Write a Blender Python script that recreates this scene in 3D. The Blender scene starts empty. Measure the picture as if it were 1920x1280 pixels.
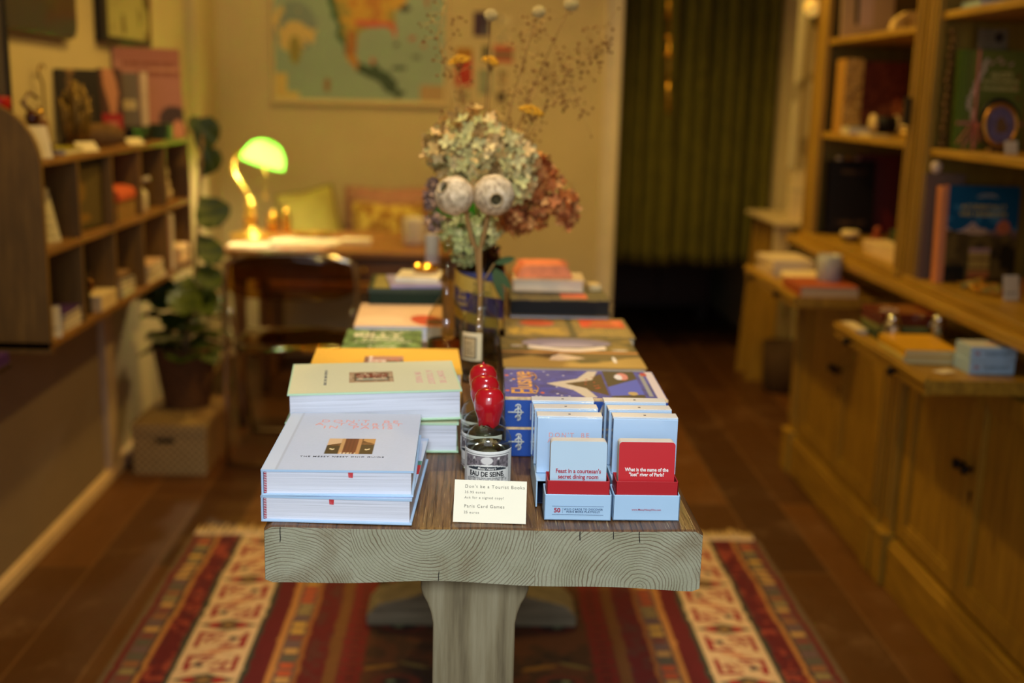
import bpy, math, random
import numpy as np
from mathutils import Matrix, Vector
C = bpy.context.scene
COL = C.collection
R = math.radians
PI = math.pi
random.seed(7)

# ---------------------------------------------------------------- camera
cam_d = bpy.data.cameras.new('camera')
cam = bpy.data.objects.new('camera', cam_d)
COL.objects.link(cam)
cam_d.sensor_width = 36.0
cam_d.lens = 40.0
cam_d.clip_start = 0.05
cam_d.clip_end = 60
Mw = Matrix(((0.99916082, -0.01744042, -0.03706058),
             (-0.03250541, 0.21288756, -0.97653586),
             (0.02492093, 0.97692104, 0.21214201)))
cam.matrix_world = Matrix.Translation((0, 0, 1.4)) @ Mw.to_4x4()
cam_d.dof.use_dof = True
cam_d.dof.focus_distance = 1.39
cam_d.dof.aperture_fstop = 2.5
cam_d.dof.aperture_blades = 0
C.camera = cam

# ---------------------------------------------------------------- view, world
C.cycles.transparent_max_bounces = 32
vs = C.view_settings
vs.view_transform = 'Standard'
vs.look = 'None'
vs.exposure = 0.0
vs.gamma = 1.0
vs.use_curve_mapping = False
world = bpy.data.worlds.new('world')
C.world = world
world.use_nodes = True
bg = world.node_tree.nodes['Background']
bg.inputs[0].default_value = (0.75, 0.85, 1.0, 1)
bg.inputs[1].default_value = 0.35

# ---------------------------------------------------------------- lights
def light(name, kind, loc, power, col, size=0.2, sizey=None, aim=None, spot=None, blend=.5, spread=None):
    d = bpy.data.lights.new(name, kind)
    d.energy = power
    d.color = col
    if kind == 'AREA':
        d.shape = 'RECTANGLE' if sizey else 'DISK'
        d.size = size
        if sizey: d.size_y = sizey
        if spread: d.spread = spread
    else:
        d.shadow_soft_size = size
    if kind == 'SPOT':
        d.spot_size = spot; d.spot_blend = blend
    o = bpy.data.objects.new(name, d)
    COL.objects.link(o)
    o.location = loc
    if aim:
        o.rotation_euler = (Vector(aim) - Vector(loc)).to_track_quat('-Z', 'Y').to_euler()
    return o
DAY = (0.84, 0.93, 1.0)
WARM = (1.0, 0.64, 0.15)
light('shop_window_daylight', 'AREA', (-0.1, -1.35, 1.75), 22, DAY, 2.2, 1.7, aim=(0.0, 1.6, 0.9))
light('ceiling_spot_table', 'SPOT', (-0.25, 3.15, 2.75), 66, WARM, 0.05, aim=(-0.05, 3.0, 0.0), spot=R(150), blend=.6)
light('ceiling_spot_cabinets', 'SPOT', (0.55, 4.55, 2.75), 78, WARM, 0.05, aim=(0.7, 3.9, 0.2), spot=R(150), blend=.6)
light('ceiling_spot_desk', 'SPOT', (-0.35, 4.9, 2.75), 42, WARM, 0.07, aim=(-0.3, 5.4, 0.8), spot=R(140), blend=.6)
light('ceiling_spot_front', 'SPOT', (0.15, 1.0, 2.75), 62, (0.86, 0.93, 1.0), 0.06, aim=(0.03, 1.5, 0.9), spot=R(52), blend=.8)
light('added_flower_spot', 'SPOT', (-0.15, 1.6, 2.75), 75, (1.0, .78, .45), 0.05, aim=(0.04, 2.12, 1.2), spot=R(34), blend=.7)  # added narrow spot that warms and brightens the bouquet, no lamp of the shop
light('added_front_spot', 'SPOT', (-0.05, -0.9, 1.95), 150, (0.80, 0.91, 1.0), 0.22, aim=(0.03, 1.36, 0.90), spot=R(30), blend=.7)  # added cool spot lifting only the table front, neither window nor shop lamp

# ---------------------------------------------------------------- colour helpers
def lin(v):
    v = v / 255.0
    return v / 12.92 if v <= 0.04045 else ((v + 0.055) / 1.055) ** 2.4
def c(r, g, b): return (lin(r), lin(g), lin(b), 1.0)
def carr(rgb): return np.array([lin(x) for x in rgb])

def nn(nt, t, **kw):
    n = nt.nodes.new(t)
    for k, v in kw.items():
        if k.startswith('i_'): n.inputs[k[2:].replace('_', ' ')].default_value = v
        else: setattr(n, k, v)
    return n
_m = {}
def base(name):
    m = bpy.data.materials.new(name); m.use_nodes = True
    nt = m.node_tree
    return m, nt, nt.nodes['Principled BSDF']
def mix(nt, a, b, fac):
    n = nt.nodes.new('ShaderNodeMix'); n.data_type = 'RGBA'
    for i, v in ((6, a), (7, b)):
        if hasattr(v, 'is_output'): nt.links.new(v, n.inputs[i])
        else: n.inputs[i].default_value = v
    if hasattr(fac, 'is_output'): nt.links.new(fac, n.inputs[0])
    else: n.inputs[0].default_value = fac
    return n.outputs[2]
def math_(nt, op, a, b=None, cc=None, clamp=False):
    n = nt.nodes.new('ShaderNodeMath'); n.operation = op; n.use_clamp = clamp
    for i, v in enumerate((a, b, cc)):
        if v is None: continue
        if hasattr(v, 'is_output'): nt.links.new(v, n.inputs[i])
        else: n.inputs[i].default_value = v
    return n.outputs[0]
def coords(nt, scale=(1, 1, 1), rot=(0, 0, 0), kind='Object'):
    tc = nt.nodes.new('ShaderNodeTexCoord'); mp = nt.nodes.new('ShaderNodeMapping')
    mp.inputs['Scale'].default_value = scale; mp.inputs['Rotation'].default_value = rot
    nt.links.new(tc.outputs[kind], mp.inputs[0]); return mp.outputs[0]
def noise(nt, vec, scale, detail=3, rough=.55):
    n = nn(nt, 'ShaderNodeTexNoise'); n.inputs['Scale'].default_value = scale
    n.inputs['Detail'].default_value = detail; n.inputs['Roughness'].default_value = rough
    nt.links.new(vec, n.inputs['Vector']); return n.outputs[0]
def ramp(nt, fac, stops):
    n = nt.nodes.new('ShaderNodeValToRGB'); el = n.color_ramp.elements
    while len(el) < len(stops): el.new(.5)
    for e, (p, cc) in zip(el, stops): e.position = p; e.color = cc
    nt.links.new(fac, n.inputs[0]); return n.outputs[0]
def bump(nt, h, strength, dist, bs):
    n = nt.nodes.new('ShaderNodeBump'); n.inputs['Strength'].default_value = strength
    n.inputs['Distance'].default_value = dist
    nt.links.new(h, n.inputs['Height']); nt.links.new(n.outputs[0], bs.inputs['Normal'])

def mat(col, rough=.6, metal=0.0, var=.12, scale=14, bmp=0.0, emis=0.0, trans=0.0, ior=1.45, alpha=1.0, coat=0.0, spec=.5):
    key = (col, rough, metal, var, scale, bmp, emis, trans, ior, alpha, coat, spec)
    if key in _m: return _m[key]
    m, nt, bs = base('surface_%d_%d_%d' % tuple(col[:3]) if max(col[:3]) > 1 else 'surface')
    cl = c(*col)
    dk = tuple(x * (1 - var) for x in cl[:3]) + (1,)
    lt = tuple(min(1, x * (1 + var)) for x in cl[:3]) + (1,)
    n = noise(nt, coords(nt), scale, 4)
    nt.links.new(ramp(nt, n, [(.3, dk), (.7, lt)]), bs.inputs['Base Color'])
    bs.inputs['Roughness'].default_value = rough
    bs.inputs['Metallic'].default_value = metal
    bs.inputs['Specular IOR Level'].default_value = spec
    bs.inputs['IOR'].default_value = ior
    bs.inputs['Coat Weight'].default_value = coat
    if trans: bs.inputs['Transmission Weight'].default_value = trans
    if alpha < 1: bs.inputs['Alpha'].default_value = alpha
    if emis:
        bs.inputs['Emission Color'].default_value = cl; bs.inputs['Emission Strength'].default_value = emis
    if bmp: bump(nt, noise(nt, coords(nt), scale * 6, 3), bmp, .002, bs)
    _m[key] = m
    return m

def painted(rough=.55, bmp=0.0, bscale=300, coat=0.0, key=None):
    k = ('painted', rough, bmp, bscale, coat)
    if k in _m: return _m[k]
    m, nt, bs = base('printed_surface')
    a = nn(nt, 'ShaderNodeVertexColor', layer_name='Col')
    nt.links.new(a.outputs[0], bs.inputs['Base Color'])
    bs.inputs['Roughness'].default_value = rough
    bs.inputs['Coat Weight'].default_value = coat
    if bmp: bump(nt, noise(nt, coords(nt), bscale, 2), bmp, .002, bs)
    _m[k] = m
    return m

def wood(dark, light_, axis='Z', scale=5, rough=.5, stretch=14, bmp=.15, mid=None, coat=0.0):
    key = ('wood', dark, light_, axis, scale, rough, stretch, mid)
    if key in _m: return _m[key]
    m, nt, bs = base('wood_grain')
    s = {'X': (1, stretch, stretch), 'Y': (stretch, 1, stretch), 'Z': (stretch, stretch, 1)}[axis]
    v = coords(nt, s)
    n = noise(nt, v, scale, 5, .6)
    st = [(.3, c(*dark)), (.7, c(*light_))]
    if mid: st = [(.3, c(*dark)), (.5, c(*mid)), (.7, c(*light_))]
    col = ramp(nt, n, st)
    n2 = noise(nt, coords(nt), 3, 2)
    col = mix(nt, col, tuple(x * .75 for x in c(*dark)[:3]) + (1,), math_(nt, 'MULTIPLY', n2, .35))
    nt.links.new(col, bs.inputs['Base Color'])
    bs.inputs['Roughness'].default_value = rough
    bs.inputs['Coat Weight'].default_value = coat
    if bmp: bump(nt, n, bmp, .003, bs)
    _m[key] = m
    return m

def glass_mat(col=(250, 252, 250), rough=.02, ior=1.45):
    key = ('glass', col, rough, ior)
    if key in _m: return _m[key]
    m, nt, bs = base('glass')
    bs.inputs['Base Color'].default_value = c(*col)
    bs.inputs['Roughness'].default_value = rough
    bs.inputs['Transmission Weight'].default_value = 1
    bs.inputs['IOR'].default_value = ior
    _m[key] = m
    return m

def thin_glass(tint=(244, 246, 240), rough=.03, ior=1.45):
    key = ('thin', tint, rough, ior)
    if key in _m: return _m[key]
    m, nt, bs = base('thin_glass')
    tr = nt.nodes.new('ShaderNodeBsdfTransparent'); tr.inputs[0].default_value = c(*tint)
    gl = nt.nodes.new('ShaderNodeBsdfGlossy'); gl.inputs['Roughness'].default_value = rough
    fr = nt.nodes.new('ShaderNodeLayerWeight'); fr.inputs[0].default_value = .5
    ff = math_(nt, 'ADD', math_(nt, 'MULTIPLY', math_(nt, 'POWER', fr.outputs[1], 4.0), .75), .045)
    ms = nt.nodes.new('ShaderNodeMixShader')
    nt.links.new(ff, ms.inputs[0]); nt.links.new(tr.outputs[0], ms.inputs[1]); nt.links.new(gl.outputs[0], ms.inputs[2])
    nt.links.new(ms.outputs[0], nt.nodes['Material Output'].inputs[0])
    nt.nodes.remove(bs)
    _m[key] = m
    return m

def pages_mat(col=(226, 226, 236), axis=2, pitch=.0011):
    key = ('pages', col, axis, pitch)
    if key in _m: return _m[key]
    m, nt, bs = base('page_edges')
    tc = nt.nodes.new('ShaderNodeTexCoord'); sp = nt.nodes.new('ShaderNodeSeparateXYZ')
    nt.links.new(tc.outputs['Object'], sp.inputs[0])
    z = sp.outputs[axis]
    wob = noise(nt, coords(nt, (9, 9, 9)), 1.0, 2)
    nz = noise(nt, coords(nt, tuple(1100 if i == axis else 6 for i in range(3))), .5, 3, .8)
    cl = c(*col)
    dk = tuple(x * .58 for x in cl[:3]) + (1,)
    col_ = ramp(nt, nz, [(.30, dk), (.42, tuple(x * .88 for x in cl[:3]) + (1,)), (.6, cl)])
    nt.links.new(col_, bs.inputs['Base Color'])
    bs.inputs['Roughness'].default_value = .8
    bump(nt, nz, .4, .001, bs)
    _m[key] = m
    return m

# ---------------------------------------------------------------- object helpers
def thing(name, label, cat, loc=(0, 0, 0), rz=0.0, group=None):
    o = bpy.data.objects.new(name, None)
    COL.objects.link(o)
    o.location = loc; o.rotation_euler = (0, 0, rz); o.empty_display_size = .05
    o['label'] = label; o['category'] = cat
    if group: o['group'] = group
    return o
def tag(o, label, cat, group=None):
    o['label'] = label; o['category'] = cat
    if group: o['group'] = group
    return o
def dup(root, loc=None, rz=None, label=None, group=None):
    r = root.copy(); COL.objects.link(r)
    if loc is not None: r.location = loc
    if rz is not None: r.rotation_euler = (0, 0, rz)
    if label: r['label'] = label
    if group: r['group'] = group
    for ch in list(root.children):
        k = ch.copy(); COL.objects.link(k); k.parent = r
        for g in list(ch.children):
            d = g.copy(); COL.objects.link(d); d.parent = k
    return r

class MB:
    def __init__(s): s.v = []; s.f = []; s.mi = []; s.sm = []
    def add(s, vs_, fs, mi=0, smooth=False, M=None):
        o = len(s.v)
        if M is not None: vs_ = [tuple(M @ Vector(p)) for p in vs_]
        s.v += [tuple(p) for p in vs_]
        for f in fs: s.f.append(tuple(i + o for i in f)); s.mi.append(mi); s.sm.append(smooth)
        return s
    def box(s, x0, x1, y0, y1, z0, z1, mi=0, M=None):
        vs_ = [(x, y, z) for x in (x0, x1) for y in (y0, y1) for z in (z0, z1)]
        return s.add(vs_, [(0, 1, 3, 2), (4, 6, 7, 5), (0, 4, 5, 1), (2, 3, 7, 6), (0, 2, 6, 4), (1, 5, 7, 3)], mi, False, M)
    def lathe(s, prof, n=32, mi=0, M=None, smooth=True, cap=True, sx=1, sy=1):
        vs_ = []; fs = []
        for r, z in prof:
            for k in range(n):
                a = 2 * PI * k / n
                vs_.append((r * math.cos(a) * sx, r * math.sin(a) * sy, z))
        for i in range(len(prof) - 1):
            for k in range(n):
                k2 = (k + 1) % n
                fs.append((i * n + k, i * n + k2, (i + 1) * n + k2, (i + 1) * n + k))
        if cap:
            fs.append(tuple(range(n - 1, -1, -1)))
            fs.append(tuple((len(prof) - 1) * n + k for k in range(n)))
        return s.add(vs_, fs, mi, smooth, M)
    def tube(s, pts, r, n=10, mi=0, M=None, closed=False):
        pts = [Vector(p) for p in pts]; m = len(pts)
        rs = r if isinstance(r, (list, tuple)) else [r] * m
        vs_ = []; fs = []; up = None
        for i, p in enumerate(pts):
            if closed: t = (pts[(i + 1) % m] - pts[i - 1])
            else: t = (pts[min(i + 1, m - 1)] - pts[max(i - 1, 0)])
            t = t.normalized()
            if up is None: up = Vector((0, 0, 1)) if abs(t.z) < .9 else Vector((1, 0, 0))
            a = t.cross(up).normalized(); b = a.cross(t).normalized(); up = b
            for k in range(n):
                w = 2 * PI * k / n
                vs_.append(tuple(p + (a * math.cos(w) + b * math.sin(w)) * rs[i]))
        seg = m if closed else m - 1
        for i in range(seg):
            j = (i + 1) % m
            for k in range(n):
                k2 = (k + 1) % n
                fs.append((i * n + k, i * n + k2, j * n + k2, j * n + k))
        if not closed:
            fs.append(tuple(range(n - 1, -1, -1))); fs.append(tuple((m - 1) * n + k for k in range(n)))
        return s.add(vs_, fs, mi, True, M)
    def prism(s, outline, d0, d1, axis='Y', mi=0, M=None, smooth=False):
        n = len(outline)
        def P(a, b, d):
            return {'Y': (a, d, b), 'X': (d, a, b), 'Z': (a, b, d)}[axis]
        vs_ = [P(a, b, d0) for a, b in outline] + [P(a, b, d1) for a, b in outline]
        fs = [tuple(range(n)), tuple(range(2 * n - 1, n - 1, -1))]
        for i in range(n):
            j = (i + 1) % n
            fs.append((i, i + n, j + n, j))
        return s.add(vs_, fs, mi, smooth, M)
    def ball(s, cx, cy, cz, rx, ry=None, rz=None, n=14, mi=0, M=None):
        ry = ry or rx; rz = rz or rx
        prof = [(math.sin(PI * i / n), -math.cos(PI * i / n)) for i in range(n + 1)]
        prof[0] = (.001, -1); prof[-1] = (.001, 1)
        T = Matrix.Translation((cx, cy, cz)) @ Matrix.Diagonal((rx, ry, rz, 1))
        return s.lathe(prof, n + 4, mi, (M @ T) if M is not None else T)
    def build(s, name, mats, parent=None, bevel=0.0, seg=2, rel=False, solid=None):
        if not isinstance(mats, (list, tuple)): mats = [mats]
        off = parent_world(parent) if (rel and parent) else Vector((0, 0, 0))
        me = bpy.data.meshes.new(name)
        me.from_pydata([tuple(Vector(p) - off) for p in s.v], [], s.f)
        for m in mats: me.materials.append(m)
        me.polygons.foreach_set('material_index', s.mi)
        me.polygons.foreach_set('use_smooth', [bool(b) or bevel > 0 for b in s.sm])
        me.update()
        import bmesh
        bm = bmesh.new(); bm.from_mesh(me); bmesh.ops.recalc_face_normals(bm, faces=bm.faces); bm.to_mesh(me); bm.free()
        o = bpy.data.objects.new(name, me)
        COL.objects.link(o)
        if parent: o.parent = parent
        if bevel:
            b = o.modifiers.new('bevel', 'BEVEL'); b.width = bevel; b.segments = seg
            b.limit_method = 'ANGLE'; b.angle_limit = R(40); b.harden_normals = False
            me.shade_auto_smooth if False else None
            w = o.modifiers.new('wn', 'WEIGHTED_NORMAL'); w.keep_sharp = True
        return o
def parent_world(p):
    v = Vector((0, 0, 0))
    while p is not None: v += p.location; p = p.parent
    return v
def bx(name, x0, x1, y0, y1, z0, z1, m, parent=None, bevel=0.0, rel=False):
    return MB().box(x0, x1, y0, y1, z0, z1).build(name, m, parent, bevel, rel=rel)
def frame(o, x=(1, 0, 0), y=(0, 1, 0)):
    x = Vector(x).normalized(); y = Vector(y).normalized(); z = x.cross(y)
    return Matrix(((x.x, y.x, z.x, o[0]), (x.y, y.y, z.y, o[1]), (x.z, y.z, z.z, o[2]), (0, 0, 0, 1)))
FR = lambda o: frame(o, (1, 0, 0), (0, 0, 1))          # upright, facing -Y

def slab(name, w, h, t, func, M=None, parent=None, res=.002, m=None, bend=None):
    """a thin sheet with a printed upper face: x 0..w, y 0..h, thickness t below the printed face"""
    nx = max(2, int(w / res) + 1); ny = max(2, int(h / res) + 1)
    X, Y = np.meshgrid(np.linspace(0, w, nx), np.linspace(0, h, ny))
    col = func(X, Y)
    Z = np.zeros_like(X) if bend is None else bend(X, Y)
    top = np.stack([X, Y, Z], -1).reshape(-1, 3)
    bot = np.stack([X, Y, Z - t], -1).reshape(-1, 3)
    idx = np.arange(nx * ny).reshape(ny, nx)
    q = np.stack([idx[:-1, :-1], idx[:-1, 1:], idx[1:, 1:], idx[1:, :-1]], -1).reshape(-1, 4)
    loop = np.concatenate([idx[0, :], idx[1:, -1], idx[-1, -2::-1], idx[-2:0:-1, 0]])
    n = nx * ny
    if bend is None:
        verts = np.concatenate([top, bot[loop]]); li = n + np.arange(len(loop))
        faces = [tuple(f) for f in q.tolist()]
        faces.append(tuple(li[::-1].tolist()))
        cc = np.concatenate([col.reshape(-1, 3), col.reshape(-1, 3)[loop]])
    else:
        verts = np.concatenate([top, bot]); li = n + loop
        faces = [tuple(f) for f in q.tolist()] + [tuple(f[::-1]) for f in (q + n).tolist()]
        cc = np.concatenate([col.reshape(-1, 3)] * 2)
    for k in range(len(loop)):
        k2 = (k + 1) % len(loop)
        faces.append((int(loop[k]), int(li[k]), int(li[k2]), int(loop[k2])))
    if M is not None:
        A = np.array(M); verts = verts @ A[:3, :3].T + A[:3, 3]
    me = bpy.data.meshes.new(name)
    me.from_pydata(verts.tolist(), [], faces)
    at = me.color_attributes.new('Col', 'FLOAT_COLOR', 'POINT')
    at.data.foreach_set('color', np.concatenate([cc, np.ones((len(cc), 1))], 1).astype(np.float32).ravel())
    me.materials.append(m or painted())
    if bend is not None: me.polygons.foreach_set('use_smooth', [True] * len(me.polygons))
    me.update()
    o = bpy.data.objects.new(name, me)
    COL.objects.link(o)
    if parent: o.parent = parent
    return o

def text(body, size, M, m, parent, name='lettering', bold=0.0, align='CENTER', sx=1.0, spacing=1.0, shear=0.0, line=1.0, ext=.00015):
    cu = bpy.data.curves.new(name, 'FONT')
    cu.body = body; cu.size = size; cu.align_x = align; cu.align_y = 'CENTER'
    cu.offset = bold * size; cu.space_character = spacing; cu.shear = shear; cu.space_line = line
    cu.extrude = ext; cu.resolution_u = 3
    t = bpy.data.objects.new(name, cu); COL.objects.link(t)
    dg = bpy.context.evaluated_depsgraph_get()
    me = bpy.data.meshes.new_from_object(t.evaluated_get(dg))
    bpy.data.objects.remove(t)
    me.transform(M @ Matrix.Diagonal((sx, 1, 1, 1)))
    me.materials.clear(); me.materials.append(m)
    me.name = name
    o = bpy.data.objects.new(name, me); COL.objects.link(o); o.parent = parent
    return o

# numpy pattern helpers
def vnoise(X, Y, s, seed=0):
    rg = np.random.RandomState(seed); G = rg.rand(64, 64)
    x = X * s; y = Y * s
    xi = np.floor(x).astype(int); yi = np.floor(y).astype(int)
    fx = x - xi; fy = y - yi
    fx = fx * fx * (3 - 2 * fx); fy = fy * fy * (3 - 2 * fy)
    g = lambda i, j: G[i % 64, j % 64]
    return (g(xi, yi) * (1 - fx) + g(xi + 1, yi) * fx) * (1 - fy) + (g(xi, yi + 1) * (1 - fx) + g(xi + 1, yi + 1) * fx) * fy
def fbm(X, Y, s, seed=0): return .55 * vnoise(X, Y, s, seed) + .3 * vnoise(X, Y, s * 2.1, seed + 1) + .15 * vnoise(X, Y, s * 4.3, seed + 2)
def flat(col, var=.04, s=60):
    k = carr(col)
    def f(X, Y): return k * (1 - var + 2 * var * fbm(X, Y, s, 5))[..., None]
    return f
def put(img, mask, col, a=1.0):
    k = carr(col)
    mk = mask.astype(float)[..., None] * a
    return img * (1 - mk) + k * mk
def ell(X, Y, x, y, rx, ry, rot=0):
    dx = X - x; dy = Y - y
    u = dx * math.cos(rot) + dy * math.sin(rot); v = -dx * math.sin(rot) + dy * math.cos(rot)
    return (u / rx) ** 2 + (v / ry) ** 2 < 1
def rect(X, Y, x0, x1, y0, y1): return (X > x0) & (X < x1) & (Y > y0) & (Y < y1)
def poly(X, Y, pts):
    ins = np.zeros(X.shape, bool); n = len(pts)
    for i in range(n):
        x1, y1 = pts[i]; x2, y2 = pts[(i + 1) % n]
        cnd = ((y1 > Y) != (y2 > Y)) & (X < (x2 - x1) * (Y - y1) / ((y2 - y1) if y2 != y1 else 1e-9) + x1)
        ins ^= cnd
    return ins
# ================================================================ ROOM
XL, XR, YB, YF, ZC = -1.31, 1.68, 6.0, -1.75, 2.95

def floor_mat():
    m, nt, bs = base('dark_oak_boards')
    tc = nt.nodes.new('ShaderNodeTexCoord'); mp = nt.nodes.new('ShaderNodeMapping')
    mp.inputs['Rotation'].default_value = (0, 0, PI / 2)
    nt.links.new(tc.outputs['Object'], mp.inputs[0])
    br = nn(nt, 'ShaderNodeTexBrick', offset=.37, squash=1.0)
    br.inputs['Scale'].default_value = 1.0
    br.inputs['Brick Width'].default_value = 1.6
    br.inputs['Row Height'].default_value = .185
    br.inputs['Mortar Size'].default_value = .0022
    br.inputs['Mortar Smooth'].default_value = .3
    br.inputs['Color1'].default_value = c(124, 76, 30)
    br.inputs['Color2'].default_value = c(78, 44, 18)
    br.inputs['Mortar'].default_value = c(150, 105, 60)
    nt.links.new(mp.outputs[0], br.inputs['Vector'])
    g = noise(nt, coords(nt, (26, 2, 1)), 3, 5, .6)
    col = mix(nt, br.outputs[0], c(56, 34, 12), math_(nt, 'MULTIPLY', g, .5))
    wear = noise(nt, coords(nt), 2.6, 6, .75)
    wf = ramp(nt, wear, [(.56, (0, 0, 0, 1)), (.72, (1, 1, 1, 1))])
    col = mix(nt, col, c(150, 112, 75), math_(nt, 'MULTIPLY', wf, .45))
    nt.links.new(col, bs.inputs['Base Color'])
    rg = ramp(nt, wear, [(.3, (.34, .34, .34, 1)), (.7, (.6, .6, .6, 1))])
    nt.links.new(rg, bs.inputs['Roughness'])
    bump(nt, math_(nt, 'SUBTRACT', g, math_(nt, 'MULTIPLY', br.outputs[1], 2.0)), .25, .003, bs)
    return m
def plaster(col, rough=.85, b=.25):
    m, nt, bs = base('painted_plaster')
    n = noise(nt, coords(nt), 2.2, 5, .6)
    a = c(*col)
    nt.links.new(ramp(nt, n, [(.3, tuple(x * .86 for x in a[:3]) + (1,)), (.7, a)]), bs.inputs['Base Color'])
    bs.inputs['Roughness'].default_value = rough
    bump(nt, noise(nt, coords(nt), 40, 3), b, .004, bs)
    return m
def structure(o):
    o['kind'] = 'structure'; return o
M_wall = plaster((208, 190, 148)); M_ceil = plaster((225, 215, 195)); M_white = mat((222, 208, 182), .5, var=.05)
M_low = plaster((150, 128, 104))
structure(bx('floor', XL - .1, XR + .1, YF - .1, 8.6, -.08, 0, floor_mat()))
structure(bx('ceiling', XL - .1, XR + .1, YF - .1, 8.6, ZC, ZC + .08, M_ceil))
structure(bx('wall_left', XL - .1, XL, YF - .1, 8.6, 0, ZC, M_wall))
structure(bx('wall_right', XR, XR + .1, YF - .1, 8.6, 0, ZC, M_wall))
DX0, DX1 = .755, 1.60   # doorway
mb = MB().box(XL, DX0 - .09, YB, YB + .14, 0, ZC).box(DX0 - .09, XR, YB, YB + .14, 2.35, ZC).box(DX1, XR, YB, YB + .14, 0, 2.35)
structure(mb.build('wall_back', M_wall))
mb = MB().box(DX0 - .09, DX0, YB - .035, YB + .14, 0, 2.35).box(DX0 - .09, DX0 - .075, YB - .045, YB - .035, 0, 2.35).box(DX0 - .02, DX0 - .005, YB - .045, YB - .035, 0, 2.35)
structure(mb.build('trim_1', M_white, bevel=.004))
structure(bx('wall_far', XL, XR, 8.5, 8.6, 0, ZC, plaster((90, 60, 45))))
# shop front behind the camera, with its window opening
mb = MB().box(XL, -1.15, YF, YF + .12, 0, ZC).box(.95, XR, YF, YF + .12, 0, ZC).box(-1.15, .95, YF, YF + .12, 0, .75).box(-1.15, .95, YF, YF + .12, 2.65, ZC)
structure(mb.build('wall_front', M_wall))
mb = MB()
for x in (-1.15, -.13, .90): mb.box(x, x + .05, YF + .02, YF + .08, .75, 2.65)
for z in (.75, 2.6): mb.box(-1.1, .9, YF + .02, YF + .08, z, z + .05)
structure(mb.build('window_1', mat((60, 50, 40), .4)))
# lower left wall: panelled boxing with a lighter strip, and skirting
structure(MB().box(XL, XL + .02, YF + .2, 3.9, .053, .66).build('trim_2', M_low))
structure(MB().box(XL, XL + .035, YF + .13, YB - .01, 0, .042).box(XL, XL + .028, YF + .13, YB - .01, .042, .052).build('baseboard_left', mat((236, 204, 160), .45, var=.06), bevel=.004))
structure(MB().box(XL + .03, DX0 - .1, YB - .022, YB, 0, .1).build('baseboard_back', mat((205, 175, 130), .5), bevel=.004))
structure(MB().box(XL, XL + .035, 3.93, 4.03, .053, .70).build('trim_3', mat((196, 170, 140), .6), bevel=.003))
structure(MB().box(XL, XL + .05, 5.35, 5.5, .053, ZC).build('trim_4', M_wall, bevel=.004))

# ---------------------------------------------------------------- curtain in the doorway
def curtain_mat():
    m, nt, bs = base('green_velvet')
    n = noise(nt, coords(nt, (1, 1, .3)), 30, 4)
    nt.links.new(ramp(nt, n, [(.3, c(78, 74, 14)), (.7, c(100, 94, 20))]), bs.inputs['Base Color'])
    bs.inputs['Roughness'].default_value = .9
    return m
W = DX1 - DX0 - .008
nx, nz = 260, 24
vs_, fs = [], []
for side in (0, 1):
    for j in range(nz + 1):
        z = .52 + (2.3 - .52) * j / nz
        for i in range(nx + 1):
            u = i / nx
            amp = .028 * (1 - .35 * j / nz)
            y = YB + .09 + amp * math.sin(u * 2 * PI * 11 + .9 * math.sin(u * 9)) + .012 * math.sin(u * 31 + j * .08) + side * .004
            vs_.append((DX0 + .004 + W * u, y, z + .008 * math.sin(u * 17)))
S = (nx + 1) * (nz + 1)
for j in range(nz):
    for i in range(nx):
        a = j * (nx + 1) + i
        fs.append((a, a + 1, a + nx + 2, a + nx + 1)); fs.append((a + S, a + nx + 1 + S, a + nx + 2 + S, a + 1 + S))
for i in range(nx):
    fs.append((i, i + S, i + 1 + S, i + 1)); a = nz * (nx + 1) + i; fs.append((a, a + 1, a + 1 + S, a + S))
cur = thing('curtain', 'olive green velvet curtain hanging in the doorway, hem above floor', 'curtain', ((DX0 + DX1) / 2, YB + .09, .52))
MB().add(vs_, fs, 0, True).build('cloth', curtain_mat(), cur, rel=True)
MB().tube([(DX0 + .001, YB + .09, 2.31), (DX1 - .001, YB + .09, 2.31)], .013).build('rod', mat((150, 110, 50), .3, 1.0), cur, rel=True)
brs = mat((232, 176, 70), .22, 1.0)
g = thing('hanging_ornament', 'brass bead and rod ornament hanging before the green curtain', 'ornament', (.98, 5.9, 1.3))
mb = MB()
mb.tube([(.968, 5.9, 2.95), (.968, 5.9, 1.83)], .004).tube([(.968, 5.9, 1.79), (.968, 5.9, 1.90)], .011)
mb.ball(.975, 5.9, 1.70, .018).ball(.978, 5.9, 1.615, .020).tube([(.975, 5.9, 1.8), (.99, 5.9, 1.32)], .0045).tube([(.984, 5.9, 1.52), (.992, 5.9, 1.32)], .008)
mb.build('beads', brs, g, rel=True)
# the dim back room: a dark cabinet and a low shelf, glimpsed under the curtain
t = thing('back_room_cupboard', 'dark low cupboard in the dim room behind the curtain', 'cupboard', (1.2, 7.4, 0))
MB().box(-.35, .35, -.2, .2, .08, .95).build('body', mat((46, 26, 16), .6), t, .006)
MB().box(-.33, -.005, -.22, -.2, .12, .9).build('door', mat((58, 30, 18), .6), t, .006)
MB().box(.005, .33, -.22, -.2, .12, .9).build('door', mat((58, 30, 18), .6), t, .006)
for sx_ in (-.3, .3): MB().box(sx_ - .03, sx_ + .03, -.18, -.12, 0, .08).build('leg', mat((46, 26, 16), .6), t)

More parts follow.
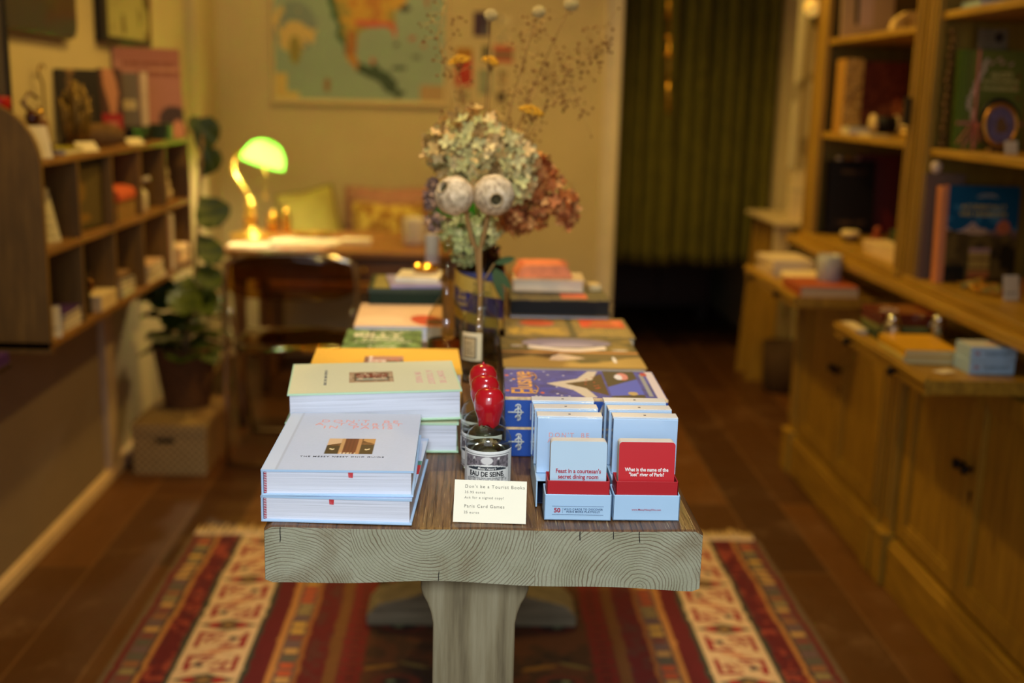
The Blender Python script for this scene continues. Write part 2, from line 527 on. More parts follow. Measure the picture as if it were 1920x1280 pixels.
# ================================================================ RUG
def rug_func(w, h):
    def f(X, Y):
        d = np.minimum(X, w - X)
        mir = X > w / 2
        jit = (vnoise(X * 0, Y, 9, 3) - .5) * .006 + (vnoise(X * 0, Y, 31, 4) - .5) * .003
        d = d + jit
        img = np.zeros(X.shape + (3,)) + carr((66, 40, 20))
        # dark field with scattered motifs
        f1 = fbm(X, Y, 14, 8)
        img = put(img, f1 > .56, (84, 46, 22)); img = put(img, f1 < .38, (44, 26, 16))
        yy = Y - h + .05
        per = .29
        k = np.round(yy / per); yl = yy - k * per
        for sx_ in (-1, 1):
            xc = w / 2 + sx_ * .2
            img = put(img, ell(X, yl, xc, 0, .06, .035), (98, 40, 22)); img = put(img, ell(X, yl, xc, 0, .035, .018), (38, 34, 26))
            img = put(img, ell(X, yl, xc + sx_ * .012, 0, .012, .008), (120, 130, 90))
            img = put(img, ell(X, yl, xc - .05, .07, .05, .01, .3), (130, 90, 30)); img = put(img, ell(X, yl, xc + .04, .08, .04, .008, -.4), (110, 96, 50))
        # bands from the outer edge inwards
        def band(a, b, col, alpha=1.): 
            nonlocal img
            img = put(img, (d >= a) & (d < b), col, alpha)
        band(-.1, .015, (112, 88, 62)); band(.015, .028, (110, 20, 20))
        pal = [(150, 96, 56), (196, 150, 84), (92, 88, 72), (188, 82, 40), (206, 160, 70), (110, 84, 84), (150, 130, 80), (128, 64, 52)]
        def checker(a, b, seed, per_):
            nonlocal img
            band(a, b, (104, 78, 66))
            kk = np.floor(Y / per_ + seed * .37).astype(int)
            rg = np.random.RandomState(seed); tab = rg.randint(0, len(pal), 999)
            fy = Y / per_ + seed * .37 - kk
            m_ = (d > a + .008) & (d < b - .006) & (fy > .16) & (fy < .84)
            ids = tab[kk % 999]
            for i, p in enumerate(pal): img = put(img, m_ & (ids == i), p)
        checker(.028, .078, 2, .037)
        band(.078, .083, (40, 38, 34)); band(.083, .095, (184, 124, 62)); band(.095, .1, (120, 40, 26))
        band(.1, .152, (98, 15, 18))
        img = put(img, (d >= .1) & (d < .152) & (fbm(X, Y, 40, 21) > .6), (150, 60, 40)); img = put(img, (d >= .1) & (d < .152) & (fbm(X, Y, 50, 31) < .33), (84, 30, 34))
        band(.152, .166, (52, 60, 46))
        band(.166, .33, (222, 186, 140))
        dc = d - .248
        cream = (np.abs(dc) < .08)
        # lozenges and red hooked motifs on cream
        lz = (np.abs(yl) / .032 + np.abs(dc) / .078 < 1) & cream
        img = put(img, lz, (78, 72, 52)); img = put(img, (np.abs(yl) / .020 + np.abs(np.abs(dc) - .035) / .022 < 1), (160, 40, 34)); img = put(img, (np.abs(yl) / .018 + np.abs(dc) / .02 < 1), (150, 110, 60))
        yh = np.abs(yl); yv = yl
        u = dc + .0 * yl
        hook = (np.abs(np.abs(dc) - .058) < .007) & (yh > .042) & (yh < .125)
        sgn = np.where(yl * (1 if True else 1) > 0, 1, -1)
        hook |= (np.abs(yh - .05) < .007) & (dc * sgn > .0) & (dc * sgn < .06)
        hook |= (np.abs(yh - .118) < .006) & (dc * sgn < -.0) & (dc * sgn > -.062)
        hook |= (np.abs(dc * sgn + .03 - (yh - .085) * .9) < .006) & (yh > .06) & (yh < .108)
        hook |= (np.abs(dc * sgn - .034 - np.sin(yh * 160) * .006) < .006) & (yh > .06) & (yh < .1)
        img = put(img, hook & cream & (yh > .036), (150, 24, 34))
        img = put(img, cream & ell(dc * sgn, yh, -.03, .075, .011, .012), (70, 66, 62)); img = put(img, cream & ell(dc * sgn, yh, .012, .085, .02, .006, .6), (170, 90, 60))
        img = put(img, cream & ell(dc * sgn, yh, -.01, .138, .03, .006, .2), (196, 120, 80))
        band(.33, .344, (52, 60, 46)); band(.344, .392, (98, 15, 18)); band(.392, .41, (184, 124, 62))
        checker(.41, .458, 5, .037)
        band(.458, .47, (150, 92, 44)); band(.47, .53, (96, 16, 18))
        img = put(img, (d >= .47) & (d < .53) & (fbm(X, Y, 45, 61) > .6), (88, 40, 34))
        band(.53, .56, (112, 70, 30)); band(.56, .625, (100, 34, 22))
        fy = (Y / .046) % 1
        img = put(img, (d > .568) & (d < .617) & (fy > .2) & (fy < .8), (118, 14, 18)); img = put(img, (d > .58) & (d < .605) & (fy > .38) & (fy < .62), (60, 26, 20))
        img *= (.8 + .4 * fbm(X, Y, 120, 77))[..., None]
        return img
    return f
RW, RY0, RY1 = 1.82, .35, 3.44
rug = thing('rug', 'red and cream patterned kilim rug lying under the table', 'rug', (.036, (RY0 + RY1) / 2, 0))
slab('pile', RW, RY1 - RY0, .007, rug_func(RW, RY1 - RY0), Matrix.Translation((-RW / 2, -(RY1 - RY0) / 2, .0075)), rug, res=.0042, m=painted(.95, .5, 400),
     )
random.seed(11)
mb = MB()
for yy, s_ in (((RY1 - RY0) / 2 - .004, 1), (-(RY1 - RY0) / 2 + .004, -1)):
    x = -RW / 2 + .01
    while x < RW / 2 - .01:
        dx = random.uniform(-.015, .015); L = random.uniform(.07, .115)
        mb.tube([(x, yy, .005), (x + dx * .5, yy + s_ * L * .5, .006), (x + dx, yy + s_ * L, .003)], [.0035, .003, .002], 5)
        mb.tube([(x + .004, yy, .005), (x - dx * .8, yy + s_ * L * .8, .004)], [.003, .0018], 5)
        x += .0085
fr = mb.build('fringe', mat((226, 196, 150), .9), rug); fr['kind'] = 'stuff'

# ================================================================ TABLE
def endgrain():
    m, nt, bs = base('weathered_end_grain')
    tc = nt.nodes.new('ShaderNodeTexCoord'); sp = nt.nodes.new('ShaderNodeSeparateXYZ')
    nt.links.new(tc.outputs['Object'], sp.inputs[0])
    x, z = sp.outputs[0], sp.outputs[2]
    nz = noise(nt, coords(nt, (1, .1, 1)), 22, 3)
    def dist(px, pz, sx_):
        a = math_(nt, 'MULTIPLY', math_(nt, 'SUBTRACT', x, px), sx_); b = math_(nt, 'SUBTRACT', z, pz)
        d_ = math_(nt, 'SQRT', math_(nt, 'ADD', math_(nt, 'MULTIPLY', a, a), math_(nt, 'MULTIPLY', b, b)))
        return math_(nt, 'ADD', d_, math_(nt, 'MULTIPLY', nz, .012))
    d1, d2, d3 = dist(-.236, -.098, 1.0), dist(-.069, .004, .9), dist(.186, -.072, .92)
    s1 = math_(nt, 'GREATER_THAN', x, -.158); s2 = math_(nt, 'GREATER_THAN', x, .06)
    def sel(a, b, s): return math_(nt, 'ADD', math_(nt, 'MULTIPLY', a, math_(nt, 'SUBTRACT', 1.0, s)), math_(nt, 'MULTIPLY', b, s))
    d = sel(sel(d1, d2, s1), d3, s2)
    dw = math_(nt, 'ADD', d, math_(nt, 'MULTIPLY', math_(nt, 'SINE', math_(nt, 'MULTIPLY', d, 150)), .0016))
    ring = math_(nt, 'POWER', math_(nt, 'ADD', math_(nt, 'MULTIPLY', math_(nt, 'SINE', math_(nt, 'MULTIPLY', dw, 2 * PI / .0037)), .5), .5), 7)
    patch = noise(nt, coords(nt, (1, .1, 1)), 9, 4)
    fine = noise(nt, coords(nt, (1, .1, 1)), 420, 3, .7)
    colr = ramp(nt, patch, [(.3, c(122, 106, 76)), (.48, c(158, 154, 128)), (.62, c(146, 142, 114)), (.75, c(128, 112, 82))])
    colr = mix(nt, colr, c(178, 180, 156), math_(nt, 'MULTIPLY', ramp(nt, fine, [(.5, (0, 0, 0, 1)), (.75, (1, 1, 1, 1))]), .5))
    fr_ = ramp(nt, noise(nt, coords(nt, (1, .1, 1)), 30, 3), [(.32, (.12, .12, .12, 1)), (.62, (.85, .85, .85, 1))])
    colr = mix(nt, colr, c(96, 72, 46), math_(nt, 'MULTIPLY', ring, fr_))
    # drying cracks
    crack = None
    for cx, z0, z1, wv in ((-.241, -.02, .01, .0006), (.112, -.014, .01, .0007), (.152, -.012, .01, .0006), (.183, -.016, .01, .0006), (-.055, -.08, -.055, .0005)):
        a = math_(nt, 'ABSOLUTE', math_(nt, 'SUBTRACT', math_(nt, 'ADD', x, math_(nt, 'MULTIPLY', math_(nt, 'SUBTRACT', nz, .5), .01)), cx))
        mk = math_(nt, 'MULTIPLY', math_(nt, 'LESS_THAN', a, wv), math_(nt, 'MULTIPLY', math_(nt, 'GREATER_THAN', z, z0), math_(nt, 'LESS_THAN', z, z1)))
        crack = mk if crack is None else math_(nt, 'MAXIMUM', crack, mk)
    colr = mix(nt, colr, c(28, 20, 14), crack)
    nt.links.new(colr, bs.inputs['Base Color'])
    bs.inputs['Roughness'].default_value = .8
    h = math_(nt, 'SUBTRACT', math_(nt, 'MULTIPLY', fine, .5), math_(nt, 'ADD', math_(nt, 'MULTIPLY', ring, .6), crack))
    bump(nt, h, .6, .0012, bs)
    return m
def tabletop_mat():
    m, nt, bs = base('worn_pine_tabletop')
    g1 = noise(nt, coords(nt, (60, 3.2, 8)), 3.0, 6, .65)
    g2 = noise(nt, coords(nt, (210, 7, 20)), 2.0, 4, .7)
    col = ramp(nt, g1, [(.28, c(52, 32, 16)), (.5, c(98, 64, 34)), (.72, c(134, 94, 56))])
    sc = ramp(nt, g2, [(.58, (0, 0, 0, 1)), (.68, (1, 1, 1, 1))])
    sp = nt.nodes.new('ShaderNodeSeparateXYZ'); tc = nt.nodes.new('ShaderNodeTexCoord'); nt.links.new(tc.outputs['Object'], sp.inputs[0])
    edge = ramp(nt, sp.outputs[1], [(0, (1, 1, 1, 1)), (.16, (.22, .22, .22, 1))])
    col = mix(nt, col, c(190, 160, 112), math_(nt, 'MULTIPLY', math_(nt, 'MULTIPLY', sc, edge), .8))
    dk = ramp(nt, noise(nt, coords(nt, (130, 2, 10)), 2.4, 3, .6), [(.36, (1, 1, 1, 1)), (.44, (0, 0, 0, 1))])
    col = mix(nt, col, c(30, 18, 10), math_(nt, 'MULTIPLY', dk, .75))
    nt.links.new(col, bs.inputs['Base Color'])
    bs.inputs['Roughness'].default_value = .42
    bump(nt, math_(nt, 'SUBTRACT', g1, dk), .35, .002, bs)
    return m
TX, TY, TZ = .022, 1.263, .9
tb = thing('display_table', 'long narrow weathered timber trestle table with thick plank top', 'table', (TX, TY, 0))
# slab with an uneven sawn outline at the ends, front face at y = 0
nxs = 60; L = 1.82
vs_, fs = [], []
rows = [(0, 1), (.004, 0), (L - .004, 0), (L, 1)]
def zedge(x, top):
    if top: return TZ - .0015 * abs(math.sin(x * 13)) - (.0045 if abs(x) > .257 else 0)
    return TZ - .0735 + .004 * math.cos((x + .08) * 9) - .0015 * math.sin(x * 30) + (.004 if abs(x) > .257 else 0)
prof = []
for i in range(nxs + 1):
    x = -.2595 + .519 * i / nxs
    prof.append((x, zedge(x, True)))
low = [(x, zedge(x, False)) for x, _ in prof][::-1]
out = prof + low
n = len(out)
for (yy, ins) in rows:
    for (a, b) in out:
        ca, cb = 0, TZ - .036
        k = 1 - ins * .012
        vs_.append((a * (1 - ins * .004), yy, cb + (b - cb) * (1 - ins * .035)))
mi = []
for r_ in range(3):
    for i in range(n):
        j = (i + 1) % n
        fs.append((r_ * n + i, r_ * n + j, (r_ + 1) * n + j, (r_ + 1) * n + i))
mb = MB(); mb.add(vs_, fs, 1)
for r_, rv in ((0, True), (3, False)):
    quads = []
    for i in range(nxs):
        a, b = r_ * n + i, r_ * n + i + 1; d_, e = r_ * n + (n - 1 - i), r_ * n + (n - 2 - i)
        quads.append((a, d_, e, b) if rv else (a, b, e, d_))
    for q in quads: mb.f.append(q); mb.mi.append(0); mb.sm.append(False)
me_off = Matrix.Translation((0, 0, -TZ))
mb.v = [(a, b, z - TZ) for a, b, z in mb.v]
top = mb.build('tabletop', [endgrain(), tabletop_mat()], tb); top.location = (0, 0, TZ)
M_leg = wood((84, 70, 46), (164, 152, 120), 'Z', 3, .8, 14, .4, mid=(136, 122, 90))
M_foot = wood((96, 86, 66), (160, 150, 124), 'X', 4, .8, 16, .4)
def pedestal(y0):
    zt = TZ - .0715
    pr = [(.0695, zt), (.0695, zt - .052), (.0665, zt - .062), (.061, zt - .072), (.0565, zt - .085), (.0535, zt - .10), (.0535, .30), (.058, .22), (.072, .15), (.075, .1)]
    outl = [(a, b) for a, b in pr] + [(-a, b) for a, b in pr[::-1]]
    o = MB().prism(outl, y0, y0 + .105).build('leg', M_leg, tb, .004)
    o.location.x = -.01
    ft = [(-.28, .0), (.28, .0), (.28, .03), (.25, .06), (.15, .085), (.09, .115), (.076, .15), (-.076, .15), (-.09, .115), (-.15, .085), (-.25, .06), (-.28, .03)]
    o2 = MB().prism([(a, b + .009) for a, b in ft], y0 - .012, y0 + .117).build('foot', M_foot, tb, .004); o2.location.x = -.004
pedestal(.10); pedestal(1.56)
MB().box(-.03, .02, .205, 1.56, .24, .34).build('stretcher', M_foot, tb, .004)
# ================================================================ BOOKS AND PAPER GOODS
def face_top(w, h, z): return Matrix.Translation((-w / 2, -h / 2, z))
def book(name, label, w, d, t, loc, rz, cover, func=None, pages=(226, 226, 236), group=None, cat='book', spine=None, res=.0015, ct=.0026, over=.003, hard=True, rough=.55, round_spine=False):
    """book lying flat: spine at -x, head towards +y; origin at the middle of its underside"""
    o = thing(name, label, cat, loc, rz, group)
    cm = mat(cover, rough, var=.05)
    if hard:
        bx('back_cover', -w / 2, w / 2, -d / 2, d / 2, 0, ct, cm, o, .0006)
        sp = MB().box(-w / 2, -w / 2 + ct, -d / 2, d / 2, .0004, t - .0004).build('spine', mat(spine or cover, rough, var=.05), o, .0009)
        pg = bx('pages', -w / 2 + ct + .0004, w / 2 - over, -d / 2 + over, d / 2 - over, ct, t - ct, pages_mat(pages), o)
    else:
        bx('back_cover', -w / 2, w / 2, -d / 2, d / 2, 0, .0006, cm, o)
        sp = bx('spine', -w / 2, -w / 2 + .0008, -d / 2, d / 2, .0006, t - .0006, mat(spine or cover, rough, var=.05), o)
        pg = bx('pages', -w / 2 + .0009, w / 2 - .0004, -d / 2 + .0004, d / 2 - .0004, .0006, t - .0006, pages_mat(pages), o)
        ct = .0006
    fc = slab('front_cover', w, d, ct, func or flat(cover), face_top(w, d, t), o, res, painted(rough))
    return o

def upright(o, rz, lean=0):   # stands a book on its tail, front cover facing -Y, spine at the left
    o.rotation_euler = (PI / 2 - lean, 0, rz)
    return o

# --- colour fields of the guide's covers
def photo_curtain(img, X, Y, x0, x1, y0, y1):
    w, h = x1 - x0, y1 - y0; u = (X - x0) / w; v = (Y - y0) / h
    r = rect(X, Y, x0, x1, y0, y1)
    img = put(img, r, (92, 52, 26))
    img = put(img, r & (fbm(X, Y, 260, 4) > .5), (120, 74, 40))
    img = put(img, r & (u < .35) & (v > .55 + .5 * (u * 1.0)), (214, 176, 136)); img = put(img, r & (u > .75) & (v > 1.5 - .85 * u), (190, 140, 84))
    img = put(img, r & (u < .3) & (v < .55 - .1 * u), (44, 28, 18)); img = put(img, r & (u > .72) & (v < .6), (48, 30, 18))
    img = put(img, r & (np.abs(u - .33) < .045), (196, 146, 96)); img = put(img, r & (np.abs(u - .68) < .045), (186, 132, 84))
    img = put(img, r & (np.abs(u - .5) < .13), (104, 36, 22)); img = put(img, r & (np.abs(u - .5) < .13) & ((X * 900 % 1) < .25), (86, 26, 16))
    img = put(img, r & (v < .09) & ((u * 26 % 1) < .55) & (np.abs(u - .5) < .2), (222, 190, 150))
    for uu in (.14, .86):
        img = put(img, r & (np.abs(v - .28 - .9 * np.abs(u - uu)) < .035) & (np.abs(u - uu) < .055), (240, 214, 160))
    return img
BW, BD, BT = .178, .243, .0325
def blue_cover(X, Y):
    img = np.zeros(X.shape + (3,)) + carr((188, 200, 224))
    img = img * (.96 + .08 * fbm(X, Y, 500, 3))[..., None]
    img = put(img, X < .016, (196, 208, 228)); img = put(img, (X > .016) & (X < .0185), (176, 186, 206))
    edge = (X < .0012) | (X > BW - .0012) | (Y < .0012) | (Y > BD - .0012)
    img = put(img, edge, (170, 198, 226))
    return photo_curtain(img, X, Y, BW / 2 - .024, BW / 2 + .036, .062, .125)
def green_cover(X, Y):
    img = np.zeros(X.shape + (3,)) + carr((218, 214, 176))
    img = img * (.96 + .08 * fbm(X, Y, 500, 3))[..., None]
    edge = (X < .0016) | (X > BW - .0016) | (Y < .0016) | (Y > BD - .0016)
    img = put(img, edge, (186, 216, 180))
    x0, x1, y0, y1 = BW / 2 - .03, BW / 2 + .034, .085, .150
    r = rect(X, Y, x0, x1, y0, y1); u = (X - x0) / (x1 - x0); v = (Y - y0) / (y1 - y0)
    img = put(img, r, (170, 140, 110)); img = put(img, r & (u > .12) & (u < .88) & (v > .1) & (v < .9), (92, 70, 56))
    img = put(img, r & (u > .2) & (u < .55) & (v > .15) & (v < .85), (120, 30, 34)); img = put(img, r & (u > .6) & (u < .8) & (v > .15) & (v < .85), (150, 150, 132))
    img = put(img, r & (np.abs(u - .58) < .02), (60, 40, 30)); img = put(img, r & (fbm(X, Y, 240, 7) > .62), (200, 170, 140))
    return img
def yellow_cover(X, Y):
    img = np.zeros(X.shape + (3,)) + carr((236, 178, 62))
    img = img * (.96 + .08 * fbm(X, Y, 500, 3))[..., None]
    x0, x1, y0, y1 = BW / 2 - .03, BW / 2 + .06, .085, .150
    r = rect(X, Y, x0, x1, y0, y1); u = (X - x0) / (x1 - x0); v = (Y - y0) / (y1 - y0)
    img = put(img, r, (110, 84, 70)); img = put(img, r & (v > .1) & (v < .55) & (u < .5 + v * .5), (222, 202, 186))
    img = put(img, r & (u < .3) & (v > .2), (176, 130, 110)); img = put(img, r & (np.abs(u - .6 - .2 * v) < .06), (52, 38, 32)); img = put(img, r & (fbm(X, Y, 200, 9) > .6), (196, 120, 96))
    return img
T_pink = mat((222, 160, 158), .5, var=.03); T_dark = mat((70, 74, 84), .6); T_red = mat((176, 30, 40), .5, var=.03)

def guide_text(o, t, dirx=True, col=T_pink, size=.0168):
    Z = t + .0001
    text("DON'T  BE", size, frame((.008, .081, Z)), col, o, 'title', .006, spacing=1.35)
    text("A  TOURIST", size, frame((.008, .067, Z)), col, o, 'title', .006, spacing=1.35)
    text("IN  PARIS", size, frame((.008, .053, Z)), col, o, 'title', .006, spacing=1.35)
def extras(o, t, rib_x, ribbon=True):
    hb = MB()
    k = 0; z = .003
    while z < t - .004:
        hb.add([(-BW / 2 + .0030, -BD / 2 + .0021, z), (-BW / 2 + .0062, -BD / 2 + .0021, z + .0007), (-BW / 2 + .0062, -BD / 2 + .0021, z + .0017), (-BW / 2 + .0030, -BD / 2 + .0021, z + .0010),
                (-BW / 2 + .0030, -BD / 2 + .0031, z), (-BW / 2 + .0062, -BD / 2 + .0031, z + .0007), (-BW / 2 + .0062, -BD / 2 + .0031, z + .0017), (-BW / 2 + .0030, -BD / 2 + .0031, z + .0010)],
               [(0, 1, 2, 3), (4, 7, 6, 5), (0, 4, 5, 1), (3, 2, 6, 7), (1, 5, 6, 2), (0, 3, 7, 4)])
        z += .0021
    hb.build('headband', mat((170, 30, 50), .6), o)
    if ribbon:
        zz = t - .0035
        MB().add([(rib_x, -BD / 2 + .0024, zz), (rib_x + .006, -BD / 2 + .0024, zz), (rib_x + .0056, -BD / 2 + .0014, zz - .0062), (rib_x + .0007, -BD / 2 + .0012, zz - .0056),
                  (rib_x, -BD / 2 + .003, zz), (rib_x + .006, -BD / 2 + .003, zz), (rib_x + .0056, -BD / 2 + .002, zz - .0062), (rib_x + .0007, -BD / 2 + .0018, zz - .0056)],
                 [(0, 1, 2, 3), (4, 7, 6, 5), (0, 4, 5, 1), (1, 5, 6, 2), (2, 6, 7, 3), (3, 7, 4, 0)]).build('ribbon', mat((190, 24, 34), .4), o)
GB = 'pale blue guide books in the front stack'
b1 = book('book', 'pale blue hardback at the bottom of the front stack, red flash on its edge', BW, BD, BT, (-.1485, 1.394, TZ), R(-2.4), (176, 204, 232), blue_cover)
extras(b1, BT, -.009)
slab('index_tab', .012, .052, .0002, lambda X, Y: put(flat((196, 36, 40))(X, Y), Y > .036, (70, 130, 120)), frame((BW / 2 - .0122, -.03, BT + .0002)), b1)
b2 = book('book', 'pale blue hardback on top of the front stack, small photo and pink title', BW, BD, BT, (-.153, 1.396, TZ + BT + .0003), R(.4), (176, 204, 232), blue_cover)
extras(b2, BT, .012)
guide_text(b2, BT)
text('THE MESSY NESSY CHIC GUIDE', .0062, frame((0, -.071, BT + .0001)), T_dark, b2, 'subtitle', .004, spacing=1.2)

GT = .0435
g1 = book('book', 'cream book with green edges, lower one of the second stack', BW, BD, GT, (-.138, 1.634, TZ), R(-90 + 2), (188, 222, 182), green_cover)
g2 = book('book', 'cream book with green edges and dark red photo, on top of its stack', BW, BD, GT, (-.139, 1.633, TZ + GT), R(-90 + 5), (188, 222, 182), green_cover)
g2.rotation_euler = (R(.9), 0, R(-90 + 6))
g2.location.z += .0020
for o in (g2,):
    for i, s_ in enumerate(["DON'T BE", "A TOURIST", "IN PARIS"]):
        text(s_, .0135, frame((.012, .098 - i * .017, GT + .0001)), T_pink, o, 'title', .006, spacing=1.25)
    text('THE MESSY NESSY CHIC GUIDE', .0055, frame((0, -.071, GT + .0001)), T_dark, o, 'subtitle', .003, spacing=1.2)
y1 = book('book', 'mustard yellow hardback beneath another yellow one, behind the cream books', BW, BD, .0325, (-.135, 1.832, TZ), R(-90), (226, 170, 56), yellow_cover)
y2 = book('book', 'mustard yellow hardback with a photo window, topmost behind the cream books', BW, BD, .0325, (-.137, 1.838, TZ + .0328), R(-90 + 3), (226, 170, 56), yellow_cover)

# --- novel, pink book, dark green box at the left rear
def novel(X, Y):
    img = np.zeros(X.shape + (3,)) + carr((84, 116, 62)); n_ = fbm(X, Y, 60, 14)
    img = put(img, n_ > .55, (120, 150, 86)); img = put(img, n_ < .36, (58, 84, 44)); return img
n1 = book('paperback', 'green paperback with large cream lettering behind the yellow books', .15, .20, .028, (-.168, 2.168, TZ), R(2), (96, 128, 70), novel, hard=False)
Tc = mat((236, 226, 190), .6, var=.02)
text('THE MAGNIFICENT', .012, frame((0, .08, .0282)), Tc, n1, 'lettering', .01)
text('BILLY', .040, frame((-.012, .042, .0282)), Tc, n1, 'title', .03)
text('MAKES', .026, frame((.0, .008, .0282)), Tc, n1, 'title', .02)
text('A STORY OF PARIS', .013, frame((0, -.02, .0282)), Tc, n1, 'lettering', .01)
text('a novel', .018, frame((.0, -.06, .0282)), Tc, n1, 'lettering', .01)
def pinkb(X, Y):
    img = flat((236, 198, 160))(X, Y); img = put(img, ell(X, Y, .05, .06, .05, .05), (240, 210, 170))
    img = put(img, ell(X, Y, .15, .06, .034, .06, .3), (206, 70, 40)); img = put(img, ell(X, Y, .165, .045, .02, .035), (96, 50, 36)); return img
p1 = book('book', 'thick pale pink book with an orange red picture, under the dark green box', .18, .25, .034, (-.150, 2.40, TZ), R(2), (232, 198, 170), pinkb)
db = thing('keepsake_box', 'dark green box at the rear left of the table', 'box', (-.148, 2.615, TZ + .034), R(2))
MB().box(-.082, .082, -.10, .10, 0, .026).build('base', mat((7, 34, 14), .6, spec=.3), db, .001)
def lidf(X, Y):
    img = flat((26, 46, 20))(X, Y)
    img = put(img, rect(X, Y, .01, .05, .01, .19), (150, 138, 76)); img = put(img, rect(X, Y, .058, .158, .015, .185), (206, 128, 92))
    img = put(img, ((X * 60 % 1) < .16) & (X > .055), (40, 60, 34)); return img
slab('lid', .168, .204, .010, lidf, Matrix.Translation((-.084, -.102, .036)), db, .002)
for i, (x, y, w, d, t, rz, col, lb) in enumerate([(-.13, 2.60, .12, .16, .006, 8, (160, 150, 196), 'lilac leaflet lying on the dark green box'), (-.118, 2.61, .10, .12, .012, -4, (238, 226, 200), 'cream card pack on top of the lilac leaflet')]):
    o = thing('leaflet' if i == 0 else 'card_pack', lb, 'leaflet' if i == 0 else 'cards', (x, y, TZ + .0705 + (.0065 if i else 0)), R(rz))
    MB().box(-w / 2, w / 2, -d / 2, d / 2, 0, t).build('sheets', mat(col, .6), o, .0005)
    MB().box(-w / 2 + .01, w / 2 - .02, -d / 2 + .02, -d / 2 + .028, t, t + .0004).build('printed_band', mat((120, 100, 110), .6), o)
o = thing('coin_dish', 'small brass ring dish resting on the cream card pack', 'dish', (-.105, 2.64, TZ + .089))
MB().lathe([(.012, 0), (.026, .004), (.032, .016), (.030, .016), (.024, .006), (.002, .004)], 28).build('dish', brs, o)
cd = thing('pillar_candle', 'tall white tube candle at the rear of the table beside the lilac leaflet', 'candle', (-.099, 2.86, TZ))
MB().lathe([(.0165, 0), (.0175, .002), (.0175, .150), (.016, .153), (.003, .151)], 28).build('wax', mat((226, 206, 198), .5, var=.03), cd)
MB().lathe([(.0178, .10), (.0178, .1515)], 28, cap=False).build('cap_band', mat((250, 240, 214), .4), cd)
MB().tube([(0, 0, .15), (.001, 0, .158)], .0009, 6).build('wick', mat((40, 30, 20), .8), cd)

# --- elusive books
EW, ED, ET = .168, .229, .0425
def elusive(X, Y):
    img = np.zeros(X.shape + (3,)) + carr((38, 50, 146)); n_ = fbm(X, Y, 70, 2)
    img = put(img, n_ > .62, (50, 62, 162)); img = put(img, n_ < .33, (28, 38, 118))
    w, h = EW, ED
    # snowy roof and dark tower, drawn with the head to +y
    snow = poly(X, Y, [(.01, .115), (.05, .13), (.085, .168), (.115, .12), (.165, .10), (.165, .085), (.11, .098), (.086, .14), (.06, .11), (.01, .098)])
    dark = poly(X, Y, [(.052, .112), (.085, .145), (.115, .108), (.15, .08), (.02, .08)])
    img = put(img, dark, (62, 32, 22)); img = put(img, snow, (214, 194, 168))
    rg = np.random.RandomState(5)
    for k in range(16):
        x, y = rg.uniform(.03, .14), rg.uniform(.085, .125)
        img = put(img, dark & ell(X, Y, x, y, .0022, .0022), (170, 50, 40))
    img = put(img, rect(X, Y, 0, w, .03, .078), (46, 36, 34)); img = put(img, poly(X, Y, [(.02, .078), (.07, .078), (.12, .03), (.03, .03)]), (60, 84, 190))
    img = put(img, ell(X, Y, .135, .05, .022, .009), (222, 130, 120)); img = put(img, ell(X, Y, .13, .056, .016, .006), (236, 226, 220)); img = put(img, ell(X, Y, .035, .045, .010, .007), (196, 160, 100))
    img = put(img, rect(X, Y, .02, .15, .018, .024), (150, 150, 150)); img = put(img, rect(X, Y, 0, w, 0, .013), (222, 202, 196)); img = put(img, rect(X, Y, .14, .16, .012, .02), (190, 50, 50))
    for k in range(26):
        x, y = rg.uniform(.01, .16), rg.uniform(.13, .225)
        img = put(img, ell(X, Y, x, y, .0018, .0018), (230, 226, 220) if k % 3 else (36, 46, 110))
    for (x, y) in ((.03, .175), (.13, .19), (.13, .225), (.04, .225)):
        img = put(img, ell(X, Y, x, y, .005, .003), (206, 84, 60))
    return img
Tg = mat((220, 160, 84), .4, .2, var=.1); Ts = mat((206, 206, 196), .4, var=.05)
def elusive_book(label, loc, rz):
    o = book('book', label, EW, ED, ET, loc, rz, (28, 74, 160), elusive, pages=(226, 214, 190), ct=.0022, group=None, rough=.6)
    # gold rim along the spine-side joint; spine turned to the shopper carries the title
    sp = Matrix.Translation((-EW / 2 - .0001, 0, 0))
    F = frame((-EW / 2 - .0002, 0, 0), (0, -1, 0), (0, 0, 1))
    text('ELUSIVE', .034, F @ Matrix.Translation((-.018, .0215, 0)), mat((214, 206, 190), .4), o, 'title', .012, sx=.95, spacing=1.12)
    for s_ in (-1, 1):
        mb = MB()
        for k, (dy, r_) in enumerate(((0, .005), (.008, .0035), (-.008, .0035))):
            mb.tube([(-EW / 2 - .0004, s_ * .096 + r_ * 1.0 * math.cos(t_), .0215 + dy + r_ * math.sin(t_)) for t_ in [i * PI / 5 for i in range(9)]], .0011, 6)
        mb.tube([(-EW / 2 - .0004, s_ * .088, .0215), (-EW / 2 - .0004, s_ * .11, .0215)], .0011, 6)
        mb.tube([(-EW / 2 - .0004, s_ * .096, .012), (-EW / 2 - .0004, s_ * .096, .031)], .0011, 6)
        mb.build('spine_ornament', Ts, o)
    MB().box(-EW / 2 - .0003, -EW / 2 + .004, -ED / 2, ED / 2, ET - .003, ET + .0003).build('gold_joint', mat((226, 190, 140), .4, var=.3, scale=120), o)
    return o
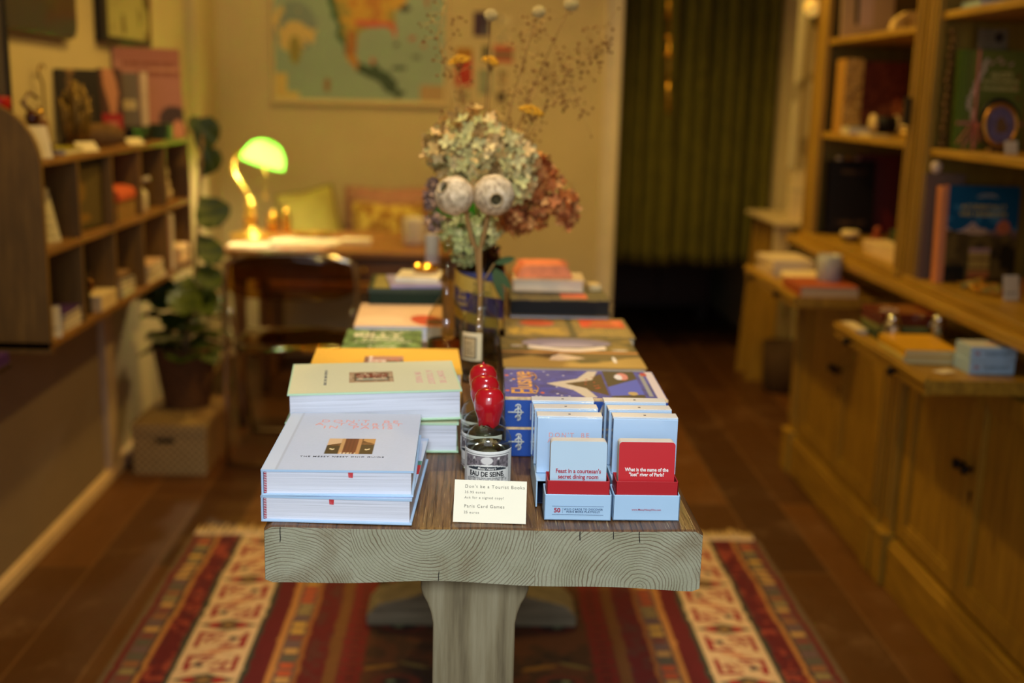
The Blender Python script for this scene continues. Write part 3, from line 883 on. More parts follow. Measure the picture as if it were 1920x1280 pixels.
# spine faces the shopper: local -x -> world -y  => rotate +90 ; head (+y) -> world -x
e1 = elusive_book('thick blue novel with silver spine title, lower of the pair behind the card boxes', (.1665, 1.622, TZ), R(90 + .3))
e2 = elusive_book('thick blue novel with a snowy roof cover, upper of the pair behind the card boxes', (.1665, 1.621, TZ + ET + .0004), R(90 - .8))
text('Elusive', .044, frame((.004, .088, ET + .0003)), Tg, e2, 'title', .012, sx=1.1)
for s_ in (-1, 1):
    mb = MB(); pts = []
    for i in range(24):
        a = i / 23 * 4.6; r_ = .010 * (1 - i / 30)
        pts.append((s_ * (.050 + r_ * math.cos(a)) , .070 + r_ * math.sin(a) * 1.1, ET + .0006))
    mb.tube(pts, .0010, 5)
    mb.tube([(s_ * (.018 + .01 * k), .070 - .004 * math.sin(k), ET + .0006) for k in range(3)] + [(s_ * .0602, .0700, ET + .0006)], .0010, 5)
    mb.build('scroll_ornament', Tg, e2)

# --- landscape art book, black book, cream book, orange cloth book
def landscape(X, Y):
    w, h = .245, .24; u = X / w; v = Y / h
    img = np.zeros(X.shape + (3,)) + carr((92, 74, 40)); n_ = fbm(X, Y, 50, 41)
    img = put(img, n_ > .55, (132, 104, 50)); img = put(img, n_ < .36, (48, 40, 26))
    img = put(img, ell(u, v, .5, .80, .34, .16), (128, 116, 142)); img = put(img, ell(u, v, .5, .72, .2, .08), (170, 154, 170))
    img = put(img, (np.abs(v - .60 - .05 * np.sin(u * 9) * 1) < .055 + .02 * (vnoise(X, Y, 60, 1) - .5)) & (u > .2) & (u < .78), (232, 212, 190))
    img = put(img, ell(u, v, .12, .68, .05, .03), (214, 190, 170)); img = put(img, ell(u, v, .88, .56, .06, .025), (196, 180, 160))
    img = put(img, (np.abs(v - .47) < .025), (184, 110, 52)); img = put(img, (v < .44) & (v > .28), (86, 62, 32)); img = put(img, (v < .22 + .1 * np.sin(u * 8)), (172, 132, 64))
    img = put(img, poly(u, v, [(.33, .22), (.36, .34), (.42, .42), (.5, .36), (.6, .28), (.5, .24), (.42, .2)]), (222, 186, 150))
    img = put(img, ell(u, v, .8, .24, .012, .1), (236, 226, 210)); return img
a1 = book('art_book', 'wide art book with a stormy landscape cover behind the blue novels', .245, .24, .026, (.180, 1.995, TZ), 0, (70, 56, 36), landscape, pages=(220, 200, 170), rough=.35)
a1u = book('art_book', 'plain brown art book lying beneath the landscape art book', .25, .245, .024, (.182, 1.9945, TZ), 0, (84, 66, 44), None)
a1.location.z = TZ + .024
def posters(X, Y):
    w, h = .25, .19; u = X / w; v = Y / h
    img = np.zeros(X.shape + (3,)) + carr((118, 96, 54)); img = put(img, fbm(X, Y, 70, 12) > .56, (150, 118, 60))
    img = put(img, rect(u, v, .50, .56, 0, 1), (64, 56, 36)); img = put(img, rect(u, v, .1, .4, .5, .85), (120, 100, 80)); img = put(img, ell(u, v, .27, .7, .14, .16), (208, 54, 32))
    img = put(img, rect(u, v, .62, .97, .5, .9), (214, 44, 28)); img = put(img, poly(u, v, [(.68, .52), (.95, .6), (.9, .85), (.72, .8)]), (196, 104, 40)); img = put(img, ell(u, v, .78, .62, .12, .06), (176, 30, 24)); img = put(img, ell(u, v, .92, .78, .04, .1), (232, 96, 60))
    img = put(img, rect(u, v, .03, .47, .1, .42) & (fbm(X, Y, 160, 2) > .42), (186, 146, 54)); img = put(img, rect(u, v, .62, .97, .1, .42) & ((X * 160 % 1) < .5), (160, 130, 66)); return img
a2 = book('art_book', 'large book with two red pictures on its cover, in front of the black book', .25, .19, .048, (.193, 2.225, TZ), 0, (104, 84, 48), posters, pages=(206, 186, 150), rough=.4)
k1 = book('book', 'grey brown hardback at the bottom of the rear right stack', .21, .24, .052, (.186, 2.445, TZ), 0, (96, 74, 50), None)
def blackb(X, Y):
    img = flat((48, 40, 26))(X, Y); img = put(img, fbm(X, Y, 90, 6) > .56, (92, 78, 40)); img = put(img, rect(X, Y, .108, .165, .02, .08), (224, 92, 60)); return img
k2 = book('book', 'black book with an orange square label on its cover', .21, .17, .031, (.187, 2.418, TZ + .052), R(1), (9, 7, 4), blackb, pages=(12, 9, 6))
k3 = book('book', 'cream book on the black book, below the orange cloth bound book', .155, .11, .026, (.170, 2.485, TZ + .0835), R(-2), (214, 190, 156), None, pages=(232, 210, 180))
k4 = thing('cloth_book', 'orange cloth bound book with ridged spine on the cream book', 'book', (.158, 2.50, TZ + .110), R(3))
mb = MB()
outl = []
for i in range(13):
    a = PI * i / 12
    outl.append((-.058 * math.cos(a) if i not in (0, 12) else (-.062 if i == 0 else .062), .004 + .024 * min(1, math.sin(a) * 1.6)))
outl = [(-.062, 0)] + outl + [(.062, 0)]
mb.prism(outl, -.05, .05, 'Y', smooth=False)
mb.build('cover', mat((236, 140, 92), .7, var=.15, scale=60), k4, .001)
mb = MB()
for yy in (-.03, 0, .03): mb.box(-.055, .055, yy - .002, yy + .002, .0272, .0288)
mb.build('raised_bands', mat((240, 120, 70), .7), k4)
o = thing('matchbox', 'small cream matchbox beside the orange cloth bound book', 'box', (.270, 2.475, TZ + .0835), R(12))
bx('sleeve', -.012, .012, -.02, .02, 0, .013, mat((226, 198, 140), .6), o, .0006); bx('striker', .012, .0124, -.018, .018, .001, .012, mat((70, 40, 30), .9), o)

# ================================================================ CARD GAMES
BL = (172, 204, 232)
M_bl = mat(BL, .45, var=.03); M_rd = mat((178, 26, 34), .45, var=.03); M_dk = mat((34, 42, 70), .8)
def open_box(mb, x0, x1, y0, y1, z0, z1, t=.0016, bottom=True, mi=0):
    if bottom: mb.box(x0, x1, y0, y1, z0, z0 + t, mi)
    mb.box(x0, x1, y0, y0 + t, z0, z1, mi); mb.box(x0, x1, y1 - t, y1, z0, z1, mi)
    mb.box(x0, x0 + t, y0, y1, z0, z1, mi); mb.box(x1 - t, x1, y0, y1, z0, z1, mi)
    return mb
T_redtxt = mat((168, 24, 44), .5, var=.02); T_wh = mat((240, 236, 230), .5, var=.02); T_navy = mat((40, 60, 96), .5, var=.02)
def card_game(label, loc, rz, kind):
    o = thing('card_game', label, 'card game', loc, rz, None)
    open_box(MB(), -.0405, .0405, -.004, .036, 0, .0325, .002).build('outer_box', M_bl, o, .0008)
    open_box(MB(), -.0378, .0378, -.0015, .033, .002, .049, .0015).build('inner_tray', M_rd, o, .0005)
    T = Matrix.Rotation(R(-4), 4, 'X')
    # deck of cards leaning back a little
    def rr(w, h, r_=.004):
        p = []
        for cx, cy, a0 in ((w - r_, r_, -90), (w - r_, h - r_, 0), (-w + r_, h - r_, 90), (-w + r_, r_, 180)):
            for k in range(5):
                a = R(a0 + 90 * k / 4); p.append((cx + r_ * math.cos(a), cy + r_ * math.sin(a)))
        return p
    Mv = Matrix.Translation((0, .006, .0045)) @ T
    cards = MB().prism(rr(.034, .0905), .0008, .018, 'Y', 0, Mv)
    cards.build('card_deck', mat((214, 206, 196), .6, var=.1), o)
    fcm = mat((182, 204, 220), .5, var=.02) if kind == 0 else mat((196, 28, 36), .45, var=.02)
    fcard = MB().prism(rr(.034, .0900), .0, .0008, 'Y', 0, Matrix.Translation((0, .0052, .0045)) @ T).build('front_card', fcm, o)
    Ft = Matrix.Translation((0, .0049, .0045)) @ T
    if kind == 0:
        text("Feast in a courtesan's", .0074, Ft @ FR((0, 0, .0535)), T_redtxt, fcard, 'question', .022, sx=.86)
        text("secret dining room", .0074, Ft @ FR((0, 0, .0465)), T_redtxt, fcard, 'question', .022, sx=.86)
        text('50', .0078, FR((-.025, -.0044, .0125)), T_redtxt, o, 'number', .03)
        text('WILD CARDS TO DISCOVER\nPARIS MORE PLAYFULLY', .0033, FR((.0065, -.0044, .0125)), T_navy, o, 'slogan', .012, spacing=1.15, line=.95)
        MB().box(-.031, .031, -.0043, -.004, .0178, .0181).box(-.031, .031, -.0043, -.004, .0070, .0073).box(-.0185, -.0182, -.0043, -.004, .0092, .0158).build('rule_lines', T_navy, o)
    else:
        text("What is the name of the", .0062, Ft @ FR((0, 0, .056)), T_wh, fcard, 'question', .026, sx=.86)
        text("\"lost\" river of Paris?", .0062, Ft @ FR((0, 0, .0500)), T_wh, fcard, 'question', .026, sx=.86)
        text('www.MessyNessyChic.com', .0032, FR((0, -.0044, .0142)), T_redtxt, o, 'web_address', .008)
    return o
card_game('open card game with a blue question card, in front of the left row of boxes', (.1335, 1.296, TZ), R(-.6), 0)
card_game('open card game with a red question card, at the table corner', (.2165, 1.297, TZ), R(0), 1)
PG = 'upturned blue box lids under the card boxes'
for x, lb in ((.126, 'blue box lid, open end forward, beneath the left row of card boxes'), (.2205, 'blue box lid beneath the right row of card boxes')):
    o = thing('box_lid', lb, 'box lid', (x, 1.398, TZ), 0)
    mb = MB().box(-.041, .041, -.062, .062, .0335, .0355).box(-.041, -.039, -.062, .062, 0, .0335).box(.039, .041, -.062, .062, 0, .0335).box(-.039, .039, .060, .062, 0, .0335)
    mb.build('lid', M_bl, o, .0006)
    MB().box(-.039, .039, -.050, .059, .0005, .0015).build('dark_sheet', M_dk, o)  # dark sheet put in for the lid's dark interior
M_shrink = mat((178, 204, 232), .12, var=.02, coat=.6); M_tape = mat((204, 202, 202), .35, var=.05)
n_ = 0
pos = ['front', 'middle', 'rear']
proto = None
for col_, (x, side) in enumerate(((.1265, 'left'), (.2205, 'right'))):
    for k in range(3):
        lb = 'shrink wrapped pale blue card box, %s one of the %s row' % (pos[k], side)
        zz = TZ + .036; yy = 1.360 + k * .0365
        o = thing('card_box', lb, 'card box', (x - .0015 * k + (.001 if col_ else 0), yy, zz), R((-.8, 1.1, -.4)[k]), 'wrapped card boxes behind the open games')
        MB().box(-.0405, .0405, 0, .0245, 0, .0725).build('box', M_shrink, o, .0012)
        MB().box(-.0410, .0410, .0045, .0252, .0705, .0735).build('side_band', M_tape, o, .0006)
        MB().box(-.0015, .0015, .012, .0145, .0735, .0740).build('seal', mat((110, 96, 90), .6), o)
        if k == 0:
            if side == 'left':
                text("DON'T  BE", .0085, FR((-.001, -.0002, .0500)), T_pink, o, 'title', .004, spacing=1.3)
                text("A TOURIST", .0085, FR((-.001, -.0002, .0430)), T_pink, o, 'title', .004, spacing=1.3)
            else:
                slab('printed_panel', .062, .04, .0001, flat((206, 206, 228), .01), FR((-.03, -.0003, .006)), o, .004, mat((204, 198, 216), .15, var=.02, coat=.5))

# ================================================================ EAU DE SEINE
M_glass = thin_glass((244, 246, 240)); M_wax = mat((176, 10, 26), .22, var=.08, coat=.7)
M_water = glass_mat((228, 226, 208), .0, 1.33)
def label_func(X, Y):
    w, h = .086, .046; u = X / w; v = Y / h
    img = np.zeros(X.shape + (3,)) + carr((232, 230, 224)); img = img * (.97 + .06 * fbm(X, Y, 400, 3))[..., None]
    fr_ = (rect(u, v, .10, .90, .02, .92) & ~rect(u, v, .112, .888, .045, .895)); img = put(img, fr_, (60, 56, 60))
    pic = rect(u, v, .13, .87, .50 + 0, .86); img = put(img, pic, (128, 118, 122)); img = put(img, pic & (fbm(X, Y, 300, 15) > .52), (96, 88, 92))
    img = put(img, ell(u, v, .5, .74, .09, .11), (212, 208, 204))
    for uu in (.30, .68): 
        img = put(img, ell(u, v, uu, .80, .018, .04), (226, 222, 216)); img = put(img, ell(u, v, uu, .68, .04, .06) & ((X * 900 % 1) < .5), (50, 46, 50))
        img = put(img, (np.abs(u - uu) < .006) & (v > .6) & (v < .8), (44, 40, 44))
    arc = ((u - .5) / .36) ** 2 + ((v - .42) / .20) ** 2 < 1
    img = put(img, arc & (v > .40), (232, 230, 224)); arc2 = ((u - .5) / .33) ** 2 + ((v - .46) / .115) ** 2 < 1
    img = put(img, arc2 & (v > .46), (36, 46, 54))
    for k, vv in enumerate((.20, .165, .13, .095, .06)):
        m_ = (np.abs(v - vv) < .008) & (u > .16) & (u < (.84 if k != 2 else .6)) & (vnoise(X, Y * 0, 900, 4) > .3); img = put(img, m_, (90, 84, 86))
    return img
def wrap_slab(name, func, w, h, r_, z0, a_c, parent, m=None, res=.0008):
    o = slab(name, w, h, .0003, func, None, parent, res, m or painted(.6), bend=lambda X, Y: X * 0)
    me = o.data; n = len(me.vertices); co = np.zeros(n * 3); me.vertices.foreach_get('co', co); co = co.reshape(-1, 3)
    a = a_c + (co[:, 0] - w / 2) / r_; rr_ = r_ + co[:, 2]
    out = np.stack([rr_ * np.cos(a), rr_ * np.sin(a), z0 + co[:, 1]], -1)
    me.vertices.foreach_set('co', out.ravel()); me.update(); return o
def wrap_text(body, size, r_, z, a_c, m, parent, name, **kw):
    o = text(body, size, Matrix.Identity(4), m, parent, name, ext=.0001, **kw)
    for v in o.data.vertices:
        a = a_c + v.co.x / r_; zz = z + v.co.y; rr_ = r_ + v.co.z
        v.co = (rr_ * math.cos(a), rr_ * math.sin(a), zz)
    return o
T_ink = mat((24, 22, 26), .6, var=.02)
def seine(label, loc, rz, detail=True):
    o = thing('glass_bottle', label, 'bottle', loc, rz)
    prof = [(.004, .0), (.0265, .0), (.0295, .003), (.030, .008), (.030, .060), (.0292, .067), (.026, .0745), (.019, .0805), (.0125, .0835), (.0105, .087), (.0102, .094), (.0118, .096), (.0118, .100)]
    inn = [(max(.001, r_ - .0016), max(.004, z)) for r_, z in prof]
    mb = MB().lathe(prof, 48, cap=False)
    mb.build('glass', M_glass, o)
    wl = .0565
    wp = [(.001, .0045), (.0274, .0045), (.0277, .009), (.0277, wl), (.001, wl)]
    MB().lathe([(r_ * .9985, z) for r_, z in wp], 40, cap=False).build('water', M_water, o)
    wx = [(.0120, .0835), (.0135, .0845), (.0150, .092), (.0185, .104), (.0190, .113), (.0178, .122), (.0140, .1285), (.0075, .1315), (.0022, .1325), (.0009, .1355), (.0004, .136)]
    n = 40; vs_ = []; fs = []
    for i, (r_, z) in enumerate(wx):
        for k in range(n):
            a = 2 * PI * k / n
            dz = (.0022 * math.sin(3 * a + 1) + .0014 * math.sin(7 * a)) if i < 2 else 0
            rr_ = r_ * (1 + .035 * math.sin(2 * a + z * 60) * (i > 2))
            vs_.append((rr_ * math.cos(a), rr_ * math.sin(a), z + dz))
    for i in range(len(wx) - 1):
        for k in range(n):
            k2 = (k + 1) % n; fs.append((i * n + k, i * n + k2, (i + 1) * n + k2, (i + 1) * n + k))
    fs.append(tuple((len(wx) - 1) * n + k for k in range(n)))
    fs.append(tuple(range(n))[::-1])
    MB().add(vs_, fs, 0, True).build('wax_seal', M_wax, o)
    lb = wrap_slab('paper_label', label_func, .086, .046, .0303, .0095, -PI / 2, o)
    if detail:
        wrap_text('EAU DE SEINE.', .0088, .0307, .0255, -PI / 2, T_ink, lb, 'title', bold=.028, sx=.86)
        wrap_text("Messy Nessy's", .0042, .0307, .0332, -PI / 2, T_wh, lb, 'maker', shear=.25, bold=.01)
        wrap_text('Certified Pure Seine water bottled in Paris', .0034, .0307, .0206, -PI / 2, T_ink, lb, 'subtitle', shear=.3, sx=.85)
    return o
seine('clear bottle with red wax seal and paper label, nearest of the three', (.0265, 1.412, TZ), R(-4))
seine('clear bottle with red wax seal, middle one of the three in a row', (.0215, 1.478, TZ), R(-30), False)
seine('clear bottle with red wax seal, rearmost of the three in a row', (.0195, 1.541, TZ), R(-34), False)

# --- price card
pc = thing('price_card', 'typed cream price card leaning against the front bottle', 'card', (.027, 1.279, TZ + .0005), R(-3))
ang = R(-32)
PM = Matrix.Rotation(ang, 4, 'X')
PC = PM @ Matrix.Translation((0, 0, 0))
S_ = frame((-.0435, 0, 0), (1, 0, 0), (0, 0, 1))
cf = slab('paper', .087, .0515, .0004, flat((240, 230, 204), .02), PM @ S_, pc, .004, painted(.8))
T_type = mat((104, 96, 84), .8, var=.2, scale=400)
for s_, z, sz in (("Don't be a Tourist Books", .0435, .0056), ('35.95 euros', .0365, .0042), ('Ask for a signed copy!', .0300, .0042), ('Paris Card Games', .0195, .0054), ('25 euros', .0120, .0042)):
    text(s_, sz, PM @ FR((-.031, -.0002, z)), T_type, cf, 'typed_line', .0, 'LEFT', spacing=1.22, ext=.00005)

MB().add([(-.0435, .0275, .0435), (.0435, .0275, .0435), (.0435, .052, 0), (-.0435, .052, 0), (-.0435, .0279, .0435), (.0435, .0279, .0435), (.0435, .0525, 0), (-.0435, .0525, 0)],
         [(0, 1, 2, 3), (4, 7, 6, 5), (0, 4, 5, 1), (1, 5, 6, 2), (2, 6, 7, 3), (3, 7, 4, 0)]).build('back_flap', mat((236, 226, 200), .8), pc)
# ================================================================ BOTTLES AND DRIED FLOWERS ON THE TABLE
M_stem = mat((150, 112, 60), .8, var=.2); M_stem2 = mat((122, 96, 52), .8, var=.25)
def bottle(label, loc, prof, wall, rz=0, mat_=None):
    o = thing('glass_bottle', label, 'bottle', loc, rz)
    inn = [(max(.001, r_ - wall), max(wall * 1.5, z)) for r_, z in prof]
    MB().lathe(prof + [inn[-1], inn[-2]], 40, cap=False).build('glass', mat_ or M_glass, o)
    return o
V1 = (.017, 1.975, TZ)
v1 = bottle('clear apothecary bottle with cream label holding the two poppy heads', V1,
    [(.003, 0), (.031, 0), (.0345, .004), (.0350, .012), (.0350, .098), (.0335, .108), (.027, .117), (.0165, .123), (.0125, .128), (.0118, .150), (.0165, .153), (.0168, .158), (.0120, .159)], .0024)
def vlab(X, Y):
    w, h = .034, .046; img = flat((208, 190, 148))(X, Y)
    m_ = rect(X, Y, .0035, w - .0035, .0035, h - .0035) & ~rect(X, Y, .006, w - .006, .006, h - .006); img = put(img, m_, (54, 52, 44))
    img = put(img, rect(X, Y, .006, w - .006, .006, h - .006), (176, 150, 104))
    for k in range(4): img = put(img, (np.abs(Y - .013 - k * .006) < .0008) & (X > .009) & (X < w - .009 - .004 * (k % 2)), (84, 66, 44))
    return img
wrap_slab('paper_label', vlab, .040, .050, .0354, .042, -PI / 2 - .45, v1)
MB().lathe([(.001, .006), (.0322, .006), (.0322, .035), (.001, .035)], 32, cap=False).build('water', M_water, v1)
# poppy heads
def poppy_mat():
    m, nt, bs = base('dried_poppy_head')
    n = noise(nt, coords(nt), 60, 5, .65); n2 = noise(nt, coords(nt, (1, 1, .3)), 160, 3)
    col = ramp(nt, n, [(.3, c(150, 130, 98)), (.55, c(206, 184, 150)), (.75, c(226, 208, 178))])
    col = mix(nt, col, c(120, 92, 66), math_(nt, 'MULTIPLY', ramp(nt, n2, [(.52, (0, 0, 0, 1)), (.62, (1, 1, 1, 1))]), .55))
    nt.links.new(col, bs.inputs['Base Color']); bs.inputs['Roughness'].default_value = .85
    bump(nt, n2, .4, .001, bs); return m
M_pop = poppy_mat(); M_popd = mat((84, 72, 40), .9, var=.5, scale=140)
def poppy(label, center, axis, r_, foot):
    o = thing('poppy_head', label, 'dried flower', foot)
    A = Vector(axis).normalized(); q = A.to_track_quat('Z', 'Y').to_matrix().to_4x4()
    cc = Vector(center) - Vector(foot)
    M = Matrix.Translation(cc) @ q
    n = 48; vs_, fs = [], []
    prof = [(.001, -1.0), (.10, -.995)] + [(math.sin(a), -math.cos(a)) for a in [PI * (i + 1.5) / 18 for i in range(15)]]
    prof = [(max(.001, a), b) for a, b in prof if not (b > .93)] + [(.30, .93), (.26, .80), (.17, .66), (.001, .60)]
    for a, b in prof:
        for k in range(n):
            w = 2 * PI * k / n; f = 1 + .018 * math.cos(9 * w) * (a > .3)
            vs_.append((a * f * math.cos(w) * r_, a * f * math.sin(w) * r_, b * r_ * .98))
    for i in range(len(prof) - 1):
        for k in range(n):
            k2 = (k + 1) % n; fs.append((i * n + k, i * n + k2, (i + 1) * n + k2, (i + 1) * n + k))
    MB().add(vs_, fs, 0, True, M).build('seed_pod', M_pop, o)
    cr = MB().lathe([(r_ * .32, r_ * .89), (r_ * .36, r_ * .955), (r_ * .30, r_ * .97), (r_ * .255, r_ * .86)], 24, 0, M, cap=False)
    cr.build('crown_rim', mat((176, 150, 110), .9, var=.25, scale=120), o)
    MB().lathe([(r_ * .262, r_ * .80), (r_ * .17, r_ * .668), (.0006, r_ * .61)], 24, 0, M, cap=False).build('crown_hollow', M_popd, o)
    s0 = cc - A * r_ * .97
    sg = 1 if foot[1] > V1[1] else -1
    nk = Vector((V1[0] - foot[0], sg * .0005, .142)); mg = Vector((V1[0] - .006 - foot[0] + (.004 if cc.x > 0 else -.002), sg * .001, .222))
    pts = [cc - A * r_ * .93] + [(1 - t_) ** 2 * s0 + 2 * t_ * (1 - t_) * (mg * .35 + s0 * .65 + Vector((0, 0, -.03))) + t_ * t_ * mg for t_ in [i / 5 for i in range(1, 6)]] + [mg.lerp(nk, .33), mg.lerp(nk, .67), nk, nk * .5, Vector((0, 0, 0))]
    MB().tube(pts, [.0052] + [.0044] * 4 + [.0038] * 6, 9).build('stem', M_stem, o)
    return o
fx, fy, fz = V1[0], V1[1], TZ + .012
poppy('round dried poppy head on the left, its crown turned up and away', (-.031, 1.955, 1.228), (-.60, -.62, .50), .034, (fx + .004, fy + .0042, fz))
poppy('round dried poppy head on the right, its dark crown facing forward', (.0365, 1.95, 1.231), (.12, -.96, -.16), .0355, (fx - .004, fy - .0042, fz))
# tall spirit bottle behind
V2 = (.018, 2.20, TZ)
def gin_func(X, Y):
    w, h = .15, .115; u = X / w; v = Y / h
    img = np.zeros(X.shape + (3,)) + carr((52, 40, 96)); vv = v + (u - .5) * .28
    img = put(img, (vv > .66) & (vv < .92), (206, 164, 66)); img = put(img, (vv > .14) & (vv < .32), (206, 164, 66)); img = put(img, (vv > .92), (64, 68, 120)); img = put(img, vv < .0, (40, 30, 70))
    img = put(img, (np.abs(vv - .93) < .012) | (np.abs(vv - .64) < .01), (36, 28, 66)); return img
v2 = bottle('large dark glass bottle with slanting purple and gold label behind the apothecary bottle', V2,
    [(.003, 0), (.045, 0), (.0485, .004), (.049, .012), (.049, .165), (.046, .178), (.036, .190), (.022, .198), (.018, .205), (.0175, .225), (.021, .228), (.021, .236), (.016, .237)], .003, 0, thin_glass((150, 124, 96), .04))
gl = wrap_slab('paper_label', gin_func, .15, .115, .0494, .05, -PI / 2 - .35, v2, res=.0015)
for i, s_ in enumerate(('GIN', 'FINE', 'PARIS')):
    wrap_text(s_, .011, .0500, .119 - i * .0125 + .008, -PI / 2 - .78, mat((214, 172, 84), .5), gl, 'lettering', bold=.02, shear=-.1)
# dark amber jar right behind and a slender bottle on the left
v3 = bottle('tall brown glass jar standing behind the purple label bottle', (.028, 2.312, TZ), [(.003, 0), (.034, 0), (.036, .004), (.036, .16), (.033, .172), (.030, .176), (.030, .19), (.032, .19), (.032, .196), (.028, .197)], .003, 0, thin_glass((110, 60, 46), .05))
v4 = bottle('clear slender necked bottle to the left of the labelled bottles', (-.044, 2.10, TZ), [(.003, 0), (.034, 0), (.037, .004), (.0375, .03), (.0375, .078), (.034, .094), (.022, .115), (.0125, .130), (.0105, .15), (.0105, .222), (.014, .224), (.014, .232), (.010, .233)], .0024, 0, thin_glass((240, 230, 208), .03))
MB().lathe([(.001, .006), (.035, .006), (.0352, .045), (.001, .045)], 32, cap=False).build('liquid', glass_mat((190, 120, 50), .0, 1.33), v4)
v5 = bottle('clear ribbed vase beside the art books, right of the big bottle', (.023, 2.100, TZ), [(.003, 0), (.026, 0), (.030, .004), (.031, .02), (.031, .11), (.026, .125), (.018, .132), (.017, .15), (.020, .153), (.017, .154)], .0022)

# hydrangeas
def petal_mat(a, b, name):
    m, nt, bs = base(name)
    at = nn(nt, 'ShaderNodeVertexColor', layer_name='Col')
    nt.links.new(at.outputs[0], bs.inputs['Base Color'])
    bs.inputs['Roughness'].default_value = .8
    bs.inputs['Subsurface Weight'].default_value = .0
    return m
M_petal = petal_mat(0, 0, 'dried_petals')
def florets(name, parent, blobs, palette, count, size, seed, jitter=.12):
    """clusters of four-petalled dried florets over a set of lumpy ellipsoids"""
    rg = random.Random(seed); V, F, K = [], [], []
    for k in range(count):
        cx, cy, cz, rx, ry, rz = blobs[k % len(blobs)]
        z = rg.uniform(-1, 1); a = rg.uniform(0, 2 * PI); s_ = math.sqrt(1 - z * z)
        n = Vector((s_ * math.cos(a), s_ * math.sin(a), z))
        rr_ = 1 + rg.uniform(-jitter * 2.2, jitter)
        p = Vector((cx + n.x * rx * rr_, cy + n.y * ry * rr_, cz + n.z * rz * rr_))
        nrm = (n + Vector([rg.uniform(-.55, .55) for _ in range(3)])).normalized()
        q = nrm.to_track_quat('Z', 'Y').to_matrix(); rot = rg.uniform(0, PI)
        col = palette[rg.randrange(len(palette))]; sz = size * rg.uniform(.7, 1.25)
        for j in range(4):
            w = rot + j * PI / 2
            e1 = Vector((math.cos(w), math.sin(w), 0)); e2 = Vector((-e1.y, e1.x, 0)); cup = rg.uniform(-.1, .55); curl = rg.uniform(-.3, .4)
            pts = [Vector((0, 0, 0)), e1 * .55 + e2 * .42 + Vector((0, 0, cup * .4)), e1 * 1.05 + e2 * .30 + Vector((0, 0, cup + curl * .3)), e1 * 1.18 + Vector((0, 0, cup * .9)), e1 * 1.05 - e2 * .30 + Vector((0, 0, cup - curl * .2)), e1 * .55 - e2 * .42 + Vector((0, 0, cup * .35)), e1 * .6 + Vector((0, 0, cup * .15))]
            o_ = len(V); sh = rg.uniform(.82, 1.12)
            for t_ in pts:
                V.append(tuple(p + (q @ t_) * sz)); K.append([min(1, lin(x) * sh) for x in col] + [1])
            for f in ((0, 1, 6), (1, 2, 3, 6), (6, 3, 4, 5), (0, 6, 5)): F.append(tuple(i + o_ for i in f))
    me = bpy.data.meshes.new(name); me.from_pydata(V, [], F)
    at = me.color_attributes.new('Col', 'FLOAT_COLOR', 'POINT'); at.data.foreach_set('color', np.array(K, np.float32).ravel())
    me.polygons.foreach_set('use_smooth', [True] * len(F)); me.materials.append(M_petal)
    o = bpy.data.objects.new(name, me); COL.objects.link(o); o.parent = parent
    # inner twiglets, so gaps between the florets read as stalks
    mb = MB()
    for k in range(min(90, count // 4)):
        cx, cy, cz, rx, ry, rz = blobs[k % len(blobs)]
        z = rg.uniform(-.9, 1); a = rg.uniform(0, 2 * PI); s_ = math.sqrt(max(0, 1 - z * z))
        mb.tube([(cx, cy, cz - rz * .7), (cx + s_ * math.cos(a) * rx * .5, cy + s_ * math.sin(a) * ry * .5, cz + z * rz * .35), (cx + s_ * math.cos(a) * rx * .92, cy + s_ * math.sin(a) * ry * .92, cz + z * rz * .92)], .0009, 4)
    mb.build('twiglets', M_stem2, parent)
    return o
NECK = Vector((V2[0], V2[1], TZ + .240))
def neckpath(foot, head):
    """stem from the foot, straight up through the bottle neck, then bending out to the head (local to foot)"""
    f = Vector(foot); h = Vector(head) - f; k = (f - Vector((V2[0], V2[1], f.z))) * .55
    nk = NECK + k - f
    pts = [nk * (i / 4) for i in range(4)]
    mid = Vector((nk.x * .6 + h.x * .4, nk.y * .6 + h.y * .4, nk.z + (h.z - nk.z) * .55)) if h.z > nk.z + .03 else (nk + h) / 2 + Vector((0, 0, .02))
    for i in range(9):
        t = i / 8; pts.append((1 - t) ** 2 * nk + 2 * t * (1 - t) * mid + t * t * h)
    return pts
def flower(name, label, cat, foot, head, blobs, pal, count, size, seed, via=None):
    o = thing(name, label, cat, foot)
    f = Vector(foot)
    bl = [(x - f.x, y - f.y, z - f.z, a, b, d) for x, y, z, a, b, d in blobs]
    florets('bloom', o, bl, pal, count, size, seed)
    h = Vector(head) - f; v_ = (Vector(via) - f) if via else h * .5
    MB().tube(neckpath(foot, head), .0020, 7).build('stem', M_stem2, o)
    return o
F2 = (V2[0], V2[1], TZ + .03)
cream = [(240, 220, 158), (222, 212, 148), (244, 218, 156), (200, 196, 128), (244, 204, 138), (224, 188, 116), (210, 206, 140), (140, 110, 60)]
flower('hydrangea_flower', 'large cream and pale green dried hydrangea head at the centre of the bouquet', 'dried flower', F2, (.012, 2.2, 1.24),
       [(.008, 2.20, 1.318, .074, .062, .052), (-.045, 2.19, 1.292, .048, .045, .042), (.068, 2.19, 1.275, .050, .045, .055), (.015, 2.17, 1.275, .06, .045, .045), (.078, 2.18, 1.235, .034, .034, .036)], cream, 680, .0118, 3, (.02, 2.2, 1.15))
rust = [(222, 146, 74), (190, 104, 42), (236, 172, 100), (160, 82, 30), (212, 128, 72), (140, 68, 24)]
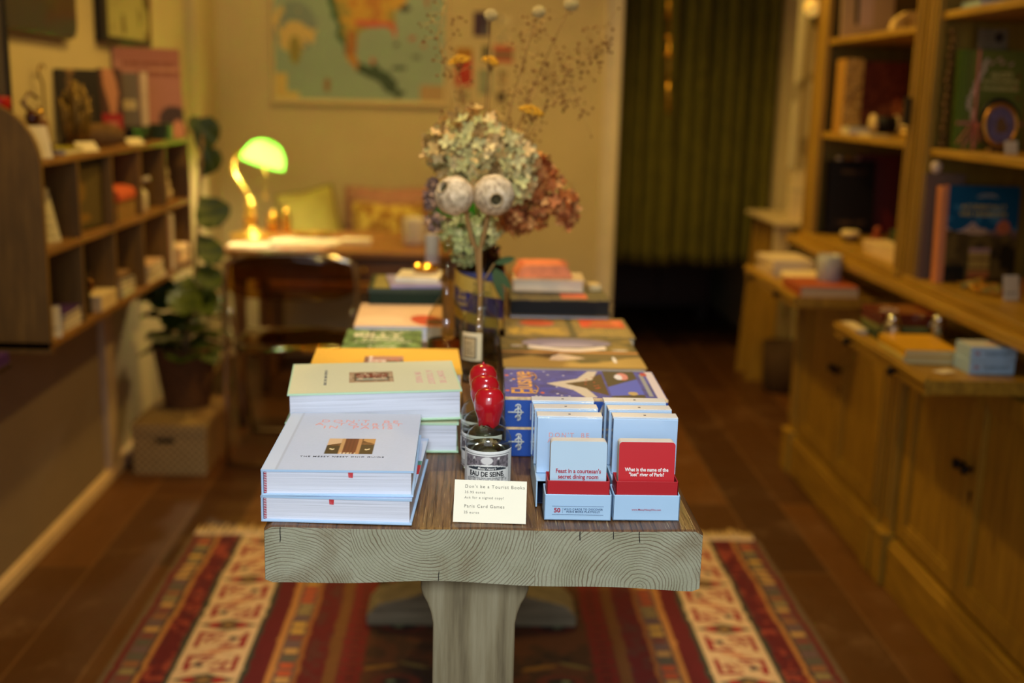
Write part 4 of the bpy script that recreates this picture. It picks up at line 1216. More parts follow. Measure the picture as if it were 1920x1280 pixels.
flower('hydrangea_flower', 'rust pink dried hydrangea head leaning out on the right of the bouquet', 'dried flower', (V2[0] + .011, V2[1] + .008, TZ + .03), (.12, 2.25, 1.20),
       [(.125, 2.25, 1.250, .036, .035, .035), (.150, 2.25, 1.205, .044, .040, .040), (.110, 2.24, 1.180, .050, .045, .036), (.085, 2.24, 1.160, .034, .034, .030), (.188, 2.25, 1.180, .020, .02, .034)], rust, 380, .0110, 9, (.03, 2.23, 1.12))
flower('hydrangea_flower', 'small pale green hydrangea cluster hanging low at the bottle necks', 'dried flower', (V2[0] - .009, V2[1] - .012, TZ + .03), (-.015, 2.14, 1.13),
       [(-.022, 2.12, 1.142, .034, .03, .036), (.022, 2.13, 1.150, .03, .028, .03), (-.012, 2.11, 1.112, .026, .024, .026)], [(176, 178, 118), (196, 194, 138), (150, 158, 98), (168, 168, 104)], 330, .0075, 15, (.0, 2.17, 1.17))
flower('statice_flower', 'muted purple dried statice sprig at the left edge of the bouquet', 'dried flower', (V2[0] - .014, V2[1] + .004, TZ + .03), (-.062, 2.16, 1.165),
       [(-.064, 2.16, 1.158, .022, .02, .018), (-.078, 2.17, 1.198, .014, .014, .018), (-.074, 2.17, 1.228, .010, .01, .012)], [(118, 94, 92), (146, 118, 106), (104, 82, 84), (190, 152, 122)], 150, .0060, 21, (.0, 2.18, 1.14))
# eucalyptus-like green leaf at the right
o = thing('leaf_sprig', 'dull green leaf sprig drooping right below the rust pink flower', 'dried leaves', (.023, 2.100, TZ + .012))
mb = MB(); leaf = []
def leafblade(mb, base_, tip, wid, up, n=8, curl=.15):
    b_, t_ = Vector(base_), Vector(tip); ax = (t_ - b_); L = ax.length; ax.normalize()
    sd = ax.cross(Vector(up)).normalized(); nr = sd.cross(ax).normalized()
    V, F = [], []
    for i in range(n + 1):
        u = i / n; w = wid * math.sin(PI * min(1, u * .96 + .03)) ** .75 if u < 1 else .0006
        ce = b_ + ax * (L * u) - nr * (curl * L * u * u)
        V += [tuple(ce - sd * w + nr * w * .25), tuple(ce), tuple(ce + sd * w + nr * w * .25)]
    for i in range(n):
        a = i * 3; F += [(a, a + 1, a + 4, a + 3), (a + 1, a + 2, a + 5, a + 4)]
    mb.add(V, F, 0, True)
for (b_, t_, w) in (((.02, 0, .17), (.052, -.01, .135), .012), ((.022, 0, .18), (.06, .01, .19), .010), ((.018, 0, .165), (.038, -.02, .115), .010)): leafblade(mb, b_, t_, w * .7, (0, -1, .2))
mb.build('leaves', mat((48, 70, 34), .8, var=.2), o)
MB().tube([(0, 0, 0), (.0, 0, .145), (.02, 0, .18)], .0018, 6).build('stem', M_stem2, o)
# yarrow heads
def yarrow(label, head, rad, tilt, foot, seed):
    o = thing('yarrow_flower', label, 'dried flower', foot)
    f = Vector(foot); h = Vector(head) - f; rg = random.Random(seed); mb = MB()
    q = Matrix.Translation(h) @ Matrix.Rotation(R(tilt), 4, 'Y') @ Matrix.Rotation(R(14), 4, 'X')
    for k in range(170):
        r_ = rad * math.sqrt(rg.random()); a = rg.uniform(0, 2 * PI)
        p = Vector((r_ * math.cos(a), r_ * math.sin(a) * .8, .006 - (r_ / rad) ** 2 * .009 + rg.uniform(-.0015, .0015)))
        mb.ball(p.x, p.y, p.z, rg.uniform(.0018, .0028), None, .0018, 5, 0, q)
    mb.build('flower_head', mat((214, 160, 34), .8, var=.25, scale=90), o)
    mb = MB()
    for k in range(14):
        a = 2 * PI * k / 14; p = q @ Vector((rad * .7 * math.cos(a), rad * .55 * math.sin(a), -.001)); mb.tube([h + Vector((0, 0, -.022)), p], .0007, 4)
    pts = [Vector((0, 0, 0)), Vector((h.x * .12, h.y * .2, h.z * .35)), Vector((h.x * .45, h.y * .6, h.z * .72)), h + Vector((0, 0, -.022))]
    mb.tube(neckpath(foot, Vector(head) + Vector((0, 0, -.022))), .0014, 6); mb.build('stem', M_stem, o); return o
yarrow('golden yarrow head nearest the wall map, highest on the left', (-.030, 2.24, 1.462), .021, -14, (.010, 2.205, TZ + .03), 1)
yarrow('small golden yarrow head seen edge on above the hydrangea', (.031, 2.25, 1.462), .0165, 16, (.026, 2.205, TZ + .03), 2)
yarrow('golden yarrow head to the right of the cream hydrangea', (.108, 2.16, 1.372), .023, 14, (.020, 2.196, TZ + .03), 3)
# white globe flowers
def globe(label, head, foot, r_):
    o = thing('globe_flower', label, 'dried flower', foot)
    f = Vector(foot); h = Vector(head) - f; mb = MB(); N_ = 120
    mb.ball(h.x, h.y, h.z, r_ * .86, None, r_ * .8, 8)
    for k in range(N_):
        z = 1 - 2 * (k + .5) / N_; a = k * 2.39996; s_ = math.sqrt(1 - z * z)
        mb.ball(h.x + s_ * math.cos(a) * r_, h.y + s_ * math.sin(a) * r_, h.z + z * r_ * .88, r_ * .13, None, None, 4)
    mb.build('flower_head', mat((210, 190, 132), .85, var=.2, scale=90), o)
    pts = [Vector((0, 0, 0)), Vector((h.x * .1, h.y * .1, h.z * .4)), Vector((h.x * .5, h.y * .4, h.z * .75)), h]
    MB().tube(neckpath(foot, head), .0013, 6).build('stem', M_stem, o)
globe('white globe flower nearest the pinned cards, leftmost of the three', (.028, 2.16, 1.540), (.014, 2.20, TZ + .03), .0115)
globe('white globe flower in the middle, above the brown gypsophila', (.118, 2.2, 1.551), (.024, 2.20, TZ + .03), .0115)
globe('white globe flower highest and rightmost of the three', (.178, 2.2, 1.566), (.028, 2.21, TZ + .03), .0128)
# gypsophila sprays
def spray(label, foot, pts, seed, n=46, spread=.05):
    o = thing('gypsophila_spray', label, 'dried flower', foot)
    f = Vector(foot); P_ = [Vector(p) - f for p in pts]; rg = random.Random(seed); st = MB(); bd = MB()
    k_ = (f - Vector((V2[0], V2[1], f.z))) * .55; cv = [Vector((0, 0, 0))]; P_ = [NECK + k_ - f] + P_
    for i in range(len(P_)):
        a = cv[-1]; 
        for t in (.25, .5, .75, 1): cv.append(a.lerp(P_[i], t))
    st.tube(cv, [.0013] * 4 + [.0011] * (len(cv) - 4), 5)
    for k in range(n):
        i = rg.randrange(9, len(cv)); b_ = cv[i]
        d_ = Vector((rg.uniform(-1, 1), rg.uniform(-.6, .6), rg.uniform(-.7, 1))).normalized() * rg.uniform(.3, 1) * spread
        m_ = b_ + d_ * .55 + Vector((0, 0, .004)); e = b_ + d_
        st.tube([b_, m_, e], [.0006, .0005, .0004], 4)
        bd.ball(e.x, e.y, e.z, rg.uniform(.0018, .0034), None, None, 5)
        if rg.random() < .5:
            e2 = e + Vector([rg.uniform(-.012, .012) for _ in range(3)]); st.tube([m_, e2], .0004, 4); bd.ball(e2.x, e2.y, e2.z, rg.uniform(.0016, .0028), None, None, 5)
    st.build('stems', mat((196, 160, 92), .8), o); bd.build('seed_heads', mat((126, 82, 38), .85, var=.3), o)['kind'] = 'stuff'
spray('brown gypsophila spray fanning to the upper right of the bouquet', (.022, 2.215, TZ + .03), [(.05, 2.22, 1.25), (.12, 2.26, 1.42), (.19, 2.28, 1.47), (.25, 2.29, 1.48)], 4, 62, .055)
spray('gypsophila spray curving up over the doorway trim on the far right', (.030, 2.20, TZ + .03), [(.06, 2.2, 1.22), (.13, 2.24, 1.36), (.165, 2.26, 1.44), (.21, 2.27, 1.46), (.25, 2.27, 1.53)], 6, 50, .05)
spray('gypsophila spray drooping down at the right of the pinned cards', (.026, 2.19, TZ + .03), [(.06, 2.2, 1.2), (.12, 2.22, 1.36), (.19, 2.24, 1.42), (.21, 2.24, 1.36)], 8, 40, .045)
spray('gypsophila spray standing in front of the wall map on the left', (.008, 2.19, TZ + .03), [(.0, 2.2, 1.25), (-.04, 2.22, 1.40), (-.07, 2.23, 1.50), (-.06, 2.23, 1.56)], 12, 46, .05)
spray('gypsophila spray rising in the middle between the globe flowers', (.016, 2.21, TZ + .03), [(.03, 2.22, 1.25), (.09, 2.24, 1.42), (.10, 2.24, 1.50), (.13, 2.24, 1.54)], 14, 44, .05)
# ================================================================ LEFT WALL SHELF
M_sh = wood((116, 78, 30), (176, 126, 62), 'Y', 4, .5, 12, .2, mid=(146, 100, 44))
M_shz = wood((104, 76, 28), (150, 112, 48), 'Z', 5, .5, 10, .2, mid=(126, 92, 38))
FX, BX, SY0, SY1 = -1.10, XL, 2.96, 4.49
sh = thing('pigeonhole_shelf', 'wall mounted wooden pigeonhole shelf with rounded end panels', 'shelf', ((FX + BX) / 2, SY0, .71))
def sbx(n_, *a, m=M_sh): return MB().box(*a).build(n_, m, sh, .0015, rel=True)
sbx('bottom_board', BX, FX, SY0, SY1, .712, .732); sbx('middle_board', BX, FX, SY0 + .02, SY1, .956, .974); sbx('top_board', BX, FX, SY0 + .02, SY1, 1.189, 1.207)
def endp(y0):
    pts = [(BX, .700), (FX - .002, .700), (FX, .72), (FX, 1.195)]
    for i in range(1, 11):
        a = PI / 2 * i / 10; pts.append((BX + (FX - BX) * math.cos(a) ** .8 if i < 10 else BX, 1.195 + .165 * math.sin(a)))
    return MB().prism(pts, y0, y0 + .02).build('end_panel', M_shz, sh, .002, rel=True)
endp(SY0); endp(SY1)
sbx('back_panel', BX, BX + .008, SY0 + .02, SY1, .732, 1.189, m=mat((88, 56, 30), .7, var=.1))
DIV = [3.247 + .0 * 0, 3.548, 3.855, 4.165]
for y in DIV:
    sbx('divider', BX + .008, FX - .002, y - .007, y + .007, .974, 1.189, m=M_shz); sbx('divider', BX + .008, FX - .002, y - .007, y + .007, .732, .956, m=M_shz)

def panel_stand(name, label, cat, w, h, t, loc, rz, func=None, col=(200, 200, 200), lean=8, pagec=None, res=.003, face='front_cover', bk='back_cover', group=None, rough=.5):
    """a book, card or picture standing on its lower edge and leaning back; width along local x, front towards -y"""
    o = thing(name, label, cat, loc, rz, group)
    T = Matrix.Translation((0, 0, t * math.sin(R(lean)) + .0002)) @ Matrix.Rotation(-R(lean), 4, 'X')
    ct = min(.002, t * .3)
    slab(face, w, h, ct, func or flat(col), T @ FR((-w / 2, 0, 0)), o, res, painted(rough))
    if t > .004:
        MB().box(-w / 2 + .001, w / 2 - .001, ct + .0001, t - ct, .001, h - .001, 0, T).build('pages', pages_mat(pagec or (222, 210, 186), 1), o)
        MB().box(-w / 2, w / 2, t - ct, t, 0, h, 0, T).build(bk, mat(col, rough, var=.05), o)
        MB().box(-w / 2 - ct, -w / 2, 0, t, 0, h, 0, T).build('spine', mat(col, rough, var=.05), o)
    return o
def flatbook(label, w, d, t, loc, rz, col, pagec=(226, 214, 190), name='book', cat='book', spine_side=True, group=None):
    o = thing(name, label, cat, loc, rz, group)
    ct = .0015
    mb = MB().box(-w / 2, w / 2, -d / 2, d / 2, 0, ct).box(-w / 2, w / 2, -d / 2, d / 2, t - ct, t).box(-w / 2, -w / 2 + ct, -d / 2, d / 2, ct, t - ct)
    mb.build('cover', mat(col, .5, var=.06), o)
    MB().box(-w / 2 + ct, w / 2 - .002, -d / 2 + .002, d / 2 - .002, ct, t - ct).build('pages', pages_mat(pagec), o)
    return o
ZT = 1.2075
def cardt(label, w, h, loc, rz, lean=14, col=(232, 216, 180), name='price_card', lines=3):
    def f(X, Y):
        img = flat(col)(X, Y)
        for k in range(lines): img = put(img, (np.abs(Y - h * (.3 + .2 * k)) < h * .02) & (X > w * .15) & (X < w * (.85 - .1 * (k % 2))), (110, 96, 80))
        return img
    o = thing(name, label, 'card', loc, rz)
    T = Matrix.Rotation(-R(lean), 4, 'X')
    slab('paper', w, h, .0006, f, T @ FR((-w / 2, 0, 0)), o, .003, painted(.8)); return o
# --- top of the shelf
o = cardt('narrow white card propped against the rounded shelf end', .06, .09, (-1.118, 3.022, ZT), R(38), 25, lines=0)
flatbook('yellow green booklet lying flat at the near end of the shelf top', .09, .17, .016, (-1.155, 3.25, ZT), R(3), (168, 160, 36), name='booklet')
cardt('small cream sign card lying tilted at the front shelf edge', .075, .035, (-1.112, 3.385, ZT), R(62), 40, lines=2)
def wmat(a, b): return wood(a, b, 'Z', 30, .35, 4, .1)
o = thing('carved_figure', 'rounded carved brown wooden figure with a dark face hole', 'figurine', (-1.236, 3.34, ZT))
MB().lathe([(.014, 0), (.024, .004), (.027, .03), (.027, .06), (.024, .085), (.016, .1), (.004, .107)], 24, sy=.8).build('body', wmat((104, 60, 26), (150, 96, 44)), o)
MB().ball(-.002, -.0215, .078, .008, .004, .008, 8).build('face_hole', mat((20, 12, 8), .6), o)
o = thing('carved_figure', 'dark glossy carved animal figure behind the rounded end panel', 'figurine', (-1.165, 3.110, ZT))
mb = MB().ball(0, 0, .045, .028, .036, .045).ball(.01, -.03, .10, .02, .022, .022).tube([(.01, -.03, .11), (-.01, -.045, .14), (.0, -.02, .165), (.02, -.01, .15)], [.007, .006, .005, .004])
mb.ball(-.02, .03, .02, .02, .02, .02).ball(.02, .03, .02, .018, .018, .02)
mb.build('body', mat((84, 40, 22), .25, var=.3, coat=.5), o)
MB().tube([(.022, -.02, .13), (.035, -.035, .118), (.02, -.05, .112)], .0035).build('ear_loop', brs, o)
o = thing('scroll_hook', 'thin curled wire hook rising behind the carved figures', 'hook', (-1.285, 3.52, ZT))
pts = [(0, 0, 0), (0, 0, .19)] + [(0, -.03 * math.sin(a) * .9, .20 + .022 * (1 - math.cos(a))) for a in [i * .45 for i in range(1, 10)]]
MB().tube(pts, .003).build('wire', mat((120, 82, 40), .4, .8), o)
bx('foot', -.012, .012, -.012, .012, 0, .004, mat((90, 60, 30), .5), o)
# gilded coral
o = thing('gilt_coral', 'gilded branching coral ornament standing on the shelf top', 'ornament', (-1.185, 3.50, ZT))
rg = random.Random(3); mb = MB()
for k in range(34):
    a = rg.uniform(0, 2 * PI); r_ = rg.uniform(0, .038); x, y = r_ * math.cos(a), r_ * math.sin(a) * 1.2; hh = rg.uniform(.13, .215) * (1 - r_ * 6)
    mb.tube([(x * .3, y * .3, .016), (x * .8, y * .8, hh * .4), (x, y, hh * .75), (x * 1.25, y * 1.25, hh)], [.012, .010, .008, .004], 7)
mb.build('branches', mat((128, 100, 40), .4, .45, var=.5, scale=60), o)
MB().lathe([(.03, 0), (.04, .004), (.036, .014), (.02, .02)], 24).build('base', mat((120, 84, 34), .4, .6), o)
# pine cone like dried artichoke on its side
o = thing('dried_cone', 'shaggy pale brown dried cone lying beside the gilt coral', 'ornament', (-1.150, 3.585, ZT), R(-52))
mb = MB().ball(0, 0, .036, .026, .055, .030)
for k in range(240):
    u = (k + .5) / 240; a = k * 2.4; rr_ = .034 * math.sin(PI * (.12 + .8 * u)); y = -.055 + .12 * u
    b_ = Vector((rr_ * .7 * math.cos(a), y, .038 + rr_ * .8 * math.sin(a))); d_ = Vector((math.cos(a) * .8, .75, math.sin(a) * .8)).normalized()
    if b_.z + d_.z * .02 < .002: continue
    leafblade(mb, b_, b_ + d_ * .021, .0045, (math.cos(a) + .01, -.4, math.sin(a)), 3)
mb.build('scales', mat((150, 112, 56), .7, var=.45, scale=80), o)
def ring_note(X, Y):
    img = flat((34, 24, 16))(X, Y); img = put(img, (X > .028) & (X < .06) & (fbm(X, Y, 160, 2) > .55), (150, 110, 60)); img = put(img, (X > .07) & ((Y * 60 % 1) < .22) & (Y < .12) & (X < .11), (140, 110, 70)); return img
panel_stand('notebook', 'black notebook with faint gold script leaning on the wall behind the coral', 'notebook', .135, .205, .012, (-1.235, 3.70, ZT + .03), R(40), ring_note, (26, 18, 12), 6)
def hand(X, Y):
    w, h = .075, .21; img = flat((84, 48, 26))(X, Y)
    img = put(img, np.abs(X - w * (.45 + .12 * np.sin(Y * 18))) < .016 - .006 * np.sin(Y * 30), (206, 138, 92)); img = put(img, (Y < .065) & (np.abs(X - w / 2) < .032), (170, 30, 20)); img = put(img, (Y < .04) & (np.abs(X - w / 2) < .018), (206, 120, 100)); return img
panel_stand('booklet', 'narrow booklet with a flesh coloured shape over a red base', 'booklet', .075, .21, .010, (-1.19, 3.865, ZT + .032), R(30), hand, (84, 48, 26), 4)
for y_ in (3.70, 3.865):
    pass
o = thing('display_block', 'low dark block carrying the notebook and the narrow booklet', 'block', (-1.225, 3.78, ZT))
MB().box(-.055, .055, -.155, .135, 0, .031).build('block', mat((40, 26, 16), .6), o, .002)
o = thing('storage_box', 'flat black box at the far end of the shelf top', 'box', (-1.222, 4.045, ZT))
MB().box(-.075, .075, -.118, .118, 0, .034).build('base', mat((22, 14, 10), .5), o, .0015); MB().box(-.077, .077, -.120, .120, .034, .05).build('lid', mat((26, 17, 12), .5), o, .0015)
o = thing('storage_box', 'dark green box at the far end of the shelf by the pink poster', 'box', (-1.140, 4.255, ZT))
MB().box(-.034, .034, -.035, .035, 0, .045).build('base', mat((44, 58, 28), .5), o, .0015); MB().box(-.035, .035, -.036, .036, .045, .056).build('lid', mat((50, 64, 32), .5), o, .0015)
def grey_c(X, Y):
    img = flat((110, 96, 86))(X, Y); img = put(img, rect(X, Y, .075, .122, .055, .088), (196, 174, 130)); img = put(img, rect(X, Y, .08, .117, .066, .068) | rect(X, Y, .08, .11, .074, .076), (150, 120, 84)); return img
panel_stand('book', 'grey book with a small cream label standing on the black box', 'book', .135, .18, .016, (-1.218, 4.055, ZT + .051), R(30), grey_c, (104, 92, 84), 5)
o = thing('pillar_candle', 'slim cream candle block beside the grey book on the black box', 'candle', (-1.158, 4.13, ZT + .051), R(20))
bx('wax', -.011, .011, -.011, .011, 0, .185, mat((222, 196, 154), .5), o, .001); MB().tube([(0, 0, .185), (0, .001, .193)], .001, 6).build('wick', mat((30, 20, 14), .8), o)
def poster_c(X, Y):
    w, h = .275, .325; u = X / w; v = Y / h; img = flat((172, 116, 112))(X, Y); img = put(img, (v > .86), (160, 100, 96))
    for vv, a, b in ((.82, .12, .9), (.72, .30, .92)):
        img = put(img, (np.abs(v - vv) < .03) & (u > a) & (u < b) & ((u * 17 % 1) < .7), (120, 58, 46))
    img = put(img, (np.abs(v - .765) < .008) & (u > .5) & (u < .9), (206, 150, 130)); img = put(img, ell(u, v, .8, .2, .22, .16), (70, 52, 66)); img = put(img, ell(u, v, .86, .08, .1, .12), (206, 140, 120)); return img
panel_stand('poster_book', 'large dusty pink cover with faint lettering at the far end of the shelf', 'book', .262, .325, .016, (-1.188, 4.335, ZT), R(44), poster_c, (196, 150, 140), 4, pagec=(240, 210, 200))
cardt('white price card flat under the pink poster book', .07, .03, (-1.112, 3.86, ZT), R(60), 50, lines=0)
o = thing('red_candle', 'red topped glass candle jar at the near end of the shelf', 'candle', (-1.213, 3.011, ZT))
MB().lathe([(.025, 0), (.027, .004), (.027, .120), (.025, .124)], 24).build('jar', mat((120, 60, 40), .2, coat=.5), o); MB().lathe([(.026, .122), (.028, .126), (.028, .150), (.026, .154)], 24).build('lid', mat((178, 24, 18), .4), o)
# --- pigeonholes
zM, zB = .9745, .7325
def litho(X, Y):
    w, h = .10, .15; img = flat((206, 194, 160))(X, Y); img = put(img, ell(X, Y, .05, .125, .03, .016), (90, 84, 66))
    for k in range(9): img = put(img, (np.abs(Y - .015 - k * .009) < .0012) & (X > .012) & (X < .088 - .01 * (k % 3)), (120, 110, 86))
    return img
panel_stand('print_card', 'cream printed card with an engraving in the nearest upper pigeonhole', 'card', .10, .15, .003, (-1.150, 3.105, zM), R(58), litho, (206, 194, 160), 18)
panel_stand('print_card', 'black backed card standing behind the engraving card', 'card', .10, .165, .003, (-1.185, 3.115, zM), R(58), flat((24, 18, 14)), (24, 18, 14), 12)
def oldbook(X, Y):
    img = flat((86, 72, 36))(X, Y); m_ = rect(X, Y, .02, .21, .012, .168); img = put(img, m_, (98, 82, 44)); img = put(img, ell(X, Y, .09, .11, .035, .035), (134, 102, 44)); img = put(img, ell(X, Y, .10, .03, .05, .014), (140, 104, 40)); return img
o = panel_stand('antique_book', 'olive antique book in a dark frame in the second upper pigeonhole', 'book', .225, .18, .009, (-1.142, 3.40, zM + .007), R(82), oldbook, (30, 22, 14), 0)
o = thing('dark_frame', 'thin dark picture frame around the olive antique book', 'frame', (-1.144, 3.402, zM), R(82))
mb = MB(); T_ = Matrix.Identity(4)
for a in ((-.125, -.116, 0, .205), (.116, .125, 0, .205), (-.116, .116, 0, .006), (-.116, .116, .190, .205)): mb.box(a[0], a[1], .0, .016, a[2], a[3], 0, T_)
mb.build('frame', mat((34, 22, 14), .5), o, .001)
o = thing('wooden_box', 'pale wooden box under the orange cloth in the third upper pigeonhole', 'box', (-1.180, 3.70, zM))
MB().box(-.07, .07, -.085, .105, 0, .052).build('base', mat((150, 112, 56), .6), o, .002); MB().box(-.071, .071, -.086, .106, .052, .06).build('lid', mat((140, 102, 50), .6), o, .002)
o = thing('cloth_roll', 'folded orange red cloth pouch on top of the pale wooden box', 'pouch', (-1.178, 3.71, zM + .0605))
outl = [(-.07, 0), (.07, 0), (.074, .018), (.066, .038), (.03, .046), (-.03, .044), (-.066, .036), (-.073, .018)]
MB().prism(outl, -.085, .09).build('cloth', mat((206, 92, 52), .8, var=.15), o, .006, 3)
MB().box(-.012, .012, -.0855, .0905, .0465, .048).build('strap', mat((170, 66, 36), .7), o, .0005)
o = thing('spice_tin', 'small dark tin with a red band before the pale wooden box', 'tin', (-1.130, 3.585, zM))
MB().lathe([(.017, 0), (.018, .002), (.018, .062), (.016, .064)], 24).build('tin', mat((60, 30, 16), .4, .5), o); MB().lathe([(.0184, .034), (.0184, .05)], 24, cap=False).build('band', mat((150, 50, 34), .5), o)
o = thing('pump_bottle', 'white lotion bottle with an angled white pump in the fourth upper pigeonhole', 'bottle', (-1.145, 3.985, zM), R(20))
MB().lathe([(.022, 0), (.024, .003), (.024, .058), (.020, .068), (.010, .072), (.010, .08)], 24).build('bottle', mat((222, 208, 182), .35), o)
MB().tube([(0, 0, .078), (0, 0, .10)], .004).tube([(0, 0, .102), (.03, -.012, .112)], [.010, .008]).build('pump', mat((226, 210, 190), .35), o)
o = thing('plaster_figurine', 'seated white plaster cat figurine in the last upper pigeonhole', 'figurine', (-1.150, 4.325, zM), R(20))
MB().ball(0, .012, .030, .026, .034, .029).ball(0, -.004, .058, .018, .020, .034).build('body', mat((232, 208, 168), .6, var=.05), o)
MB().ball(0, -.012, .103, .0135, .015, .014).ball(0, -.022, .100, .007, .008, .006).lathe([(.0055, 0), (.001, .014)], 8, 0, Matrix.Translation((-.008, -.010, .112))).lathe([(.0055, 0), (.001, .014)], 8, 0, Matrix.Translation((.008, -.010, .112))).build('head', mat((232, 208, 168), .6, var=.05), o)
# lower row
for i in range(4):
    flatbook(('lowest', 'second', 'third', 'topmost')[i] + ' purple and white paperback in the nearest lower pigeonhole pile', .12, .15, .0125, (-1.170 + .002 * (i % 2), 3.155 + .003 * i, zB + i * .0128), R(i * 1.2 - 1), (74, 44, 110) if i == 3 else (206, 190, 176), group=None, name='paperback')
cardt('cream card standing at the left of the nearest lower pigeonhole', .045, .085, (-1.115, 3.02, zB), R(25), 18, lines=1)
o = thing('black_panel', 'tall thin black board leaning in the second lower pigeonhole', 'board', (-1.155, 3.305, zB + .001), R(52))
MB().box(-.055, .055, -.003, .003, 0, .213, 0, Matrix.Rotation(R(-3), 4, 'X')).build('board', mat((14, 9, 6), .5), o, .001)
o = thing('jar_of_trinkets', 'small brass lidded jar gleaming in the second lower pigeonhole', 'jar', (-1.165, 3.455, zB + .0485))
MB().lathe([(.014, 0), (.022, .01), (.024, .025), (.016, .038), (.008, .042)], 20).build('jar', mat((120, 80, 40), .15, .9), o); MB().ball(0, 0, .05, .010).build('knob', mat((230, 210, 190), .1, 1.0), o)
o = thing('cream_box', 'cream cardboard box under the brass jar in the second lower pigeonhole', 'box', (-1.160, 3.455, zB))
MB().box(-.056, .058, -.070, .080, 0, .040).build('base', mat((226, 198, 150), .6, var=.04), o, .001); MB().box(-.057, .059, -.071, .081, .040, .048).build('lid', mat((226, 200, 156), .6, var=.04), o, .001)
for i, (col, lb) in enumerate((((116, 158, 122), 'mint green book at the bottom of the third lower pigeonhole'), ((206, 190, 160), 'cream notebook on the mint green book'), ((186, 170, 150), 'pale grey notebook second from the top of the mint pile'), ((60, 44, 30), 'dark slim book topping the mint pile'))):
    flatbook(lb, .12, .15 - .012 * i, .017 if i < 2 else .012, (-1.172, 3.70, zB + (0, .0175, .035, .0475)[i]), R(2 - 3 * i), col)
o = thing('tin_tray', 'small pinkish tin on top of the mint pile', 'tin', (-1.165, 3.69, zB + .060))
MB().box(-.045, .045, -.05, .05, 0, .016).build('tin', mat((190, 150, 116), .3, .4), o, .004)
for i, (col, lb, w) in enumerate((((216, 186, 146), 'cream booklet pile bottom in the fourth lower pigeonhole', .13), ((120, 116, 104), 'grey booklet in the fourth lower pigeonhole', .12), ((222, 180, 150), 'pinkish booklet on top in the fourth lower pigeonhole', .125))):
    flatbook(lb, w, .20, .020, (-1.168, 4.01, zB + i * .0205), R(-2 + 2 * i), col)
o = panel_stand('pink_book', 'tall slim pink book standing in the last lower pigeonhole', 'book', .03, .205, .07, (-1.118, 4.195, zB), R(4), None, (206, 142, 124), 0)
for i, (col, lb) in enumerate((((226, 184, 134), 'cream folded linen at the bottom of the last lower pigeonhole'), ((234, 196, 150), 'folded cream linen on top in the last lower pigeonhole'))):
    o = thing('folded_linen', lb, 'cloth', (-1.165, 4.385, zB + i * .0365), R(2 * i))
    MB().box(-.065, .065, -.085, .085, 0, .036).build('fold', mat(col, .85, var=.08, bmp=.3), o, .012, 4)
# --- things on the wall at the left
o = thing('hanging_tray', 'dark hanging tray with rounded lower corner high on the left wall', 'tray', (XL + .05, 3.55, 1.52))
outl = [(3.08, 1.545)]
for i in range(7):
    a = R(-90 + 15 * i); outl.append((3.78 + .05 * math.cos(a), 1.585 + .05 * math.sin(a)))
outl += [(3.83, 2.0), (3.05, 2.0)]
MB().prism(outl, XL, XL + .035, 'X').build('body', mat((38, 20, 10), .3, var=.3, coat=.4), o, .01, 3, rel=True)
MB().prism([(3.11, 1.70), (3.78, 1.70), (3.78, 1.98), (3.11, 1.98)], XL + .035, XL + .038, 'X').build('inlay', mat((64, 38, 16), .35), o, rel=True)
o = thing('wall_picture', 'framed pale green print with a dark frame above the shelf', 'picture', (XL + .01, 4.45, 1.5))
y0, y1, z0, z1 = 4.10, 4.70, 1.545, 2.1
MB().box(XL, XL + .03, y0, y0 + .06, z0, z1).box(XL, XL + .03, y0 + .06, y1, z0, z0 + .02).box(XL, XL + .03, y0 + .06, y1, z1 - .02, z1).build('frame', mat((22, 14, 8), .4), o, .002, rel=True)
MB().box(XL, XL + .03, y1 - .012, y1, z0, z1).build('gilt_edge', mat((130, 92, 40), .35, .6), o, rel=True)
def pr(X, Y):
    img = flat((176, 170, 112))(X, Y); img = put(img, (fbm(X, Y, 14, 12) > .66), (110, 96, 50)); return img
slab('print', y1 - y0 - .07, z1 - z0 - .04, .002, pr, frame((.012, y0 + .06 - 4.45, z0 + .02 - 1.5), (0, 1, 0), (0, 0, 1)), o, .01)
o = thing('standing_mirror', 'upright mirror with thin black edge at the near end of the shelf top', 'mirror', (-1.25, 3.045, ZT))
MB().box(-1.303, -1.205, 3.045, 3.055, 1.215, 1.80).build('glass', mat((110, 104, 92), .25, .8), o, rel=True)
MB().box(-1.205, -1.196, 3.043, 3.057, 1.208, 1.81).box(-1.303, -1.205, 3.043, 3.057, 1.208, 1.215).box(-1.303, -1.205, 3.043, 3.057, 1.80, 1.81).build('frame', mat((14, 9, 6), .4), o, rel=True)
o = thing('wall_ledge', 'small dark wooden wall ledge at the far left edge', 'ledge', (-1.20, 2.64, .74))
MB().box(-1.158, -1.10, 2.55, 2.70, .728, .742).build('board', mat((54, 32, 16), .5), o, .002, rel=True)
MB().box(-1.158, -1.15, 2.55, 2.70, .60, .728).build('bracket', mat((54, 32, 16), .5), o, .002, rel=True)
flatbook('cream book with purple spine on the small ledge at the far left', .055, .12, .026, (-1.128, 2.63, .7425), PI, (70, 36, 110))
